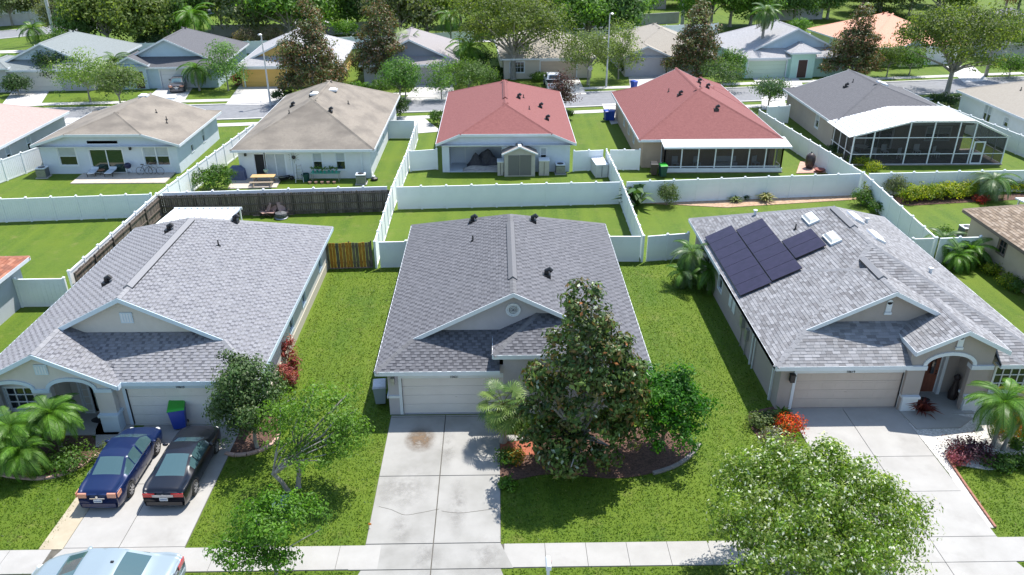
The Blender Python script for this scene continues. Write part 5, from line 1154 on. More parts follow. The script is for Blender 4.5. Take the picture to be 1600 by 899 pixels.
# banana-like plant
spiky(995, 322, 2.2, 2.4, [(.05,.11,.03),(.09,.16,.05),(.04,.08,.02)], 'tall bird of paradise with broad leaves at the white fence corner', 98, n=26, wid=.22, name='bird_of_paradise')

# --- palms
def frond(L_=1.6, droop=.9, nl=34, ll=.46, pal_=((.09,.20,.02),(.13,.26,.03)), seed=0, wid=.015, vee=.5, name='frond'):
    r = random.Random(seed); b = MB(); pts = []
    for i in range(nl+1):
        t = i/nl; x = L_*t*(1-.18*droop*t*t); z = L_*(.55*t-droop*.95*t*t); pts.append(Vector((x,0,z)))
    b.tube(pts[::4]+[pts[-1]], [.022]*len(pts[::4])+[.006], 4, c=tuple(pal_[0]))
    for i in range(2, nl+1):
        t = i/nl; p = pts[i]; d = (pts[i]-pts[i-1]).normalized()
        for s in (-1, 1):
            l = ll*math.sin(math.pi*min(1,(t*.85+.12)))**.6*r.uniform(.85,1.1); side = Vector((0,s,0)); dirv = (side*1.0+d*.75+Vector((0,0,vee-.9*droop*t-.25))).normalized()
            q = p+dirv*l*.55; q2 = q+(dirv+Vector((0,0,-.55))).normalized()*l*.5; w = d*wid
            c = pal_[r.randrange(len(pal_))]; tt = r.uniform(.8,1.25); b.add([tuple(p-w),tuple(p+w),tuple(q+w*1.1),tuple(q-w*1.1),tuple(q2)], [(0,1,2,3),(3,2,4)], 0, (c[0]*tt,c[1]*tt,c[2]*tt))
    return b.mesh(name, PALMF)
def fan(L_=.9, pal_=((.06,.13,.025),(.10,.18,.04)), seed=0, n=18, rad=.75):
    r = random.Random(seed); b = MB(); c0 = Vector((L_,0,L_*.25)); b.tube([(0,0,0),(L_*.5,0,L_*.2),tuple(c0)], [.02,.016,.012], 4, c=(.12,.16,.04))
    for k in range(n):
        a = -2.1+4.2*k/(n-1); d = Vector((math.cos(a), math.sin(a), .08)).normalized(); s_ = Vector((-d.y,d.x,0))*.035; l = rad*(1-.12*abs(a))*r.uniform(.9,1.05)
        m = c0+d*l*.6+Vector((0,0,-.05)); e = c0+d*l+Vector((0,0,-.28*l)); c = pal_[r.randrange(len(pal_))]; tt = r.uniform(.8,1.25)
        b.add([tuple(c0),tuple(m-s_),tuple(e),tuple(m+s_)], [(0,1,2,3)], 0, (c[0]*tt,c[1]*tt,c[2]*tt))
    return b.mesh('frond', PALMF)
P_LIM = ((.10,.23,.02),(.14,.29,.03),(.075,.18,.015)); P_GRN = ((.07,.16,.02),(.10,.2,.03)); P_YEL = ((.35,.30,.02),(.28,.27,.02)); P_GRY = ((.10,.17,.07),(.14,.21,.09)); P_DED = ((.2,.12,.05),(.26,.17,.08))
FR = {'lim': [frond(pal_=P_LIM, seed=k, droop=.75+.15*k) for k in range(3)], 'yel': [frond(pal_=P_YEL, seed=7, droop=1.15)], 'grn': [frond(pal_=P_GRN, seed=10+k, droop=.8+.15*k) for k in range(3)], 'gry': [frond(pal_=P_GRY, seed=20+k, droop=.8+.2*k) for k in range(2)],
      'fan': [fan(seed=k) for k in range(3)], 'fanl': [fan(seed=k+5, pal_=((.16,.24,.06),(.22,.30,.09))) for k in range(2)], 'ded': [fan(seed=9, pal_=P_DED)], 'dedf': [frond(pal_=P_DED, seed=30, droop=1.3)]}
def palm(x, y, h, nf, size, kinds, label, seed, rt=.09, lean=(0,0), group=None, elr=(-.5,1.25), name='palm_tree', trunkm=None, dead=0, cat='palm', yel=0):
    r = random.Random(seed); o = empty(name, (x,y,0), 0, label, cat, group); b = MB(); pts = [(lean[0]*t*t, lean[1]*t*t, h*t) for t in (0,.25,.5,.75,1)]
    b.tube([(p[0],p[1],p[2]-.02) for p in pts], [rt*1.4,rt,rt*.95,rt*.95,rt*1.1], 8); b.build('trunk', trunkm or BARKG, o); top = Vector(pts[-1])
    for k in range(nf):
        az = k*2.39996+r.uniform(-.2,.2); el = elr[1]-(elr[1]-elr[0])*((k+.5)/nf)**.8; kd = kinds[r.randrange(len(kinds))]
        if dead and k > nf-dead: kd = 'ded' if 'fan' in kinds[0] else 'dedf'; el = elr[0]-.25
        if yel and k >= nf-yel: kd = 'yel'
        me = FR[kd][r.randrange(len(FR[kd]))]; s = size*r.uniform(.88,1.1)
        link('frond', me, o, loc=top, rot=Vector((r.uniform(-.3,.3), -(el-.35), az)), scale=(s,)*3)
    return o
pl = [gp(38,728),gp(98,712),gp(70,752),gp(5,745)]
palm(pl[0][0], pl[0][1], 1.9, 36, .92, ['lim','lim','lim','grn'], 'left front palm with yellowing lower fronds before the barred window', 1, yel=4)
palm(pl[1][0]-.1, pl[1][1]+.2, 2.0, 36, .92, ['lim','lim','grn'], 'feather palm nearest the porch pillar of the left house', 2, yel=4)
palm(pl[2][0]-.8, pl[2][1]+.4, 1.2, 32, .88, ['lim','lim','grn'], 'lowest feather palm in the kerbed bed at the left', 3, yel=3)
palm(pl[3][0]-.4, pl[3][1]+.2, 1.6, 32, .95, ['lim','grn'], 'feather palm cut off by the left edge of the picture', 4, yel=3)
palm(.12, 28.1, 2.0, 56, .84, ['fan','fanl'], 'fan palm with drooping leaves in front of the middle garage door', 5, elr=(-1.5,1.2), rt=.14)
pr_ = [gp(1550,700),gp(1562,704),gp(1600,690)]
palm(pr_[0][0], pr_[0][1], 2.3, 26, 1.05, ['lim','grn'], 'light green palm with a straight stem on the white gravel', 6, rt=.08, lean=(-.1,0))
palm(pr_[1][0]+.1, pr_[1][1], 2.2, 22, 1.0, ['lim','yel'], 'light green palm with a leaning stem at the right edge', 7, rt=.07, lean=(1.0,.1))
pq = gp(1078,443); palm(pq[0], pq[1], 2.0, 24, 1.05, ['grn','gry'], 'feather palm at the back corner of the solar panel house', 8, elr=(-.8,1.2)); palm(pq[0]+.9, pq[1]-.9, 1.3, 20, 1.0, ['grn','lim'], 'lower palm beside the solar panel house wall', 9, elr=(-.8,1.2)); palm(pq[0]-.6, pq[1]-.6, 1.0, 16, .8, ['gry','lim'], 'small pale palm in front of the house corner palm', 10, elr=(-.8,1.2))
pq = gp(1468,405); palm(pq[0], pq[1], 1.3, 22, 1.0, ['grn','gry'], 'feather palm between the solar roof and the short white fence', 11); palm(pq[0]+1.3, pq[1]-1.0, 1.1, 22, 1.0, ['lim','grn'], 'bright palm in front of the short white fence', 12); palm(pq[0]+.2, pq[1]-1.6, .9, 16, .85, ['lim'], 'small lime palm near the solar roof edge', 13)
pq = gp(1545,312); palm(pq[0], pq[1], 1.5, 26, 1.25, ['grn','gry'], 'wide backyard palm in front of the white fence', 14, elr=(-.5,1.0))
# two-tone ground beds
def bed(px, mat, name, z, h=0.03, parent=None, world=None):
    P = world or [gp(x, y) for x, y in px]; b = MB(); b.prism([(p[0],p[1]) for p in P], 0.001, z+h); o = b.build(name, mat, parent)
    o['kind'] = 'structure'; return o
def curve_px(px, n=6): return [gp(x, y) for x, y in smooth_pts(px, n)]
bed(None, MULCH, 'mulch_bed', .0, world=curve_px([(0,741),(35,747),(80,746),(125,730),(150,712),(180,700)])+[gp(182,694),gp(150,690),gp(140,678),gp(60,660),gp(0,660)])
bed(None, MULCH, 'mulch_bed', .0, world=curve_px([(1085,700),(1078,712),(1052,728),(1010,742),(960,748),(900,744),(850,742),(800,752),(781,757)])+[gp(781,690),gp(850,682),gp(1000,668),gp(1070,680)])
bed([(782,714),(838,712),(842,690),(782,690)], MULCHR, 'red_mulch', .02)
bed([(779,692),(852,688),(852,680),(779,682)], CONC, 'front_walk', .04)
bed(None, MULCH, 'mulch_bed', .0, world=curve_px([(355,708),(372,711),(400,706),(425,694),(436,680)])+[gp(440,640),gp(420,640),gp(375,660)])
bed(None, STONEW, 'gravel_bed', .0, world=[gp(1400,641),gp(1425,668),gp(1482,740),gp(1534,824),gp(1554,826),gp(1513,768),gp(1479,718),gp(1500,728),gp(1545,735),gp(1605,728),gp(1625,640)])
bed(None, MULCH, 'mulch_bed', .0, world=curve_px([(1170,645),(1172,665),(1190,690),(1215,705),(1245,690)])+[gp(1238,640),gp(1225,632)])
bed([(1005,318),(1135,325),(1345,312),(1345,306),(1005,312)], SAND, 'sandy_bed', .01); bed([(1380,314),(1420,322),(1545,315),(1600,312),(1600,303),(1375,306)], MULCH, 'mulch_bed', .0)
bed([(1405,645),(1450,642),(1520,655),(1500,670),(1432,672)], CONC, 'front_walk', .045)
bed([(150,673),(162,645),(212,662),(182,706),(150,700)], CONC, 'front_walk', .03)
MATS_P = M('patio_concrete', L(.42,.36,.30), L(.5,.44,.38), 2, .9, coord='World')
bed([(110,288),(258,287),(275,270),(130,272)], MATS_P, 'patio', .05); bed([(356,296),(432,294),(442,277),(365,278)], MATS_P, 'patio', .04)
bed([(1244,272),(1312,270),(1285,252),(1250,254)], PAV, 'patio', .05)
bed([(395,338),(460,336),(462,328),(400,330)], SAND, 'sandy_bed', .012)
for o in COL.objects:
    if o.name.startswith('patio') and o.data and o.data.materials[0] == PAV and o.location.length == 0: pass
# pink kerb edging blocks of the left bed
def edging(pts, mat, label, w=.16, h=.1, seg=.42):
    o = empty('bed_edging', (pts[0][0],pts[0][1],0), 0, label, 'edging'); acc = [pts[0]]
    for p in pts[1:]:
        if math.hypot(p[0]-acc[-1][0], p[1]-acc[-1][1]) >= seg: acc.append(p)
    for i in range(len(acc)-1):
        a = Vector((acc[i][0]-pts[0][0], acc[i][1]-pts[0][1], h/2)); c = Vector((acc[i+1][0]-pts[0][0], acc[i+1][1]-pts[0][1], h/2)); d = (c-a)*.02
        q = MB(); q.bar(a+d, c-d, w, h); q.build('edging_block', mat, o)
EDG = M('edging_pink', L(.42,.27,.22), L(.50,.34,.28), 4, .9)
edging(smooth_pts([gp(-20,739),gp(35,748),gp(80,747),gp(125,731),gp(160,707)],10), EDG, 'pinkish concrete edging curving round the palm bed')
edging(smooth_pts([gp(352,710),gp(372,713),gp(400,708),gp(425,696),gp(438,680)],10), EDG, 'curved concrete edging round the holly bed')
edging(smooth_pts([gp(1093,695),gp(1078,714),gp(1052,731),gp(1010,744)],10), M('edging_grey', L(.22,.20,.19), rough=.9), 'dark curved edging at the right of the magnolia bed')
edging(smooth_pts([gp(1480,718),gp(1514,768),gp(1555,826)],10), M('edging_brick', L(.30,.14,.10), rough=.9), 'brown edging between the white gravel and the right lawn', w=.08)
# ------------------------------------------------------------------ vehicles
def paint(name, c, metal=.2, rough=.35): return M(name, L(*c), rough=rough, metal=metal, coat=.45)
CHROME = M('chrome', L(.7,.7,.72), rough=.15, metal=1.0); RIM = M('alloy_rim', L(.5,.5,.52), rough=.3, metal=.8)
TAILR = M('tail_lamp_red', L(.45,.008,.008), rough=.2, coat=.6); LAMPC = M('lamp_clear', L(.7,.7,.68), rough=.15, coat=.6); AMB = M('lamp_amber', L(.7,.3,.02), rough=.2, coat=.6)
CGL = M('car_glass', L(.05,.10,.11), rough=.04, spec=.9, coat=.5); CGLD = M('car_glass_dark', L(.008,.012,.015), rough=.05, spec=.9); PLATE = M('number_plate', L(.62,.64,.66), rough=.5); PLATET = M('plate_ink', L(.05,.12,.25), rough=.6)
def lerpf(xs, ys):
    return lambda x: float(np.interp(x, xs, ys))
def smoothf(xs, ys):
    X = np.linspace(xs[0], xs[-1], 400); Y = np.interp(X, xs, ys); k = np.hanning(27); k /= k.sum(); Yp = np.pad(Y, 13, mode='edge'); Y2 = np.convolve(Yp, k, 'valid')
    return lambda x: float(np.interp(x, X, Y2))
def wheel_mb():
    t = MB(); T = Matrix.Rotation(math.pi/2, 4, 'X')
    t.lathe([(.20,-.10),(.30,-.105),(.33,-.08),(.335,0),(.33,.08),(.30,.105),(.20,.10)], 22, T=T)
    return t
_tm = wheel_mb().mesh('tyre', RUBBER, True); _rm = MB(); T_ = Matrix.Rotation(math.pi/2, 4, 'X'); _rm.lathe([(.215,-.108),(.215,-.095),(.19,-.09),(.05,-.085),(.045,-.1)], 20, T=T_)
for k in range(7):
    a = k*2*math.pi/7; _rm.bar((.03*math.cos(a), .112, .03*math.sin(a)), (.2*math.cos(a), .11, .2*math.sin(a)), .045, .02, up=(0,1,0)); _rm.bar((.03*math.cos(a), -.112, .03*math.sin(a)), (.2*math.cos(a), -.11, .2*math.sin(a)), .045, .02, up=(0,1,0))
_rm.lathe([(.215,.095),(.215,.108),(.2,.1),(.19,.09),(.05,.085)], 20, T=T_); RIMM = _rm.mesh('rim', RIM); TYREM = _tm
def car(loc, rz, spec, label, bodym, glassm=CGL, group=None, name='parked_car', z=0.04, scale=1.0):
    """nose towards +x in local space; origin under the rear bumper centre"""
    Lc, W = spec['L'], spec['W']; o = empty(name, (*loc, z), rz, label, spec.get('cat', 'car'), group)
    top = smoothf(*spec['top']); hwf = smoothf(*spec['plan']); belt = smoothf(*spec['belt']); roofw = smoothf(*spec['roofw']); zb = .2
    wr, wf = spec['wheels']; R_ = .385; N = 84; xs = [Lc*i/(N-1) for i in range(N)]
    def sec(x):
        hw = hwf(x)*W/2; zt = top(x); be = min(belt(x), zt-.01); rw = roofw(x)*hw; ar = 0
        for wx in (wr, wf):
            if abs(x-wx) < R_: ar = .33+math.sqrt(R_*R_-(x-wx)**2)
        cab = max(0.0, min(1.0, (zt-be-.05)/.3))
        return [(0,zb),(hw*.72,zb),(hw*.95,max(zb+.03,ar)),(hw*.995,max(.42,ar+.02)),(hw,max(.62,ar+.04)),(hw*.985,max(.62,ar+.04)*.35+be*.65),(hw*.95,be),(hw*(.93-.0*cab),be+.02*cab),(rw+.05*cab*hw,be+(zt-be)*.72),(rw*.97,zt-.035*(1-.5*cab)),(rw*.80,zt-.008),(rw*.4,zt+.012),(0,zt+.016)]
    S = [sec(x) for x in xs]; n = len(S[0]); V = []; idx = {}
    for i, x in enumerate(xs):
        for s in (1, -1):
            for j, (y, zz) in enumerate(S[i]): idx[(i,j,s)] = len(V); V.append((x, s*y, zz))
    body = MB(); g = {k: MB() for k in ('windscreen','rear_window','side_l','side_r')}
    body.v = list(V)
    ws, rw_, sg = spec['ws'], spec['rw'], spec['sg']; pill = spec.get('pillars', ())
    for i in range(N-1):
        xm_ = (xs[i]+xs[i+1])/2
        for s in (1, -1):
            for j in range(n-1):
                q = (idx[(i,j,s)], idx[(i+1,j,s)], idx[(i+1,j+1,s)], idx[(i,j+1,s)])
                if s < 0: q = q[::-1]
                kind = None
                if j in (7,8) and sg[0] < xm_ < sg[1] and not any(abs(xm_-p) < .045 for p in pill): kind = 'side_l' if s > 0 else 'side_r'
                elif j >= 10 and ws[0] < xm_ < ws[1]: kind = 'windscreen'
                elif j >= 10 and rw_[0] < xm_ < rw_[1]: kind = 'rear_window'
                if kind: g[kind].add([V[k] for k in q], [(0,1,2,3)])
                else: body.f.append(q); body.m.append(0); body.c.append((1,1,1))
    for i in (0, N-1):
        loop = [idx[(i,j,1)] for j in range(n)]+[idx[(i,j,-1)] for j in range(n-2,0,-1)]
        body.f.append(tuple(loop) if i else tuple(loop[::-1])); body.m.append(0); body.c.append((1,1,1))
    body.build('body', bodym, o, smooth=True)
    for k, mb in g.items():
        if mb.f: mb.build({'windscreen':'windscreen','rear_window':'rear_window'}.get(k,'side_window'), glassm, o, smooth=True)
    # lower trims, lights, plate
    def face_y(x): return hwf(x)*W/2
    zr = belt(0.02)-.02
    for s in (1, -1):
        q = MB(); tl = spec.get('tail', (.60,.14,.42)); y1 = face_y(.03)*.97
        q.box(-.02,.06, s*y1 if s < 0 else y1-tl[2], s*y1+tl[2] if s < 0 else y1, tl[0], tl[0]+tl[1])
        if spec.get('tailwrap'): q.box(.02,.34, (face_y(.2)-.02) if s > 0 else -(face_y(.2)+.012), (face_y(.2)+.012) if s > 0 else -(face_y(.2)-.02), tl[0], tl[0]+tl[1])
        q.build('tail_lamp', spec.get('tailm', TAILR), o)
        q = MB(); yy = face_y(Lc-.12); T = Matrix.Translation((Lc-.16, s*(yy-.16), .66)); q.lathe([(.02,-.06),(.11,-.05),(.12,.0),(.08,.06),(.02,.07)], 12, T=T @ Matrix.Scale(1.7,4,(1,0,0))); q.build('headlight', LAMPC, o)
        xm_ = spec['mirror']; q = MB(); q.lathe([(.02,-.07),(.07,-.05),(.085,0),(.07,.05),(.02,.07)], 8, T=Matrix.Translation((xm_, s*(face_y(xm_)+.09), belt(xm_)+.06)) @ Matrix.Scale(1.5,4,(0,1,0))); q.build('mirror', bodym, o)
        q = MB(); q.bar((spec['sg'][0]+.05, s*(face_y(1.5)*.955), belt(1.8)+.01), (spec['sg'][1]-.1, s*(face_y(3)*.955), belt(2.8)+.01), .02, .02); q.build('window_trim', CHROME if spec.get('chrome') else BLACKP, o)
        for dx in spec.get('handles', ()): q = MB(); q.box(dx,dx+.18, s*(face_y(dx)*.985)-.02, s*(face_y(dx)*.985)+.02, belt(dx)-.17, belt(dx)-.14); q.build('door_handle', bodym, o)
        for dx in spec.get('doors', ()): q = MB(); q.bar((dx, s*(face_y(dx)*.999), .3), (dx, s*(face_y(dx)*.96), belt(dx)), .012, .012, up=(1,0,0)); q.build('door_gap', BLACKP, o)
    q = MB(); q.box(-.03,.12, -face_y(.05)*.86, face_y(.05)*.86, .27, .44); q.build('bumper', spec.get('bumpm', bodym), o)
    q = MB(); q.box(-.035,.0,-.16,.16,spec.get('plz',.50),spec.get('plz',.50)+.15); pz = q.build('number_plate', PLATE, o); q = MB()
    for k in range(6): q.box(-.042,-.035,-.13+k*.046,-.10+k*.046,spec.get('plz',.50)+.04,spec.get('plz',.50)+.10)
    q.build('plate_marks', PLATET, pz)['kind'] = 'stuff'
    q = MB(); q.box(-.03,.0,-.3,.3,spec.get('plz',.50)+.18,spec.get('plz',.50)+.22); q.build('boot_trim', CHROME, o)
    q = MB(); q.lathe([(.05,-.01),(.05,.01),(.02,.014)], 12, T=Matrix.Translation((-.03,0,spec.get('plz',.5)+.28)) @ Matrix.Rotation(-math.pi/2,4,'Y')); q.build('badge', CHROME, o)
    q = MB(); q.box(Lc-.03,Lc+.01,-.5,.5,.45,.6); q.build('grille', BLACKP, o)
    # dash, seats show through the glass
    q = MB(); 
    for yy in (-.38, .38): q.box(spec['seat'],spec['seat']+.14,yy-.22,yy+.22,.6,top(spec['seat'])-.18)
    q.build('seats', M('seat_grey', L(.10,.12,.12), rough=.8) if 'seat_grey' not in MATS else MATS['seat_grey'], o)
    for wx in (wr, wf):
        for s in (1, -1):
            w = empty('wheel', (wx, s*(W/2-.115), .33)); w.parent = o; w.name = 'wheel'
            link('tyre', TYREM, w); link('rim', RIMM, w)
    for wx in (wr, wf):
        q = MB(); q.bar((wx, -W/2+.2, .33), (wx, W/2-.2, .33), .1, .1); q.build('axle', BLACKP, o)
    o.scale = (scale,)*3; return o
sedan = dict(L=4.75, W=1.80, top=([0,.08,.75,.95,1.75,2.1,3.0,3.75,4.5,4.75],[.80,.98,1.04,1.08,1.44,1.47,1.44,1.03,.84,.66]), plan=([0,.12,.5,1.2,3.8,4.4,4.65,4.75],[.84,.92,.98,1,1,.94,.84,.62]), belt=([0,.5,1.2,3.4,4.3,4.75],[.92,.98,.98,.93,.80,.6]),
     roofw=([0,.7,1.0,1.7,2.9,3.6,3.9,4.75],[.80,.80,.80,.68,.68,.78,.80,.74]), wheels=(.98,3.72), ws=(3.02,3.72), rw=(.98,1.72), sg=(1.05,3.45), pillars=(1.75,2.45), mirror=3.3, seat=1.75, handles=(1.6,2.6), doors=(1.65,2.5,3.45), tailwrap=True, chrome=True, tail=(.72,.2,.34), tailm=M('tail_lamp_pale', L(.50,.22,.14), rough=.2, coat=.6))
coupe = dict(L=4.7, W=1.84, top=([0,.08,.65,.85,1.9,2.2,2.75,3.45,4.5,4.7],[.82,1.0,1.02,1.04,1.33,1.36,1.33,1.02,.88,.68]), plan=([0,.12,.5,1.2,3.8,4.4,4.6,4.7],[.88,.95,1,.98,1,.95,.86,.66]), belt=([0,.5,1.2,3.2,4.3,4.7],[.95,.99,.97,.92,.84,.62]),
     roofw=([0,.6,.9,1.8,2.7,3.4,3.7,4.7],[.82,.82,.80,.66,.67,.78,.82,.76]), wheels=(.98,3.68), ws=(2.78,3.42), rw=(.85,1.9), sg=(1.35,3.1), pillars=(1.85,), mirror=3.0, seat=1.95, handles=(2.0,), doors=(1.85,3.1), tail=(.68,.17,.48))
suv = dict(sedan, top=([0,.06,.35,.5,1.2,2.8,3.3,4.5,4.75],[.9,1.1,1.5,1.55,1.62,1.6,1.15,.95,.7]), rw=(.1,.42), sg=(.5,3.3), seat=1.3)
P_BLUE = paint('paint_dark_blue', (.002,.012,.065)); P_BLK = paint('paint_black_blue', (.003,.004,.010), .1); P_LBL = paint('paint_pale_blue', (.25,.31,.35), .15, .4); P_WHT = paint('paint_white', (.72,.73,.74), .0, .35); P_GRY_ = paint('paint_grey', (.10,.10,.115), .4)
car((-15.47,24.0), math.pi/2-.012, sedan, 'dark blue four door sedan parked on the left driveway', P_BLUE, scale=.96)
cb_ = car((-12.98,24.05), math.pi/2-.01, coupe, 'black coupe with red tail lamps parked beside the blue sedan', P_BLK, scale=.96)
q = MB(); q.box(-.05,-.02,-.42,.42,.70,.80); q.build('tail_trim', METAL, cb_)
lb_ = car((-11.05,19.95), math.pi-.02, dict(coupe, L=4.95, W=1.86, top=([0,.1,.7,.9,1.8,2.2,3.0,3.8,4.6,4.95],[.82,.98,1.02,1.06,1.38,1.41,1.38,1.05,.9,.66]), ws=(3.05,3.8), rw=(.95,1.75), sg=(1.1,3.4), seat=1.8, mirror=3.3, pillars=(1.8,2.5), wheels=(1.0,3.85), roofw=([0,.6,1.0,1.7,3.0,3.8,4.0,4.95],[.84,.84,.84,.74,.74,.86,.88,.72])), 'pale blue sedan across the foot of the left driveway, cut off by the bottom edge', P_LBL)
q = MB(); q.box(1.72+.2,1.82+.2,-.03,.03,1.40,1.45); q.build('antenna', BLACKP, lb_)
dx, dy = gp(278,146); car((dx,dy-.2), math.pi/2+.25, sedan, 'dark grey sedan on the driveway of the pale blue house', P_GRY_, z=.03)
tx, ty = gp(868,146)
def pickup(loc, rz, label, mat):
    o = empty('pickup_truck', (*loc,.03), rz, label, 'pickup truck'); Lc = 5.6; b = MB(); W = .98
    prof = [(0,.5),(0,1.12),(1.75,1.15),(1.8,1.2),(1.95,1.78),(3.35,1.78),(3.95,1.2),(5.35,1.08),(5.55,.85),(5.55,.5)]
    hw = [.96,.96,.96,.9,.76,.74,.9,.94,.86,.86]
    vs = [(x,h,z) for (x,z),h in zip(prof,hw)]+[(x,-h,z) for (x,z),h in zip(prof,hw)]; n = len(prof)
    fs = [(i,i+1,n+i+1,n+i) for i in (3,4,5,6,7,8)]+[(9,0,n,n+9),(0,1,n+1,n)]+[(9,8,7,6,3,2,1,0),(n,n+1,n+2,n+3,n+6,n+7,n+8,n+9),(3,6,5,4),(n+3,n+4,n+5,n+6)]
    b.add(vs, fs); b.box(.05,1.75,-.9,.9,.55,.7); b.build('body', mat, o)
    q = MB(); q.box(.0,.06,-.95,.95,.6,1.14); q.build('tailgate', mat, o); q = MB(); q.slab([(1.78,-.62,1.3),(1.78,.62,1.3),(1.90,.55,1.7),(1.90,-.55,1.7)], (-.03,0,0)); q.build('rear_window', CGLD, o)
    q = MB(); q.slab([(3.42,-.64,1.74),(3.42,.64,1.74),(3.93,.72,1.26),(3.93,-.72,1.26)], (.02,0,.03)); q.build('windscreen', CGLD, o)
    for s in (1,-1):
        q = MB(); q.slab([(2.05,s*.885,1.28),(3.75,s*.90,1.26),(3.35,s*.79,1.7),(2.1,s*.80,1.7)], (0,s*.015,0)); q.build('side_window', CGLD, o); q = MB(); q.box(-.01,.03,s*.8-.08,s*.8+.08,.8,1.1); q.build('tail_lamp', TAILR, o)
        for wx in (1.1,4.55):
            w = empty('wheel', (wx,s*.86,.36)); w.parent = o; link('tyre', TYREM, w, scale=(1.1,1.1,1.1)); link('rim', RIMM, w, scale=(1.1,1.1,1.1))
    q = MB(); q.box(-.12,.0,-.9,.9,.5,.66); q.build('bumper', CHROME, o); return o
pickup((tx,ty), math.pi/2+.05, 'white pickup truck on the driveway before the cream garage', P_WHT)
for k, (px, py, sp, m, lb, rz) in enumerate(((880,24,suv,P_WHT,'white car beyond the boulevard, right of two',.1),(845,26,suv,P_WHT,'white van roof half hidden by the palm beyond the boulevard',.1))):
    x, y = gp(px, py); car((x,y), rz, sp, lb, m, CGLD)

# ------------------------------------------------------------------ street things
def bin_(px, py, body, lid, label, rz=0, world=None, tilt=0):
    x, y = world or gp(px, py); o = empty('wheelie_bin', (x,y,.04), rz, label, 'bin', 'wheeled rubbish bins'); b = MB()
    b.add([(-.22,-.25,.08),(.22,-.25,.08),(.22,.25,.08),(-.22,.25,.08),(-.3,-.34,1.0),(.3,-.34,1.0),(.3,.36,1.0),(-.3,.36,1.0)], [(0,3,2,1),(0,1,5,4),(1,2,6,5),(2,3,7,6),(3,0,4,7),(4,5,6,7)]); b.box(-.32,.32,-.36,.38,.96,1.0); b.build('body', body, o)
    l = MB(); l.add([(-.32,-.38,1.0),(.32,-.38,1.0),(.32,.4,1.02),(-.32,.4,1.02),(-.28,-.3,1.06),(.28,-.3,1.06),(.28,.34,1.1),(-.28,.34,1.1)], [(0,3,2,1),(0,1,5,4),(1,2,6,5),(2,3,7,6),(3,0,4,7),(4,5,6,7)]); l.build('lid', lid, o)
    q = MB(); q.bar((-.27,.44,.98),(.27,.44,.98),.03,.03); q.build('handle', lid, o)
    for s in (-1,1): q = MB(); q.lathe([(.1,-.03),(.12,-.02),(.12,.02),(.1,.03)], 12, T=Matrix.Translation((s*.27,.28,.12)) @ Matrix.Rotation(math.pi/2,4,'Y')); q.build('wheel', RUBBER, o)
    return o
bin_(283,668,BINBLUE,BINGREEN,'blue bin with a bright green lid before the left garage', .25).scale = (1.15,1.15,1.12)
bin_(1035,277,BINDG,BINGREEN,'dark green bin with a lime lid beside the screened patio', .1); bin_(1021,274,M('bin_brown',L(.06,.045,.04),rough=.6),BLACKP,'dark brown bin left of the lime lidded bin', -.1)
bin_(948,189,BINBLUE,BINBLUE,'left one of two blue bins beside the beige house', .2); bin_(956,189,BINBLUE,BINBLUE,'right one of two blue bins beside the beige house', -.2)
bin_(895,119,BINBLUE,BINBLUE,'blue bin beside the cream garage door', 0); bin_(990,141,BINBLUE,BINBLUE,'blue bin at the driveway edge by the back street kerb', .6)
bin_(590,632,M('bin_grey',L(.2,.25,.3),rough=.5),METAL,'grey bin standing at the left side of the middle garage', .1, world=(-5.6,31.2))
def acunit(px, py, label, s=.75, h=.8):
    x, y = gp(px, py); o = empty('air_conditioner', (x,y,0), .05, label, 'air conditioner', 'air conditioner units'); b = MB()
    b.box(-s/2-.1,s/2+.1,-s/2-.1,s/2+.1,0,.07); b.build('pad', CONC, o); b = MB(); b.box(-s/2,s/2,-s/2,s/2,.07,h); b.build('casing', M('ac_grey',L(.10,.11,.12),rough=.6) if 'ac_grey' not in MATS else MATS['ac_grey'], o)
    for k in range(9):
        q = MB(); z = .12+k*(h-.2)/9; q.box(-s/2-.012,s/2+.012,-s/2-.012,-s/2,z,z+.03); q.build('louvre', METAL, o)
    b = MB(); b.box(-s/2-.02,s/2+.02,-s/2-.02,s/2+.02,h,h+.06); b.build('top_cover', TRIM, o); b = MB(); b.lathe([(.28,h+.061),(.28,h+.075),(.05,h+.09)], 18); b.build('fan_grille', BLACKP, o); return o
acunit(69,277,'air conditioner at the corner of the pale blue house'); acunit(565,287,'air conditioner behind the streaked brown roof house'); acunit(875,271,'air conditioner right of the garden shed'); acunit(1507,372,'air conditioner behind the fence by the sand coloured house')
# mailbox
x, y = gp(857,880,1.1); o = empty('mailbox', (x,y+.05,0), 0, 'white mailbox on a post by the foreground verge', 'mailbox'); q = MB(); q.box(-.05,.05,-.05,.05,0,.95); q.build('post', TRIM, o)
q = MB(); q.add([(-.09,-.25,.95),(.09,-.25,.95),(.09,-.25,1.08),(.05,-.25,1.15),(-.05,-.25,1.15),(-.09,-.25,1.08)]+[(-.09,.25,.95),(.09,.25,.95),(.09,.25,1.08),(.05,.25,1.15),(-.05,.25,1.15),(-.09,.25,1.08)], [(0,1,2,3,4,5),(11,10,9,8,7,6)]+[(i,6+i,6+(i+1)%6,(i+1)%6) for i in range(6)]); q.build('box', TRIM, o); q = MB(); q.box(.092,.1,-.05,.0,1.0,1.18); q.build('flag', TAILR, o)
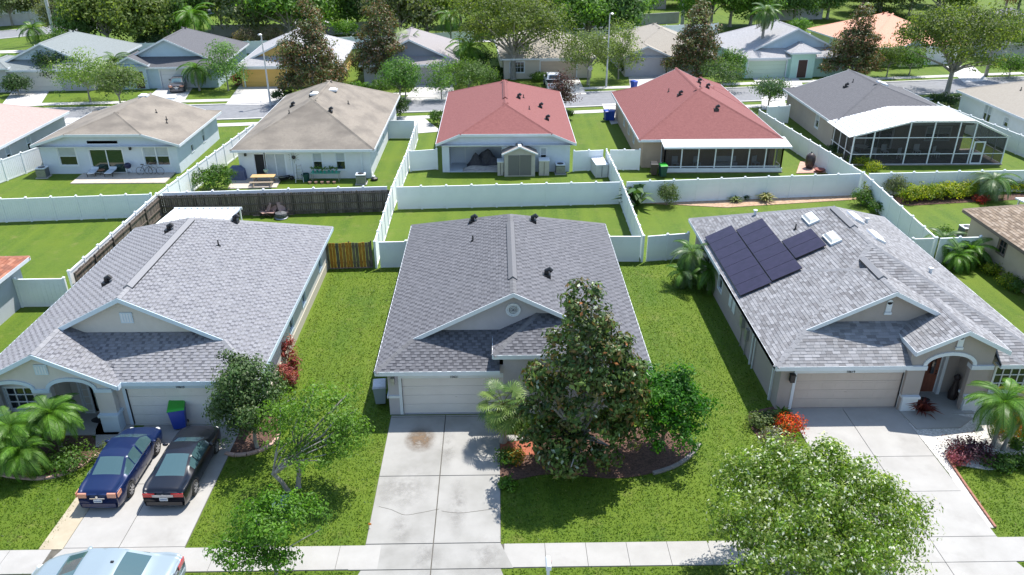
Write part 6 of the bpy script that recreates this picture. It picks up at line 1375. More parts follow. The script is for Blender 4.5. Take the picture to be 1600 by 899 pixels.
# utility box under the young tree
x, y = gp(443,806); o = empty('utility_box', (x,y,0), .2, 'green utility box under the thin young tree', 'utility box'); q = MB(); q.box(-.45,.45,-.4,.4,0,.06); q.build('pad', CONC, o)
q = MB(); q.add([(-.38,-.33,.06),(.38,-.33,.06),(.38,.33,.06),(-.38,.33,.06),(-.36,-.31,.62),(.36,-.31,.62),(.33,.28,.78),(-.33,.28,.78)], [(0,3,2,1),(0,1,5,4),(1,2,6,5),(2,3,7,6),(3,0,4,7),(4,5,6,7)]); q.build('cabinet', M('box_green',L(.05,.12,.10),rough=.5), o); q = MB(); q.box(-.3,.3,-.335,-.33,.12,.5); q.build('door', MATS['box_green'], o)
def lamp_post(px, py, h, label, arm=1.0, az=0.0, r=.09, mat=METAL):
    x, y = gp(px, py); o = empty('street_lamp', (x,y,0), az, label, 'street lamp', 'street lamps on the back street'); b = MB(); b.tube([(0,0,0),(0,0,h*.5),(0,0,h)], [r*1.3,r,r*.7], 8); b.build('pole', CONCW, o)
    b = MB(); b.tube([(0,0,h-.1),(arm*.5,0,h+.1),(arm,0,h+.08)], [.04,.04,.03], 6); b.build('arm', METAL, o); b = MB(); b.lathe([(.05,h-.08),(.22,h-.04),(.25,h+.06),(.1,h+.16)], 10, T=Matrix.Translation((arm*1.05,0,.02))); b.build('lamp_head', METAL, o); return o
lamp_post(423,166,7.6,'street lamp before the yellow garage house', arm=.35, az=2.2); lamp_post(947,137,8.6,'street lamp between the two grey green trees', arm=.35, az=-1)
x, y = gp(921,137); o = empty('street_sign', (x,y,0), .1, 'small diamond sign post left of the street lamp', 'sign'); q = MB(); q.tube([(0,0,0),(0,0,2.6)], .03, 6); q.build('pole', METAL, o); q = MB(); q.slab([(-.35,0,2.3),(0,0,1.9),(.35,0,2.3),(0,0,2.75)], (0,.02,0)); q.build('sign_plate', METAL, o)
def upole(px, py, h, label, r=.17, arms=True):
    x, y = gp(px, py); o = empty('utility_pole', (x,y,0), .12, label, 'utility pole', 'utility poles'); b = MB(); b.tube([(0,0,0),(0,0,h*.5),(0,0,h)], [r*1.15,r,r*.75], 8); b.build('pole', CONCW, o)
    for z in (h-.6,h-1.6): q = MB(); q.box(-1.1,1.1,-.06,.06,z,z+.12); q.build('cross_arm', BARKG, o)
    return o, x, y
U = [upole(88,67,16,'pale utility pole standing beside the boulevard at the far left',.26), upole(541,38,18,'utility pole beyond the dark magnolias',.3), upole(1066,38,18,'utility pole behind the beige roofed house with two gables',.3)]
for k, (dz, off) in enumerate(((-.5,-.9),(-.5,.9),(-1.5,0),(-2.6,0))):
    hh = 8.5 if k == 3 else 10.5-.6*k
    pts = []
    P0 = [(-140,112,hh),(U[0][1],U[0][2],hh),(U[1][1],U[1][2],hh),(U[2][1],U[2][2],hh),(110,150,hh)]
    for a, b_ in zip(P0[:-1], P0[1:]):
        for t in np.linspace(0,1,9)[:-1]: pts.append((a[0]+(b_[0]-a[0])*t, a[1]+(b_[1]-a[1])*t+off, a[2]+(b_[2]-a[2])*t-3*t*(1-t)))
    q = MB(); q.tube(pts, .05, 4); tag(q.build('power_line', METAL), ['upper power line nearest the camera','upper power line on the far side','middle power line under the cross arms','lowest power line along the boulevard poles'][k], 'power line', 'power lines along the boulevard')
# ------------------------------------------------------------------ garden things
def at(px, py, rz=0, name='thing', label='', cat='', group=None, z=0):
    x, y = gp(px, py)
    for xa, xb, yw in ((-38.6,-26.8,65.15),(-21.6,-10.4,63.45),(-5,6.6,64.9),(-20,-12,55.3)):      # stand things in front of the wall behind them
        if xa < x < xb and yw < y < yw+3: y = yw
    return empty(name, (x,y,z), rz, label, cat, group)
# shed
o = at(812,276,.02,'garden_shed','small grey garden shed with a dark door and peaked roof','shed'); o.scale = (1.12,1.12,1.12); SHG = M('shed_grey',L(.36,.34,.31),L(.42,.40,.36),2,.8); SHD = M('shed_door',L(.13,.13,.125),rough=.7); SHR = M('shed_roof',L(.22,.20,.19),rough=.8)
q = MB()
q.add([(-1.15,0,0),(1.15,0,0),(1.15,0,1.75),(0,0,2.25),(-1.15,0,1.75),(-1.15,1.5,0),(1.15,1.5,0),(1.15,1.5,1.75),(0,1.5,2.25),(-1.15,1.5,1.75)], [(0,1,2,3,4),(9,8,7,6,5),(1,6,7,2),(5,0,4,9)]); q.build('wall', SHG, o)
for s in (-1,1):
    q = MB(); q.slab([(0,-.12,2.32),(s*1.32,-.12,1.75),(s*1.32,1.62,1.75),(0,1.62,2.32)], (0,0,-.05)); q.build('roof', SHR, o)
    q = MB(); q.box(min(s*.02,s*.86),max(s*.02,s*.86),-.03,0,.1,1.65); q.build('door', SHD, o)
q = MB(); q.box(-.12,.12,-.16,1.66,2.27,2.36); q.build('ridge', TRIM, o); 
for s in (-1,1): q = MB(); q.bar((0,-.15,2.30),(s*1.34,-.15,1.73),.06,.1); q.build('barge_board', TRIM, o)
def chest(px, py, w, d, h, label, rz=0, mat=None, lid=None):
    o = at(px, py, rz, 'storage_box', label, 'storage box', 'garden storage boxes'); q = MB(); q.box(-w/2,w/2,0,d,0.02,h); q.build('body', mat or SHG, o); q = MB(); q.slab([(-w/2-.03,-.04,h+.04),(w/2+.03,-.04,h+.04),(w/2+.03,d+.03,h+.1),(-w/2-.03,d+.03,h+.1)], (0,0,-.06)); q.build('lid', lid or TRIM, o); q = MB(); q.box(-.02,.02,-.01,0,.1,h-.1); q.build('door_gap', BLACKP, o); return o
chest(850,275,.85,.7,1.3,'beige storage box standing right of the shed'); chest(782,275,.5,.7,1.2,'narrow grey storage box tight left of the shed', mat=SHG); chest(940,278,1.0,2.0,1.1,'long white storage box beside the fence between the red roofed houses', rz=.12, mat=CONCW, lid=TRIM)
# loungers, table, kettle grill, bicycles on the left patio
LF = M('lounger_fabric', L(.55,.60,.66), L(.62,.66,.72), 5, .8); DKF = M('dark_frame', L(.025,.025,.03), rough=.5)
for k, (px, lb) in enumerate(((154,'left blue white lounger on the pale blue house patio'),(181,'right blue white lounger on the pale blue house patio'))):
    o = at(px, 270, .12-.1*k, 'sun_lounger', lb, 'lounger', 'sun loungers on the patio', z=.05)
    q = MB(); q.slab([(-.3,-.7,.38),(.3,-.7,.38),(.3,.35,.40),(-.3,.35,.40)], (0,0,-.05)); q.build('seat', LF, o); q = MB(); q.slab([(-.3,.36,.40),(.3,.36,.40),(.3,.95,.85),(-.3,.95,.85)], (0,.03,-.05)); q.build('backrest', LF, o)
    for s in (-1,1):
        q = MB(); q.bar((s*.33,-.75,.34),(s*.33,.9,.36),.04,.04); q.build('frame', DKF, o)
        for yy in (-.6,.7): q = MB(); q.bar((s*.33,yy,0),(s*.33,yy,.34),.04,.04,up=(0,1,0)); q.build('leg', DKF, o)
o = at(168,269,0,'side_table','small brown table between the two loungers','table',z=.05); q = MB(); q.lathe([(.28,.42),(.3,.45),(.28,.47)], 12); q.build('table_top', M('brown_wood',L(.2,.09,.05),L(.3,.15,.09),6,.6), o)
for k in range(3): q = MB(); a = k*2.1; q.bar((.22*math.cos(a),.22*math.sin(a),0),(.1*math.cos(a),.1*math.sin(a),.43),.03,.03); q.build('leg', DKF, o)
def kettle(px, py, label, col=BLACKP, lean=0):
    o = at(px, py, .3, 'kettle_grill', label, 'grill', z=.05); q = MB(); q.lathe([(.05,.55),(.2,.6),(.28,.72),(.29,.8)], 16); q.build('bowl', col, o, smooth=True); q = MB(); q.lathe([(.295,.8),(.28,.92),(.18,1.02),(.03,1.06)], 16); q.build('lid', col, o, smooth=True)
    for k in range(3): a = k*2.1; q = MB(); q.bar((.34*math.cos(a),.34*math.sin(a),0),(.18*math.cos(a),.18*math.sin(a),.62),.025,.025); q.build('leg', METAL, o)
    q = MB(); q.lathe([(.1,.18),(.14,.22),(.02,.26)], 10); q.build('ash_catcher', METAL, o); return o
kettle(207,271,'dark blue kettle grill against the pale blue wall', M('enamel_blue',L(.01,.012,.05),rough=.3))
def bicycle(px, py, label, col, rz=0):
    o = at(px, py, rz, 'bicycle', label, 'bicycle', 'bicycles leaning on the wall', z=.05); fm = M('bike_'+col, {'black':L(.02,.02,.025),'silver':L(.35,.36,.38)}[col], rough=.35, metal=.5)
    for x in (-.5,.5):
        w = empty('wheel', (x,0,.34)); w.parent = o; q = MB(); pts = [(.33*math.cos(a),0,.33*math.sin(a)) for a in np.linspace(0,2*math.pi,21)]; q.tube(pts, .018, 5, cap=False); q.build('tyre', RUBBER, w)
        for k in range(8): a = k*math.pi/4; q.bar((0,0,0),(.32*math.cos(a),0,.32*math.sin(a)),.006,.006)
        q = MB()
        for k in range(8): a = k*math.pi/4; q.bar((0,0,0),(.32*math.cos(a),0,.32*math.sin(a)),.006,.006)
        q.build('spokes', METAL, w)['kind'] = 'stuff'
    q = MB(); A, B_, Cc, D, E_ = (-.5,0,.34),(-.15,0,.32),(-.22,0,.8),(.33,0,.78),(.5,0,.34)
    for p, r_ in ((A,B_),(A,Cc),(B_,Cc),(B_,D),(Cc,D),(D,E_)): q.tube([p,r_], .018, 5)
    q.build('frame', fm, o); q = MB(); q.box(-.35,-.12,-.07,.07,.88,.93); q.build('saddle', BLACKP, o); q = MB(); q.tube([(.33,0,.78),(.3,0,1.0),(.38,-.26,1.02)], .014, 5); q.tube([(.3,0,1.0),(.38,.26,1.02)], .014, 5); q.build('handlebar', METAL, o)
bicycle(235,270,'black bicycle, left one under the double window','black',.05); bicycle(247,270.5,'silver bicycle, right one under the double window','silver',-.08)
# streaked-roof house yard
o = at(372,281,0,'covered_grill','grill under a blue grey fabric cover','grill',z=.04); q = MB(); q.add([(-.75,-.4,0),(.75,-.4,0),(.75,.4,0),(-.75,.4,0),(-.68,-.36,.85),(.68,-.36,.85),(.68,.36,.85),(-.68,.36,.85),(-.35,-.2,1.15),(.35,-.2,1.15),(.35,.2,1.15),(-.35,.2,1.15)], [(0,3,2,1),(0,1,5,4),(1,2,6,5),(2,3,7,6),(3,0,4,7),(4,5,9,8),(5,6,10,9),(6,7,11,10),(7,4,8,11),(8,9,10,11)]); q.build('cover', M('cover_blue',L(.07,.09,.17),L(.10,.12,.21),4,.8,bump=.4), o)
PW = M('picnic_wood', L(.46,.29,.12), L(.56,.38,.18), 4, .8, stretch=(1,6,1)); PWG = M('bench_wood', L(.26,.20,.15), L(.33,.27,.2), 4, .9)
o = at(413,289,.03,'picnic_table','wooden picnic table with two benches on the small patio','picnic table',z=.04)
for k in range(5): q = MB(); q.box(-.95,.95,-.38+k*.155,-.24+k*.155,.70,.74); q.build('plank', PW, o)
for s in (-1,1):
    for j in range(2): q = MB(); q.box(-.95,.95,s*.78-.15+j*.15,s*.78-.02+j*.15,.42,.46); q.build('bench_plank', PWG, o)
    q = MB(); q.bar((s*.7,-.75,.0),(s*.7,-.2,.70),.09,.05); q.build('leg', PWG, o); q = MB(); q.bar((s*.7,.75,.0),(s*.7,.2,.70),.09,.05); q.build('leg', PWG, o); q = MB(); q.bar((s*.7,-.85,.38),(s*.7,.85,.38),.05,.08); q.build('cross_beam', PWG, o)
o = at(418,283,0,'tub','pale green tub standing on the picnic table','tub'); q = MB(); q.lathe([(.16,.79),(.2,1.0),(.17,1.0),(.14,.83)], 12); q.build('body', M('tub_green',L(.45,.55,.42),rough=.6), o)
o = at(470,282,.1,'step_ladder','metal step ladder opened beside the plant table','ladder'); q = MB()
for s in (-1,1):
    q = MB(); q.bar((s*.32,-.45,0),(s*.2,0,1.45),.05,.03); q.build('rail', METAL, o); q = MB(); q.bar((s*.3,.5,0),(s*.18,.03,1.4),.04,.03); q.build('rear_leg', METAL, o)
for k in range(5): q = MB(); z = .25+k*.26; w_ = .32-.12*z/1.45; q.box(-w_,w_,-.45+.45*z/1.45-.05,-.45+.45*z/1.45+.05,z,z+.03); q.build('tread', METAL, o)
o = at(482,277,0,'plant_pot','dark green tub by the step ladder','pot'); q = MB(); q.lathe([(.28,0),(.34,.6),(.3,.62),(.28,.5)], 12); q.build('body', BINDG, o)
o = at(512,279,.02,'glass_table','green garden table crowded with potted plants','table'); q = MB(); q.box(-1.2,1.2,-.35,.35,.7,.73); q.build('table_top', M('table_green',L(.12,.3,.22),rough=.3), o)
for sx_ in (-1,1):
    for sy_ in (-1,1): q = MB(); q.box(sx_*1.1-.02,sx_*1.1+.02,sy_*.3-.02,sy_*.3+.02,0,.7); q.build('leg', METAL, o)
tx, ty = gp(512,279); ty = 63.45
for k in range(7):
    x = tx-1.0+k*.32; o = empty('potted_plant', (x,ty+random.uniform(-.15,.15),.73), 0, 'potted plant on the green garden table, %s' % ['far left','second from left','third from left','in the middle','third from right','second from right','far right'][k], 'plant', 'potted plants on the table'); q = MB(); q.lathe([(.07,0),(.1,.16),(.08,.16)], 8); q.build('pot', M('pot_teal',L(.03,.3,.22),rough=.5) if 'pot_teal' not in MATS else MATS['pot_teal'], o); me, C_ = crown_mesh('foliage', [(0,0,.32,.18,.16,.16)], 7, 9, .12, G_MID, 200+k, sig=.08); link('foliage', me, o)
for k in range(5):
    x = tx-1.2+k*.5; o = empty('garden_pot', (x,ty-.7,0), 0, 'small pot on the grass before the plant table, %s' % ['far left','second from left','middle one','second from right','far right'][k], 'pot', 'pots before the plant table'); q = MB(); q.lathe([(.1,0),(.16,.18),(.13,.18)], 8); q.build('pot', M('terracotta',L(.42,.24,.18),rough=.8) if 'terracotta' not in MATS else MATS['terracotta'], o)
o = at(447,280,.4,'wheelbarrow','black wheelbarrow tipped against the white wall','wheelbarrow'); q = MB(); q.add([(-.5,-.3,.35),(.5,-.22,.4),(.5,.22,.4),(-.5,.3,.35),(-.3,-.18,.12),(.3,-.12,.15),(.3,.12,.15),(-.3,.18,.12)], [(0,1,5,4),(1,2,6,5),(2,3,7,6),(3,0,4,7),(4,5,6,7)]); q.build('tray', BLACKP, o); q = MB(); q.lathe([(.15,-.04),(.19,0),(.15,.04)], 12, T=Matrix.Translation((.62,0,.19)) @ Matrix.Rotation(math.pi/2,4,'X')); q.build('wheel', RUBBER, o)
for s in (-1,1): q = MB(); q.bar((-1.0,s*.3,.6),(.6,s*.1,.22),.03,.03); q.build('handle', METAL, o)
o = at(585,282,.3,'lawn_tool','black tool lying on the grass at the house corner','tool'); q = MB(); q.lathe([(.05,0),(.3,.03),(.3,.2),(.12,.3)], 10); q.build('deck', BLACKP, o); q = MB(); q.box(-.1,.1,-.05,.3,.28,.36); q.build('engine', TRIM, o); q = MB(); q.bar((0,.1,.2),(0,.9,.5),.03,.03); q.build('handle', METAL, o)
x, y = gp(459,250,1.9); o = empty('sun_ornament', (-16.9,63.6+.42,1.85), 0, 'dark metal sun ornament hanging on the white wall', 'ornament'); q = MB(); q.lathe([(.16,-.02),(.16,.02),(.05,.05)], 14, T=Matrix.Rotation(math.pi/2,4,'X')); q.build('disc', DKF, o)
for k in range(12): a = k*math.pi/6; r_ = .5 if k%2 else .38; q = MB(); q.bar((.16*math.cos(a),0,.16*math.sin(a)),(r_*math.cos(a),0,r_*math.sin(a)),.04,.02,up=(0,1,0)); q.build('ray', METAL, o)
# debris and chairs round the fire pit in the left back lawn
o = at(440,341,0,'fire_pit','dark round fire pit with a grey cover on the left back lawn','fire pit'); q = MB(); q.lathe([(.4,0),(.45,.3),(.42,.42),(.1,.52)], 16); q.build('cover', M('cover_grey',L(.05,.055,.06),L(.12,.12,.13),5,.7,bump=.6), o); q = MB(); q.lathe([(.46,.0),(.5,.06),(.46,.1)], 14); q.build('ring', METAL, o)
PK = M('chair_pinkish', L(.36,.22,.19), L(.45,.3,.26), 4, .8)
for k, (px, py, rz, lb) in enumerate(((421,329,-.9,'pinkish folding chair left of the fire pit'),(434,326,-.2,'pinkish folding chair behind the fire pit'),(452,327,.6,'pinkish folding chair right of the fire pit'))):
    o = at(px, py, rz, 'garden_chair', lb, 'chair', 'chairs round the fire pit'); q = MB(); q.slab([(-.28,-.25,.4),(.28,-.25,.4),(.28,.25,.36),(-.28,.25,.36)], (0,0,-.04)); q.build('seat', PK, o); q = MB(); q.slab([(-.28,.25,.4),(.28,.25,.4),(.28,.5,1.0),(-.28,.5,1.0)], (0,.03,0)); q.build('backrest', PK, o)
    for s in (-1,1): q = MB(); q.bar((s*.28,-.3,0),(s*.28,.3,.5),.03,.03); q.build('leg', DKF, o); q = MB(); q.bar((s*.3,.35,0),(s*.3,-.25,.6),.03,.03); q.build('arm', PK, o)
# covered heap in the open patio
def heap(x, y, w, d, h, seed, mat, name, label, cat='furniture', z=.03):
    r = np.random.default_rng(seed); n = 15; V = []; F = []
    gx = np.linspace(-1,1,n); bumps = [(r.uniform(-.7,.7), r.uniform(-.5,.5), r.uniform(.35,1), r.uniform(.18,.4)) for _ in range(6)]+[(-.0,.1,1.0,.4)]
    for j in range(n):
        for i in range(n):
            u, v = gx[i], gx[j]; e = max(0,1-max(abs(u),abs(v))**6); zz = max(b_[2]*math.exp(-((u-b_[0])**2+(v-b_[1])**2)/(b_[3]**2)) for b_ in bumps)*h*e+.12*e+r.uniform(-.03,.03)*e; V.append((u*w/2, v*d/2, zz))
    for j in range(n-1):
        for i in range(n-1): a = j*n+i; F.append((a,a+1,a+n+1,a+n))
    o = empty(name, (x,y,z), 0, label, cat); b = MB(); b.add(V, F); b.build('cover', mat, o); return o
DC = M('cover_dark', L(.02,.02,.03), L(.045,.045,.06), 6, .6, bump=.5)
hp = heap(-.9,66.95,3.7,1.5,1.45,3,DC,'covered_furniture','patio furniture heaped under a dark tarpaulin in the open patio'); o = empty('floor_covering', (-1.2,66.2,.02), 0, 'crumpled grey sheet on the open patio floor', 'sheet'); q = MB(); r_ = random.Random(4)
heap(-1.0,66.05,4.1,1.1,.22,9,M('sheet_grey',L(.3,.29,.29),L(.42,.40,.40),5,.9),'crumpled_sheet','crumpled grey groundsheet in front of the dark covered heap','sheet'); bpy.data.objects.remove(o)
# smoker and bowl on the paver patio
o = at(1264,264,0,'smoker','dark upright smoker by the white fence','smoker',z=.05); q = MB(); q.lathe([(.25,.0),(.38,.3),(.42,.8),(.38,1.1),(.2,1.32),(.05,1.36)], 16); q.build('body', M('smoker_brown',L(.05,.035,.035),rough=.4), o, smooth=True); q = MB(); q.lathe([(.06,1.34),(.06,1.44),(.09,1.46)], 8); q.build('chimney', BLACKP, o)
o = at(1280,270,0,'planter_bowl','round rust red bowl on the paver patio','bowl',z=.05); q = MB(); q.lathe([(.2,0),(.42,.2),(.45,.28),(.38,.26),(.1,.2)], 14); q.build('bowl', M('rust_red',L(.22,.06,.05),rough=.7), o)
# furniture inside the screen rooms
def chair_simple(x, y, rz, label, mat, group, z=.07):
    o = empty('patio_chair', (x,y,z), rz, label, 'chair', group); q = MB(); q.box(-.25,.25,-.25,.25,.40,.45); q.build('seat', mat, o); q = MB(); q.box(-.25,.25,.22,.27,.45,.95); q.build('backrest', mat, o)
    for a in (-1,1):
        for c in (-1,1): q = MB(); q.box(a*.22-.02,a*.22+.02,c*.22-.02,c*.22+.02,0,.4); q.build('leg', mat, o)
    return o
for k, (x, y, rz) in enumerate(((32.0,69.0,.3),(33.6,68.6,-.4),(35.0,69.4,.1),(36.0,68.3,.5),(38.0,69.5,0),(39.4,68.8,.6))): chair_simple(x, y, rz, 'pale patio chair in the tall screen room, %s from the left' % ['first','second','third','fourth','fifth','sixth'][k], TRIM, 'patio chairs in the screen room')
o = empty('patio_table', (33.0,69.9,.07), 0, 'pale table at the left end of the screen room', 'table'); q = MB(); q.lathe([(.55,.7),(.6,.74),(.1,.75)], 16); q.build('table_top', TRIM, o); q = MB(); q.lathe([(.3,0),(.05,.1),(.05,.7)], 8); q.build('pedestal', METAL, o)
o = empty('patio_couch', (19.8,66.5,.08), 0, 'pale couch inside the screened patio of the beige house', 'couch'); q = MB(); q.box(-.9,.9,-.4,.35,.0,.42); q.build('seat', TRIM, o); q = MB(); q.box(-.9,.9,.2,.4,.42,.85); q.build('backrest', TRIM, o)
for k, x in enumerate((15.3,17.2,22.3)): chair_simple(x, 66.2, .2*k, 'pale chair inside the low screened patio, %s' % ['left one','middle one','right one'][k], TRIM, 'chairs in the low screened patio', z=.08)
# door mat, bench and statue by the right porch
o = empty('door_mat', (19.9,30.9,.065), .1, 'dark oval door mat before the brown door', 'door mat'); q = MB(); q.lathe([(.38,0),(.38,.02),(.3,.025)], 18, T=Matrix.Scale(.6,4,(0,1,0))); q.build('mat', DKF, o)
o = empty('door_mat', (-18.1,30.0,.065), 0, 'dark oval door mat in the left porch', 'door mat'); q = MB(); q.lathe([(.45,0),(.45,.02),(.35,.025)], 18, T=Matrix.Scale(.55,4,(0,1,0))); q.build('mat', DKF, o)
o = empty('porch_planter', (21.35,31.0,.065), 0, 'tall dark planter at the right side of the right porch', 'planter'); q = MB(); q.lathe([(.18,0),(.22,.3),(.14,.7),(.1,1.0),(.16,1.2),(.05,1.35)], 10); q.build('body', M('planter_dark',L(.03,.02,.02),rough=.6), o)
# downspout splash, orange marker flag on the left lawn
x, y = gp(576,826); o = empty('marker_flag', (x,y,0), 0, 'small orange marker flag in the grass beside the driveway', 'marker'); q = MB(); q.bar((0,0,0),(0,0,.25),.01,.01,up=(1,0,0)); q.build('stick', METAL, o); q = MB(); q.box(0,.12,-.004,.004,.17,.26); q.build('flag', M('flag_orange',L(.8,.25,.03),rough=.7), o)
# oil stain on the driveway slab as a stain with its own shape
def stain(px, name, mat, z): 
    P = [gp(x, y) for x, y in px]; b = MB(); b.add([(p[0],p[1],z) for p in P], [tuple(range(len(P)))][::1]); o = b.build(name, mat); o['kind'] = 'structure'
    if o.data.polygons[0].normal.z < 0: o.data.flip_normals()
STN = bpy.data.materials.new('oil_stain'); STN.use_nodes = True; _n = STN.node_tree.nodes; _l = STN.node_tree.links
def stain_mat(name, col, sc, lo, hi, ctr, rad, amt=.75):
    m = bpy.data.materials.new(name); m.use_nodes = True; N = m.node_tree.nodes; K = m.node_tree.links; b = N['Principled BSDF']; b.inputs['Base Color'].default_value = col; b.inputs['Roughness'].default_value = .9
    pos = N.new('ShaderNodeNewGeometry').outputs['Position']; n = N.new('ShaderNodeTexNoise'); n.inputs['Scale'].default_value = sc; n.inputs['Detail'].default_value = 8; n.inputs['Roughness'].default_value = .75; K.new(pos, n.inputs['Vector'])
    vs = N.new('ShaderNodeVectorMath'); vs.operation = 'SUBTRACT'; K.new(pos, vs.inputs[0]); vs.inputs[1].default_value = (ctr[0],ctr[1],0.04); vm = N.new('ShaderNodeVectorMath'); vm.operation = 'MULTIPLY'; K.new(vs.outputs[0], vm.inputs[0]); vm.inputs[1].default_value = (1/rad[0],1/rad[1],0)
    ln = N.new('ShaderNodeVectorMath'); ln.operation = 'LENGTH'; K.new(vm.outputs[0], ln.inputs[0]); mr = N.new('ShaderNodeMapRange'); mr.inputs[1].default_value = 1; mr.inputs[2].default_value = 0; K.new(ln.outputs['Value'], mr.inputs[0])
    mu = N.new('ShaderNodeMath'); mu.operation = 'MULTIPLY'; K.new(mr.outputs[0], mu.inputs[0]); m2 = N.new('ShaderNodeMapRange'); m2.inputs[1].default_value = lo; m2.inputs[2].default_value = hi; K.new(n.outputs[0], m2.inputs[0]); K.new(m2.outputs[0], mu.inputs[1])
    m3 = N.new('ShaderNodeMath'); m3.operation = 'MULTIPLY'; m3.inputs[1].default_value = amt; m3.use_clamp = True; K.new(mu.outputs[0], m3.inputs[0])
    t = N.new('ShaderNodeBsdfTransparent'); x = N.new('ShaderNodeMixShader'); K.new(m3.outputs[0], x.inputs[0]); K.new(t.outputs[0], x.inputs[1]); K.new(b.outputs[0], x.inputs[2]); K.new(x.outputs[0], N['Material Output'].inputs[0]); return m
sx, sy = gp(657,688); stain([(630,665),(690,665),(690,715),(625,715)], 'oil_stain', stain_mat('oil_stain_brown', L(.16,.11,.07), 3, .3, .6, (sx,sy), (.75,.95), 1.5), .046)
for k, (px, py, a, b_) in enumerate(((630,765,1.3,1.6),(715,790,.45,1.9),(625,830,.5,1.0),(700,700,.4,1.6),(665,875,.6,1.2),(760,870,.8,1.2))):
    sx, sy = gp(px, py); q = MB(); q.add([(sx-a,sy-b_,.0455+k*.0004),(sx+a,sy-b_,.0455+k*.0004),(sx+a,sy+b_,.0455+k*.0004),(sx-a,sy+b_,.0455+k*.0004)], [(0,1,2,3)]); o = q.build('tyre_grime', stain_mat('grime_%d' % k, L(.24,.23,.215), 1.6, .40, .75, (sx,sy), (a,b_))); o['kind'] = 'structure'
# ------------------------------------------------------------------ trees across the back street and beyond
def big(px, py, h, r, pal_, label, seed, leaf=.26, n=150, per=22, name='tree', cat='tree', group=None, trunkh=None, shape='round', world=None, z0=.35, accents=None, sig=.5, tr=.16, barkm=None, cv=.5, mat=None, sx=1.0, nl=9, shell=.5, lowc=.42):
    n = int(n*1.6); leaf *= 1.12
    x, y = world or gp(px, py); rg = random.Random(seed)
    if shape == 'round':
        lob = [(0,0,h*.66,r*.75*sx,r*.7,h*.32)]+[(r*.58*sx*math.cos(a), r*.55*math.sin(a), h*rg.uniform(lowc,.72), r*rg.uniform(.40,.56)*sx, r*rg.uniform(.40,.52), h*rg.uniform(.18,.26)) for a in [k*.8+rg.random() for k in range(8)]]
    elif shape == 'mag':
        lob = [(rg.uniform(-.22,.22)*r*(1-t*.5), rg.uniform(-.15,.15)*r, h*(.16+.80*t), r*(1-t)**.62*rg.uniform(.68,.95)+.35, r*(1-t)**.62*rg.uniform(.7,.95)+.35, h*rg.uniform(.09,.15)) for t in (0,.16,.32,.48,.64,.8,.93)]
        lob += [(s_*r*rg.uniform(.45,.75)*(1-t), rg.uniform(-.3,.3)*r, h*(.18+.7*t), r*.35, r*.35, h*.08) for s_ in (-1,1) for t in (.05,.3,.5)]
    elif shape == 'cone': lob = [(rg.uniform(-.15,.15)*r, rg.uniform(-.1,.1)*r, h*(z0*.6+.12+(1-z0*.6-.12)*t), r*(1-t)**.75*sx+.25, r*(1-t)**.75+.25, h*.13) for t in (0,.2,.4,.6,.8,.93)]
    else: lob = [(0,0,h*.50,r*.9,r*.85,h*.42),(0,0,h*.75,r*.6,r*.6,h*.22),(r*.3,0,h*.32,r*.8,r*.8,h*.25),(-r*.3,.1,h*.38,r*.75,r*.75,h*.25)]
    return tree(x, y, lob, leaf, n, per, pal_, label, name=name, cat=cat, group=group, trunk=(tr, trunkh or h*.3), barkm=barkm or BARKG, seed=seed, nl=nl, sig=sig, shell=shell, clumpvar=cv, accents=accents, mat=mat)
BRZ = [((.15,.085,.04),.22,False),((.24,.12,.05),.06,False),((.35,.36,.3),.03,True)]
G_M2 = [(.085,.12,.035),(.13,.155,.055),(.15,.11,.055),(.06,.09,.025)]
big(492,158,11.0,4.4,G_M2,'broad dark magnolia in front of the yellow house', 301, .26, 330, 26, name='magnolia_tree', shape='mag', accents=BRZ, z0=.05, mat=LEAFG, sig=.45)
big(597,130,10.4,3.7,G_M2,'dark magnolia with an open trunk right of the yellow house', 302, .26, 260, 26, name='magnolia_tree', shape='mag', accents=BRZ, z0=.3, mat=LEAFG, sig=.45)
big(1086,128,9.6,3.6,G_M2,'dark magnolia between the beige roof and the mint house', 303, .26, 280, 26, name='magnolia_tree', shape='mag', accents=BRZ, z0=.1, mat=LEAFG, sig=.45)
big(1330,122,9.0,3.9,G_M2,'dark magnolia in front of the orange roofed house', 304, .26, 280, 26, name='magnolia_tree', shape='mag', accents=BRZ, z0=.05, mat=LEAFG, sig=.45)
big(802,124,11.0,7.4,G_OAK,'wide spreading oak over the cream house', 305, .26, 430, 26, name='oak_tree', tr=.34, sig=.6, nl=16)
big(1478,152,10.5,6.9,G_OAK,'spreading oak on the verge behind the dark roofed house', 306, .26, 430, 26, name='oak_tree', tr=.3, sig=.6, nl=16)
big(918,133,6.6,3.6,G_GRY,'grey green round tree left of the street lamp', 307, .2, 190, 24, tr=.12)
big(966,124,7.4,2.8,[(.16,.22,.06),(.20,.27,.08)],'paler slim tree right of the street lamp', 308, .2, 140, 22, shape='oval', tr=.1)
big(142,160,5.6,3.6,[(.14,.23,.05),(.19,.28,.07)],'small tree with white blossom on the verge at the far left', 309, .2, 150, 22, accents=[((.6,.6,.52),.08,True)], tr=.1, name='crape_myrtle')
big(90,138,4.8,2.4,G_DRK,'dark bushy tree beside the cream garage at the far left', 310, .2, 120, 22, tr=.1)
big(190,172,5.2,2.8,[(.12,.18,.06),(.16,.22,.08)],'grey green tree on the near verge of the back street at the left', 311, .2, 150, 22, tr=.1)
big(357,142,6.0,2.5,[(.10,.2,.05),(.14,.26,.07)],'young upright tree beside the driveway of the dark roofed house', 312, .2, 110, 20, shape='oval', tr=.1, shell=.35)
big(634,155,4.6,1.7,[(.1,.18,.05),(.14,.24,.06)],'slim grey green tree before the white driveway, left of the red roof', 313, .2, 80, 20, shape='oval', tr=.08)
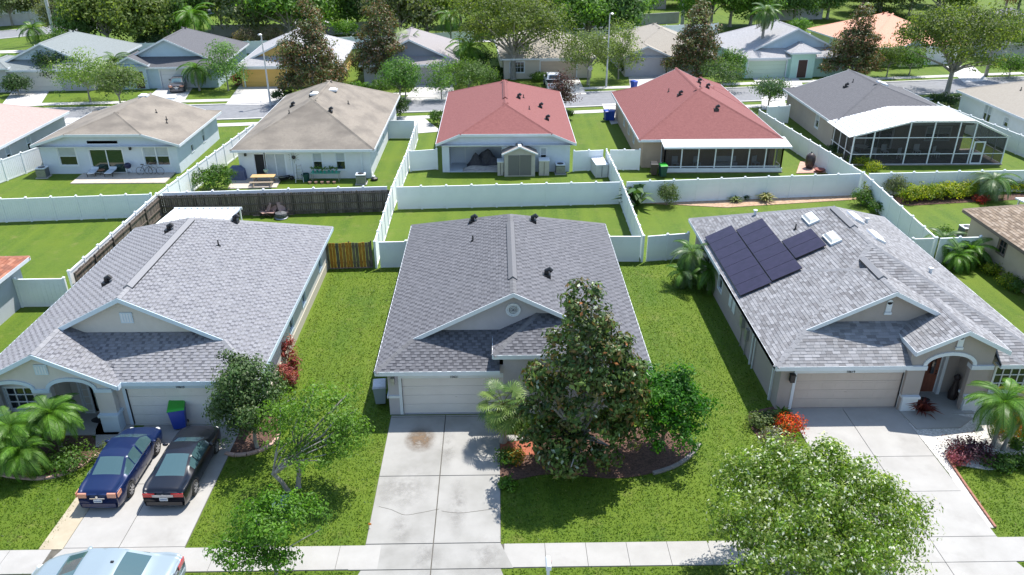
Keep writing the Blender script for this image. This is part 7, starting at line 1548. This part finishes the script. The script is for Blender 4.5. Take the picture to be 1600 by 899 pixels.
big(626,158,5.0,2.4,[(.08,.18,.04),(.12,.24,.05)],'bushy tree on the verge left of the driveway with the mauve roof house', 314, .2, 130, 22, tr=.1)
big(690,156,4.8,1.8,[(.1,.2,.04),(.14,.25,.06)],'thin young tree at the right edge of the mauve roof driveway', 315, .2, 60, 18, shape='oval', tr=.07, shell=.3)
big(733,146,4.0,3.4,[(.08,.15,.035),(.12,.2,.05)],'wide dark bush tree left of the oak', 316, .2, 190, 24, tr=.12)
big(1290//1,0,1,1,G_OAK,'x',1) if False else None
big(878,176,4.6,1.5,[(.10,.04,.045),(.07,.05,.04)],'purple leaved slim tree between the two red roofs', 317, .2, 60, 18, shape='oval', tr=.07, shell=.3)
big(1140,130,4.2,1.8,G_MID,'small green tree right of the dark magnolia by the mint house', 318, .2, 90, 20, tr=.08); big(1128,142,3.6,2.6,[(.08,.13,.05),(.1,.17,.06)],'low spreading tree on the verge left of the mint house', 319, .2, 100, 20, tr=.08)
big(1200,170,3.4,1.9,[(.07,.13,.06),(.09,.16,.07)],'small round tree at the left of the dark roofed house', 320, .2, 90, 20, tr=.09)
big(1385,120,4.2,1.6,[(.12,.18,.04),(.1,.15,.04)],'small yellowish tree beside the magnolia of the orange roofed house', 321, .2, 70, 20, tr=.08)
big(1572,95,6.5,4.6,G_MID,'green tree in front of the violet roofed house', 322, .26, 220, 24, tr=.16)
EXTRA = [(100,92,4.0,2.2,G_MID,'bushy tree behind the blue grey roof, before the boulevard fence'),(170,100,3.2,2.0,G_DRK,'dark bush tree between the two left corner houses'),(268,120,3.0,1.6,G_LIM,'light green bush tree at the entry of the pale blue house'),(240,82,3.0,2.4,G_DRK,'dark shrubs along the fence behind the corner houses'),(395,80,3.4,2.4,[(.24,.17,.12),(.2,.2,.1)],'pinkish tree behind the dark roofed house'),(425,78,3.2,2.2,[(.26,.18,.13),(.2,.2,.1)],'second pinkish tree right of the first behind the fence'),(543,66,3.4,1.8,G_LIM,'small lime tree in front of the boulevard wall'),(1000,86,3.0,1.6,G_MID,'bush behind the two gable house'),(958,40,3.0,1.6,G_LIM,'lime bush before the top wall'),(1245,62,3.2,1.8,G_LIM,'small lime tree behind the mint house'),(1420,118,3.4,2.0,G_MID,'bush tree right of the orange roofed house'),(1575,122,3.0,2.4,G_MID,'bush tree near the violet roofed house'),(1560,90,4.6,2.6,G_OAK,'olive tree behind the tall fan palm'),(750,118,3.2,2.4,G_DRK,'dark shrubs at the left of the cream house'),(30,150,2.2,1.3,G_DRK,'dark bush at the driveway of the corner house')]
for k, (px, py, h, r, pl_, lb) in enumerate(EXTRA): big(px, py, h, r, pl_, lb, 350+k, .2, 90, 20, tr=.08, name='small_tree')
# clipped hedge and bushes across the street
shrub(1168,112,2.4,2.6,G_LIM,'large clipped box hedge at the corner of the mint house', 330, leaf=.22, n=170, cat='hedge', name='hedge')
def fb(px, py, r, h, p, label, seed): shrub(px, py, r, h, p, label, seed, leaf=.2, n=int(22+14*r*r))
fb(571,125,1.3,2.4,G_DRK,'dark rounded topiary bush under the second magnolia',331); fb(562,150,1.2,1.6,G_LIM,'bright green bush under the second magnolia, left of two',332); fb(597,148,1.3,1.7,G_MID,'green bush under the second magnolia, right of two',333); fb(644,122,1.1,1.2,G_MID,'low bush left of the mauve roof driveway',334); fb(700,118,1.4,2.2,[(.2,.26,.03),(.15,.22,.03)],'yellow green bush at the corner of the mauve roof house',335)
fb(1240,103,1.2,1.3,G_LIM,'small round bush beside the mint house entry',336); fb(1275,107,1.4,1.6,G_MID,'bush under the window of the mint house',337); fb(1380,108,1.6,1.8,G_DRK,'dark bush before the orange roofed house',338); fb(1475,165,1.6,1.2,G_DRK,'dark low bush behind the dark roof ridge',339); fb(975,116,1.0,1.8,G_DRK,'narrow dark shrub at the two gable garage corner',340); fb(1040,116,.8,1.1,G_DRK,'small dark bush right of the two gable garage',341)
fb(225,133,1.1,1.0,[(.35,.3,.05),(.3,.1,.06)],'yellow flowering bush left of the sedan driveway',342); fb(213,137,1.0,1.0,[(.2,.05,.04),(.15,.08,.05)],'reddish bush left of the yellow one',343); fb(440,160,1.3,1.5,G_DRK,'dark bush at the foot of the left street lamp',344); fb(205,128,1.5,1.8,G_MID,'green bush before the pale blue house',345); fb(1235,152,.01,.01,G_DRK,'x',1) if False else None
fb(375,133,1.0,1.3,[(.3,.06,.05),(.12,.06,.04)],'low dark red bush right of the young upright tree',346); fb(845,127,1.0,1.1,G_MID,'low bush under the oak before the cream house',347); fb(770,120,1.6,1.3,G_DRK,'hedge like bush under the window of the cream house',348)
for k, (px, py, h, s, kd, lb) in enumerate(((312,142,2.6,1.5,'grn','palm beside the dark sedan'),(186,135,3.0,1.6,'gry','palm left of the pale blue house entry'),(200,131,2.4,1.5,'grn','second palm left of the pale blue house entry'),(0,0,0,0,'',''),(640,120,4.0,1.7,'fanl','fan palm in front of the mauve roofed house'),(733,118,3.5,2.2,'lim','feather palm right of the mauve roofed house'),(8,125,2.2,1.5,'lim','palm at the left edge before the corner house'),(58,78,3,1.6,'grn','small palm behind the blue grey roof'),(310,78,5,2.4,'lim','large feather palm behind the dark roof'),(705,73,4.5,1.8,'grn','palm behind the mauve roof'))):
    if not h: continue
    x, y = gp(px, py); palm(x, y, h, 22, s, [kd, kd if kd != 'fanl' else 'fan'], lb, 400+k, elr=(-.6,1.2), rt=.12)
x, y = gp(1180,112); palm(x+.3, y-.2, 7.6, 30, 1.55, ['gry','grn'], 'tall palm with bushy crown before the mint house', 420, rt=.2, elr=(-.8,1.2), dead=2)
x, y = gp(1540,119); palm(x, y, 12.6, 34, 2.3, ['fanl','fan','fan'], 'very tall fan palm with a dead leaf skirt at the right', 421, rt=.17, elr=(-.9,1.2), lean=(.5,0), dead=8)
# background belt: individual trees in rows beyond the boulevard
rg = random.Random(77); kinds = [('oak', [(.16,.22,.05),(.21,.27,.07),(.12,.17,.035)]), ('grey', [(.19,.23,.11),(.24,.28,.15),(.14,.18,.08)]), ('dark', [(.11,.21,.06),(.15,.26,.08),(.08,.15,.04)]), ('mid', [(.11,.22,.035),(.15,.28,.05),(.08,.17,.03)]), ('moss', [(.19,.21,.13),(.14,.17,.09),(.24,.26,.17)])]
protos = {}
def proto(kd, k):
    key = (kd, k)
    if key not in protos:
        pal_ = dict(kinds)[kd]; sh = 'oval' if (kd == 'dark') else 'round'; r = 5.0 if sh == 'round' else 3.2
        protos[key] = big(0, 0, 10.0, r, pal_, 'proto', 500+k*7+len(kd), .40, 300, 22, world=(0,0), shape=sh, sig=.85, tr=.24, nl=10, trunkh=2.2, lowc=.26); protos[key].location = (0,0,0)
    return protos[key]
words = {'oak':'broad oak','grey':'grey leaved tree','dark':'dark slender tree','mid':'fresh green tree','moss':'mossy grey tree'}
spots = [  # px of the foot, scale, kind, where
 (20,40,1.0,'grey','at the far left above the boulevard wall'),(60,33,.9,'moss','left of the leftmost utility pole'),(110,62,.75,'moss','right of the leftmost utility pole by the road'),(138,76,1.0,'dark','like a dark cone behind the blue grey roof'),(172,78,1.05,'oak','left crown of a pair behind the corner houses'),(222,80,1.15,'oak','right crown of a pair behind the corner houses'),(290,62,1.35,'dark','tall behind the dark roof'),(268,74,1.0,'dark','just left of the tall feather palm'),(348,50,1.1,'mid','behind the grey wall above the dark roof'),
 (398,62,1.3,'grey','over the grey wall above the street lamp'),(455,70,1.2,'mid','behind the first dark magnolia'),(505,55,1.0,'mid','left of the middle utility pole'),(560,52,1.1,'dark','right of the middle utility pole'),(628,66,1.35,'moss','wide crown behind the second magnolia'),(668,62,1.15,'oak','behind the mauve roof ridge'),(720,40,1.2,'dark','dark crown above the feather palm'),(770,50,1.2,'oak','behind the wide spreading oak'),(845,40,1.0,'grey','above the cream house roof'),
 (918,70,1.05,'mid','dense green cone above the grey green round tree'),(955,68,1.25,'dark','behind the right street lamp'),(990,45,.9,'mid','above the beige roof peak'),(1110,45,1.2,'mid','left part of the green thicket above the mint house'),(1140,42,1.25,'mid','middle of the thicket above the mint house'),(1172,40,1.15,'dark','right part of the thicket above the mint house'),(1208,25,.95,'oak','left of the palm at the boulevard wall'),(1240,35,1.0,'dark','with a dark trunk by the boulevard wall'),(1292,30,1.2,'dark','with a bare trunk above the grass strip'),(1345,22,1.0,'grey','above the orange roof at the left'),
 (1375,18,1.25,'dark','above the orange roof ridge'),(1420,25,1.3,'grey','above the orange roof at the right'),(1465,35,1.2,'oak','behind the verge oak'),(1590,18,1.2,'dark','behind the violet roof')]
for k, (px, py, s, kd, wh) in enumerate(spots):
    x, y = gp(px, py); s *= .98; c = copy_tree(proto(kd, k%2), loc=(x,y,0), rz=rg.uniform(0,6.28), scale=(s*rg.uniform(.9,1.1), s*rg.uniform(.9,1.1), s)); c['label'] = words[kd]+' '+wh; c['group'] = 'trees along the boulevard'
band = []
for row, (Y, n, sp) in enumerate(((172,16,13),(186,24,9.5),(202,26,10))):
    for k in range(n):
        X = (k-n/2)*sp+rg.uniform(-3,3); yy = Y+rg.uniform(-5,5)+.06*X; kd = ('dark','oak','mid','grey','moss','oak')[rg.randrange(6)]; s = rg.uniform(.95,1.45)
        px = X/(.5*Y) 
        if row == 0 and (X < -62 or (10 < X < 24) or -32 < X < -24): continue
        c = copy_tree(proto(kd, k%2), loc=(X,yy,0), rz=rg.uniform(0,6.28), scale=(s,s,s*rg.uniform(.85,1.1))); c['label'] = words[kd]+' in the wooded belt along the top edge of the picture'; c['group'] = 'far wooded belt, '+words[kd]+'s'
for p in protos.values():
    for ch in list(p.children): bpy.data.objects.remove(ch)
    bpy.data.objects.remove(p)
# far woods carry on to the horizon as one mass
far = []
lobs = []
for k in range(520):
    a = rg.uniform(-1.15,1.15); d = rg.uniform(232,520)**1.0; lobs.append((math.sin(a)*d, math.cos(a)*d, 4.5, rg.uniform(5,9), rg.uniform(5,9), rg.uniform(4,6.5)))
me, C_ = crown_mesh('far_woods', lobs, 9000, 14, 1.5, G_DRK+G_OAK, 900, sig=2.2, shell=.6, clumpvar=.5); o = link('far_woods', me); o['kind'] = 'stuff'; o['label'] = 'woods running to the horizon beyond the tree belt'; 
# boulevard walls and far houses seen between the trees
GWALL = M('boulevard_wall', L(.40,.40,.43), L(.48,.48,.51), 1, .9)
def wall_run(px, label, h=1.9):
    P = [gp(x, y) for x, y in px]; o = empty('garden_wall', (*P[0],0), 0, label, 'wall', 'walls along the boulevard')
    for i in range(len(P)-1):
        a = Vector((P[i][0]-P[0][0], P[i][1]-P[0][1], 0)); b_ = Vector((P[i+1][0]-P[0][0], P[i+1][1]-P[0][1], 0)); n = max(1, int((b_-a).length/6))
        for k in range(n):
            u = a+(b_-a)*k/n; v = a+(b_-a)*(k+1)/n; q = MB(); q.bar(u+Vector((0,0,h/2)), v+Vector((0,0,h/2)), .15, h); q.build('wall_panel', GWALL, o); q = MB(); q.bar(u, u+Vector((0,0,h+.15)), .4, .4, up=(1,0,0)); q.build('pier', GWALL, o)
wall_run([(330,58),(480,56),(620,50)], 'grey boulevard wall above the yellow house'); wall_run([(855,48),(930,44),(1060,36)], 'grey boulevard wall above the beige roofs'); wall_run([(-10,42),(50,38),(100,33)], 'grey boulevard wall at the top left corner'); wall_run([(1200,33),(1250,31),(1284,30)], 'beige boulevard wall piece above the mint house')
x, y = gp(105,48); 
for k, (px, py, wc, rm, lb, W) in enumerate(((20,28,SWW,GY,'white walled house half hidden behind the boulevard trees at the top left',13),(455,22,LBL,DGR,'slate roofed house at the top edge above the first magnolia',12),(855,12,PGR,DGR,'dark gabled house at the top edge above the white cars',14),(1000,16,STP,BRN,'brown house with a pale roof at the top edge right of centre',12),(690,8,SWW,GL,'white house glimpsed at the top edge left of the oak',10),(330,12,SWW,TAN,'white house glimpsed at the top edge above the dark roofed house',12),(560,14,CRM,GM,'cream house at the top edge right of the middle utility pole',12),(1240,8,SWW,TAN,'pale house at the top edge above the mint house',12),(170,14,CRM,BRN,'cream house at the top edge above the leftmost pair of crowns',12))):
    x, y = gp(px, py); house('house', (x-W/2,y,0), .08, [dict(x0=0,x1=W,y0=0,y1=13,z=2.8,s=.5,f=('dutch',1.5) if k != 3 else ('hip',0))], wc, rm, lb, holes=[dict(s='F',a=1.2,z=.02,w=4.6,h=2.2,k='garage',mat=GDL,panels=0), dict(s='F',a=7,z=.9,w=1.8,h=1.3,k='grid32')])
b = MB(); P = gxy((430,40),(520,38),(560,20),(470,20)); 
for px in ([(640,30),(672,30),(690,4),(668,4)], [(458,42),(520,40),(500,24),(462,24)]): bslab(px)

# grass blades standing out of the near lawns
OUT = [(-5.05,.02,19.3,30.3),(-16.65,-11.5,19.3,30),(13.25,18.55,19.3,30.5),(-60,60,20.85,22.08),(-5.2,6.5,30,47),(-22.5,-10.7,29,47),(12.6,24.7,30,48),(-17.7,-16,28,30)]
PO_ = [curve_px([(0,741),(35,747),(80,746),(125,730),(150,712),(180,700)])+[gp(182,694),gp(150,690),gp(140,678),gp(60,660),gp(0,660)], curve_px([(1085,700),(1078,712),(1052,728),(1010,742),(960,748),(900,744),(850,742),(800,752),(781,757)])+[gp(781,680),gp(850,672),gp(1000,662),gp(1070,680)],
 curve_px([(355,708),(372,711),(400,706),(425,694),(436,680)])+[gp(440,640),gp(420,640),gp(375,660)], [gp(1400,641),gp(1425,668),gp(1482,740),gp(1534,824),gp(1554,826),gp(1513,768),gp(1479,718),gp(1500,728),gp(1545,735),gp(1605,728),gp(1625,640)], curve_px([(1170,645),(1172,665),(1190,690),(1215,705),(1245,690)])+[gp(1238,640),gp(1225,632)]]
grass_tufts(OUT, PO_, (-21,23,19.5,47.5), 330000)
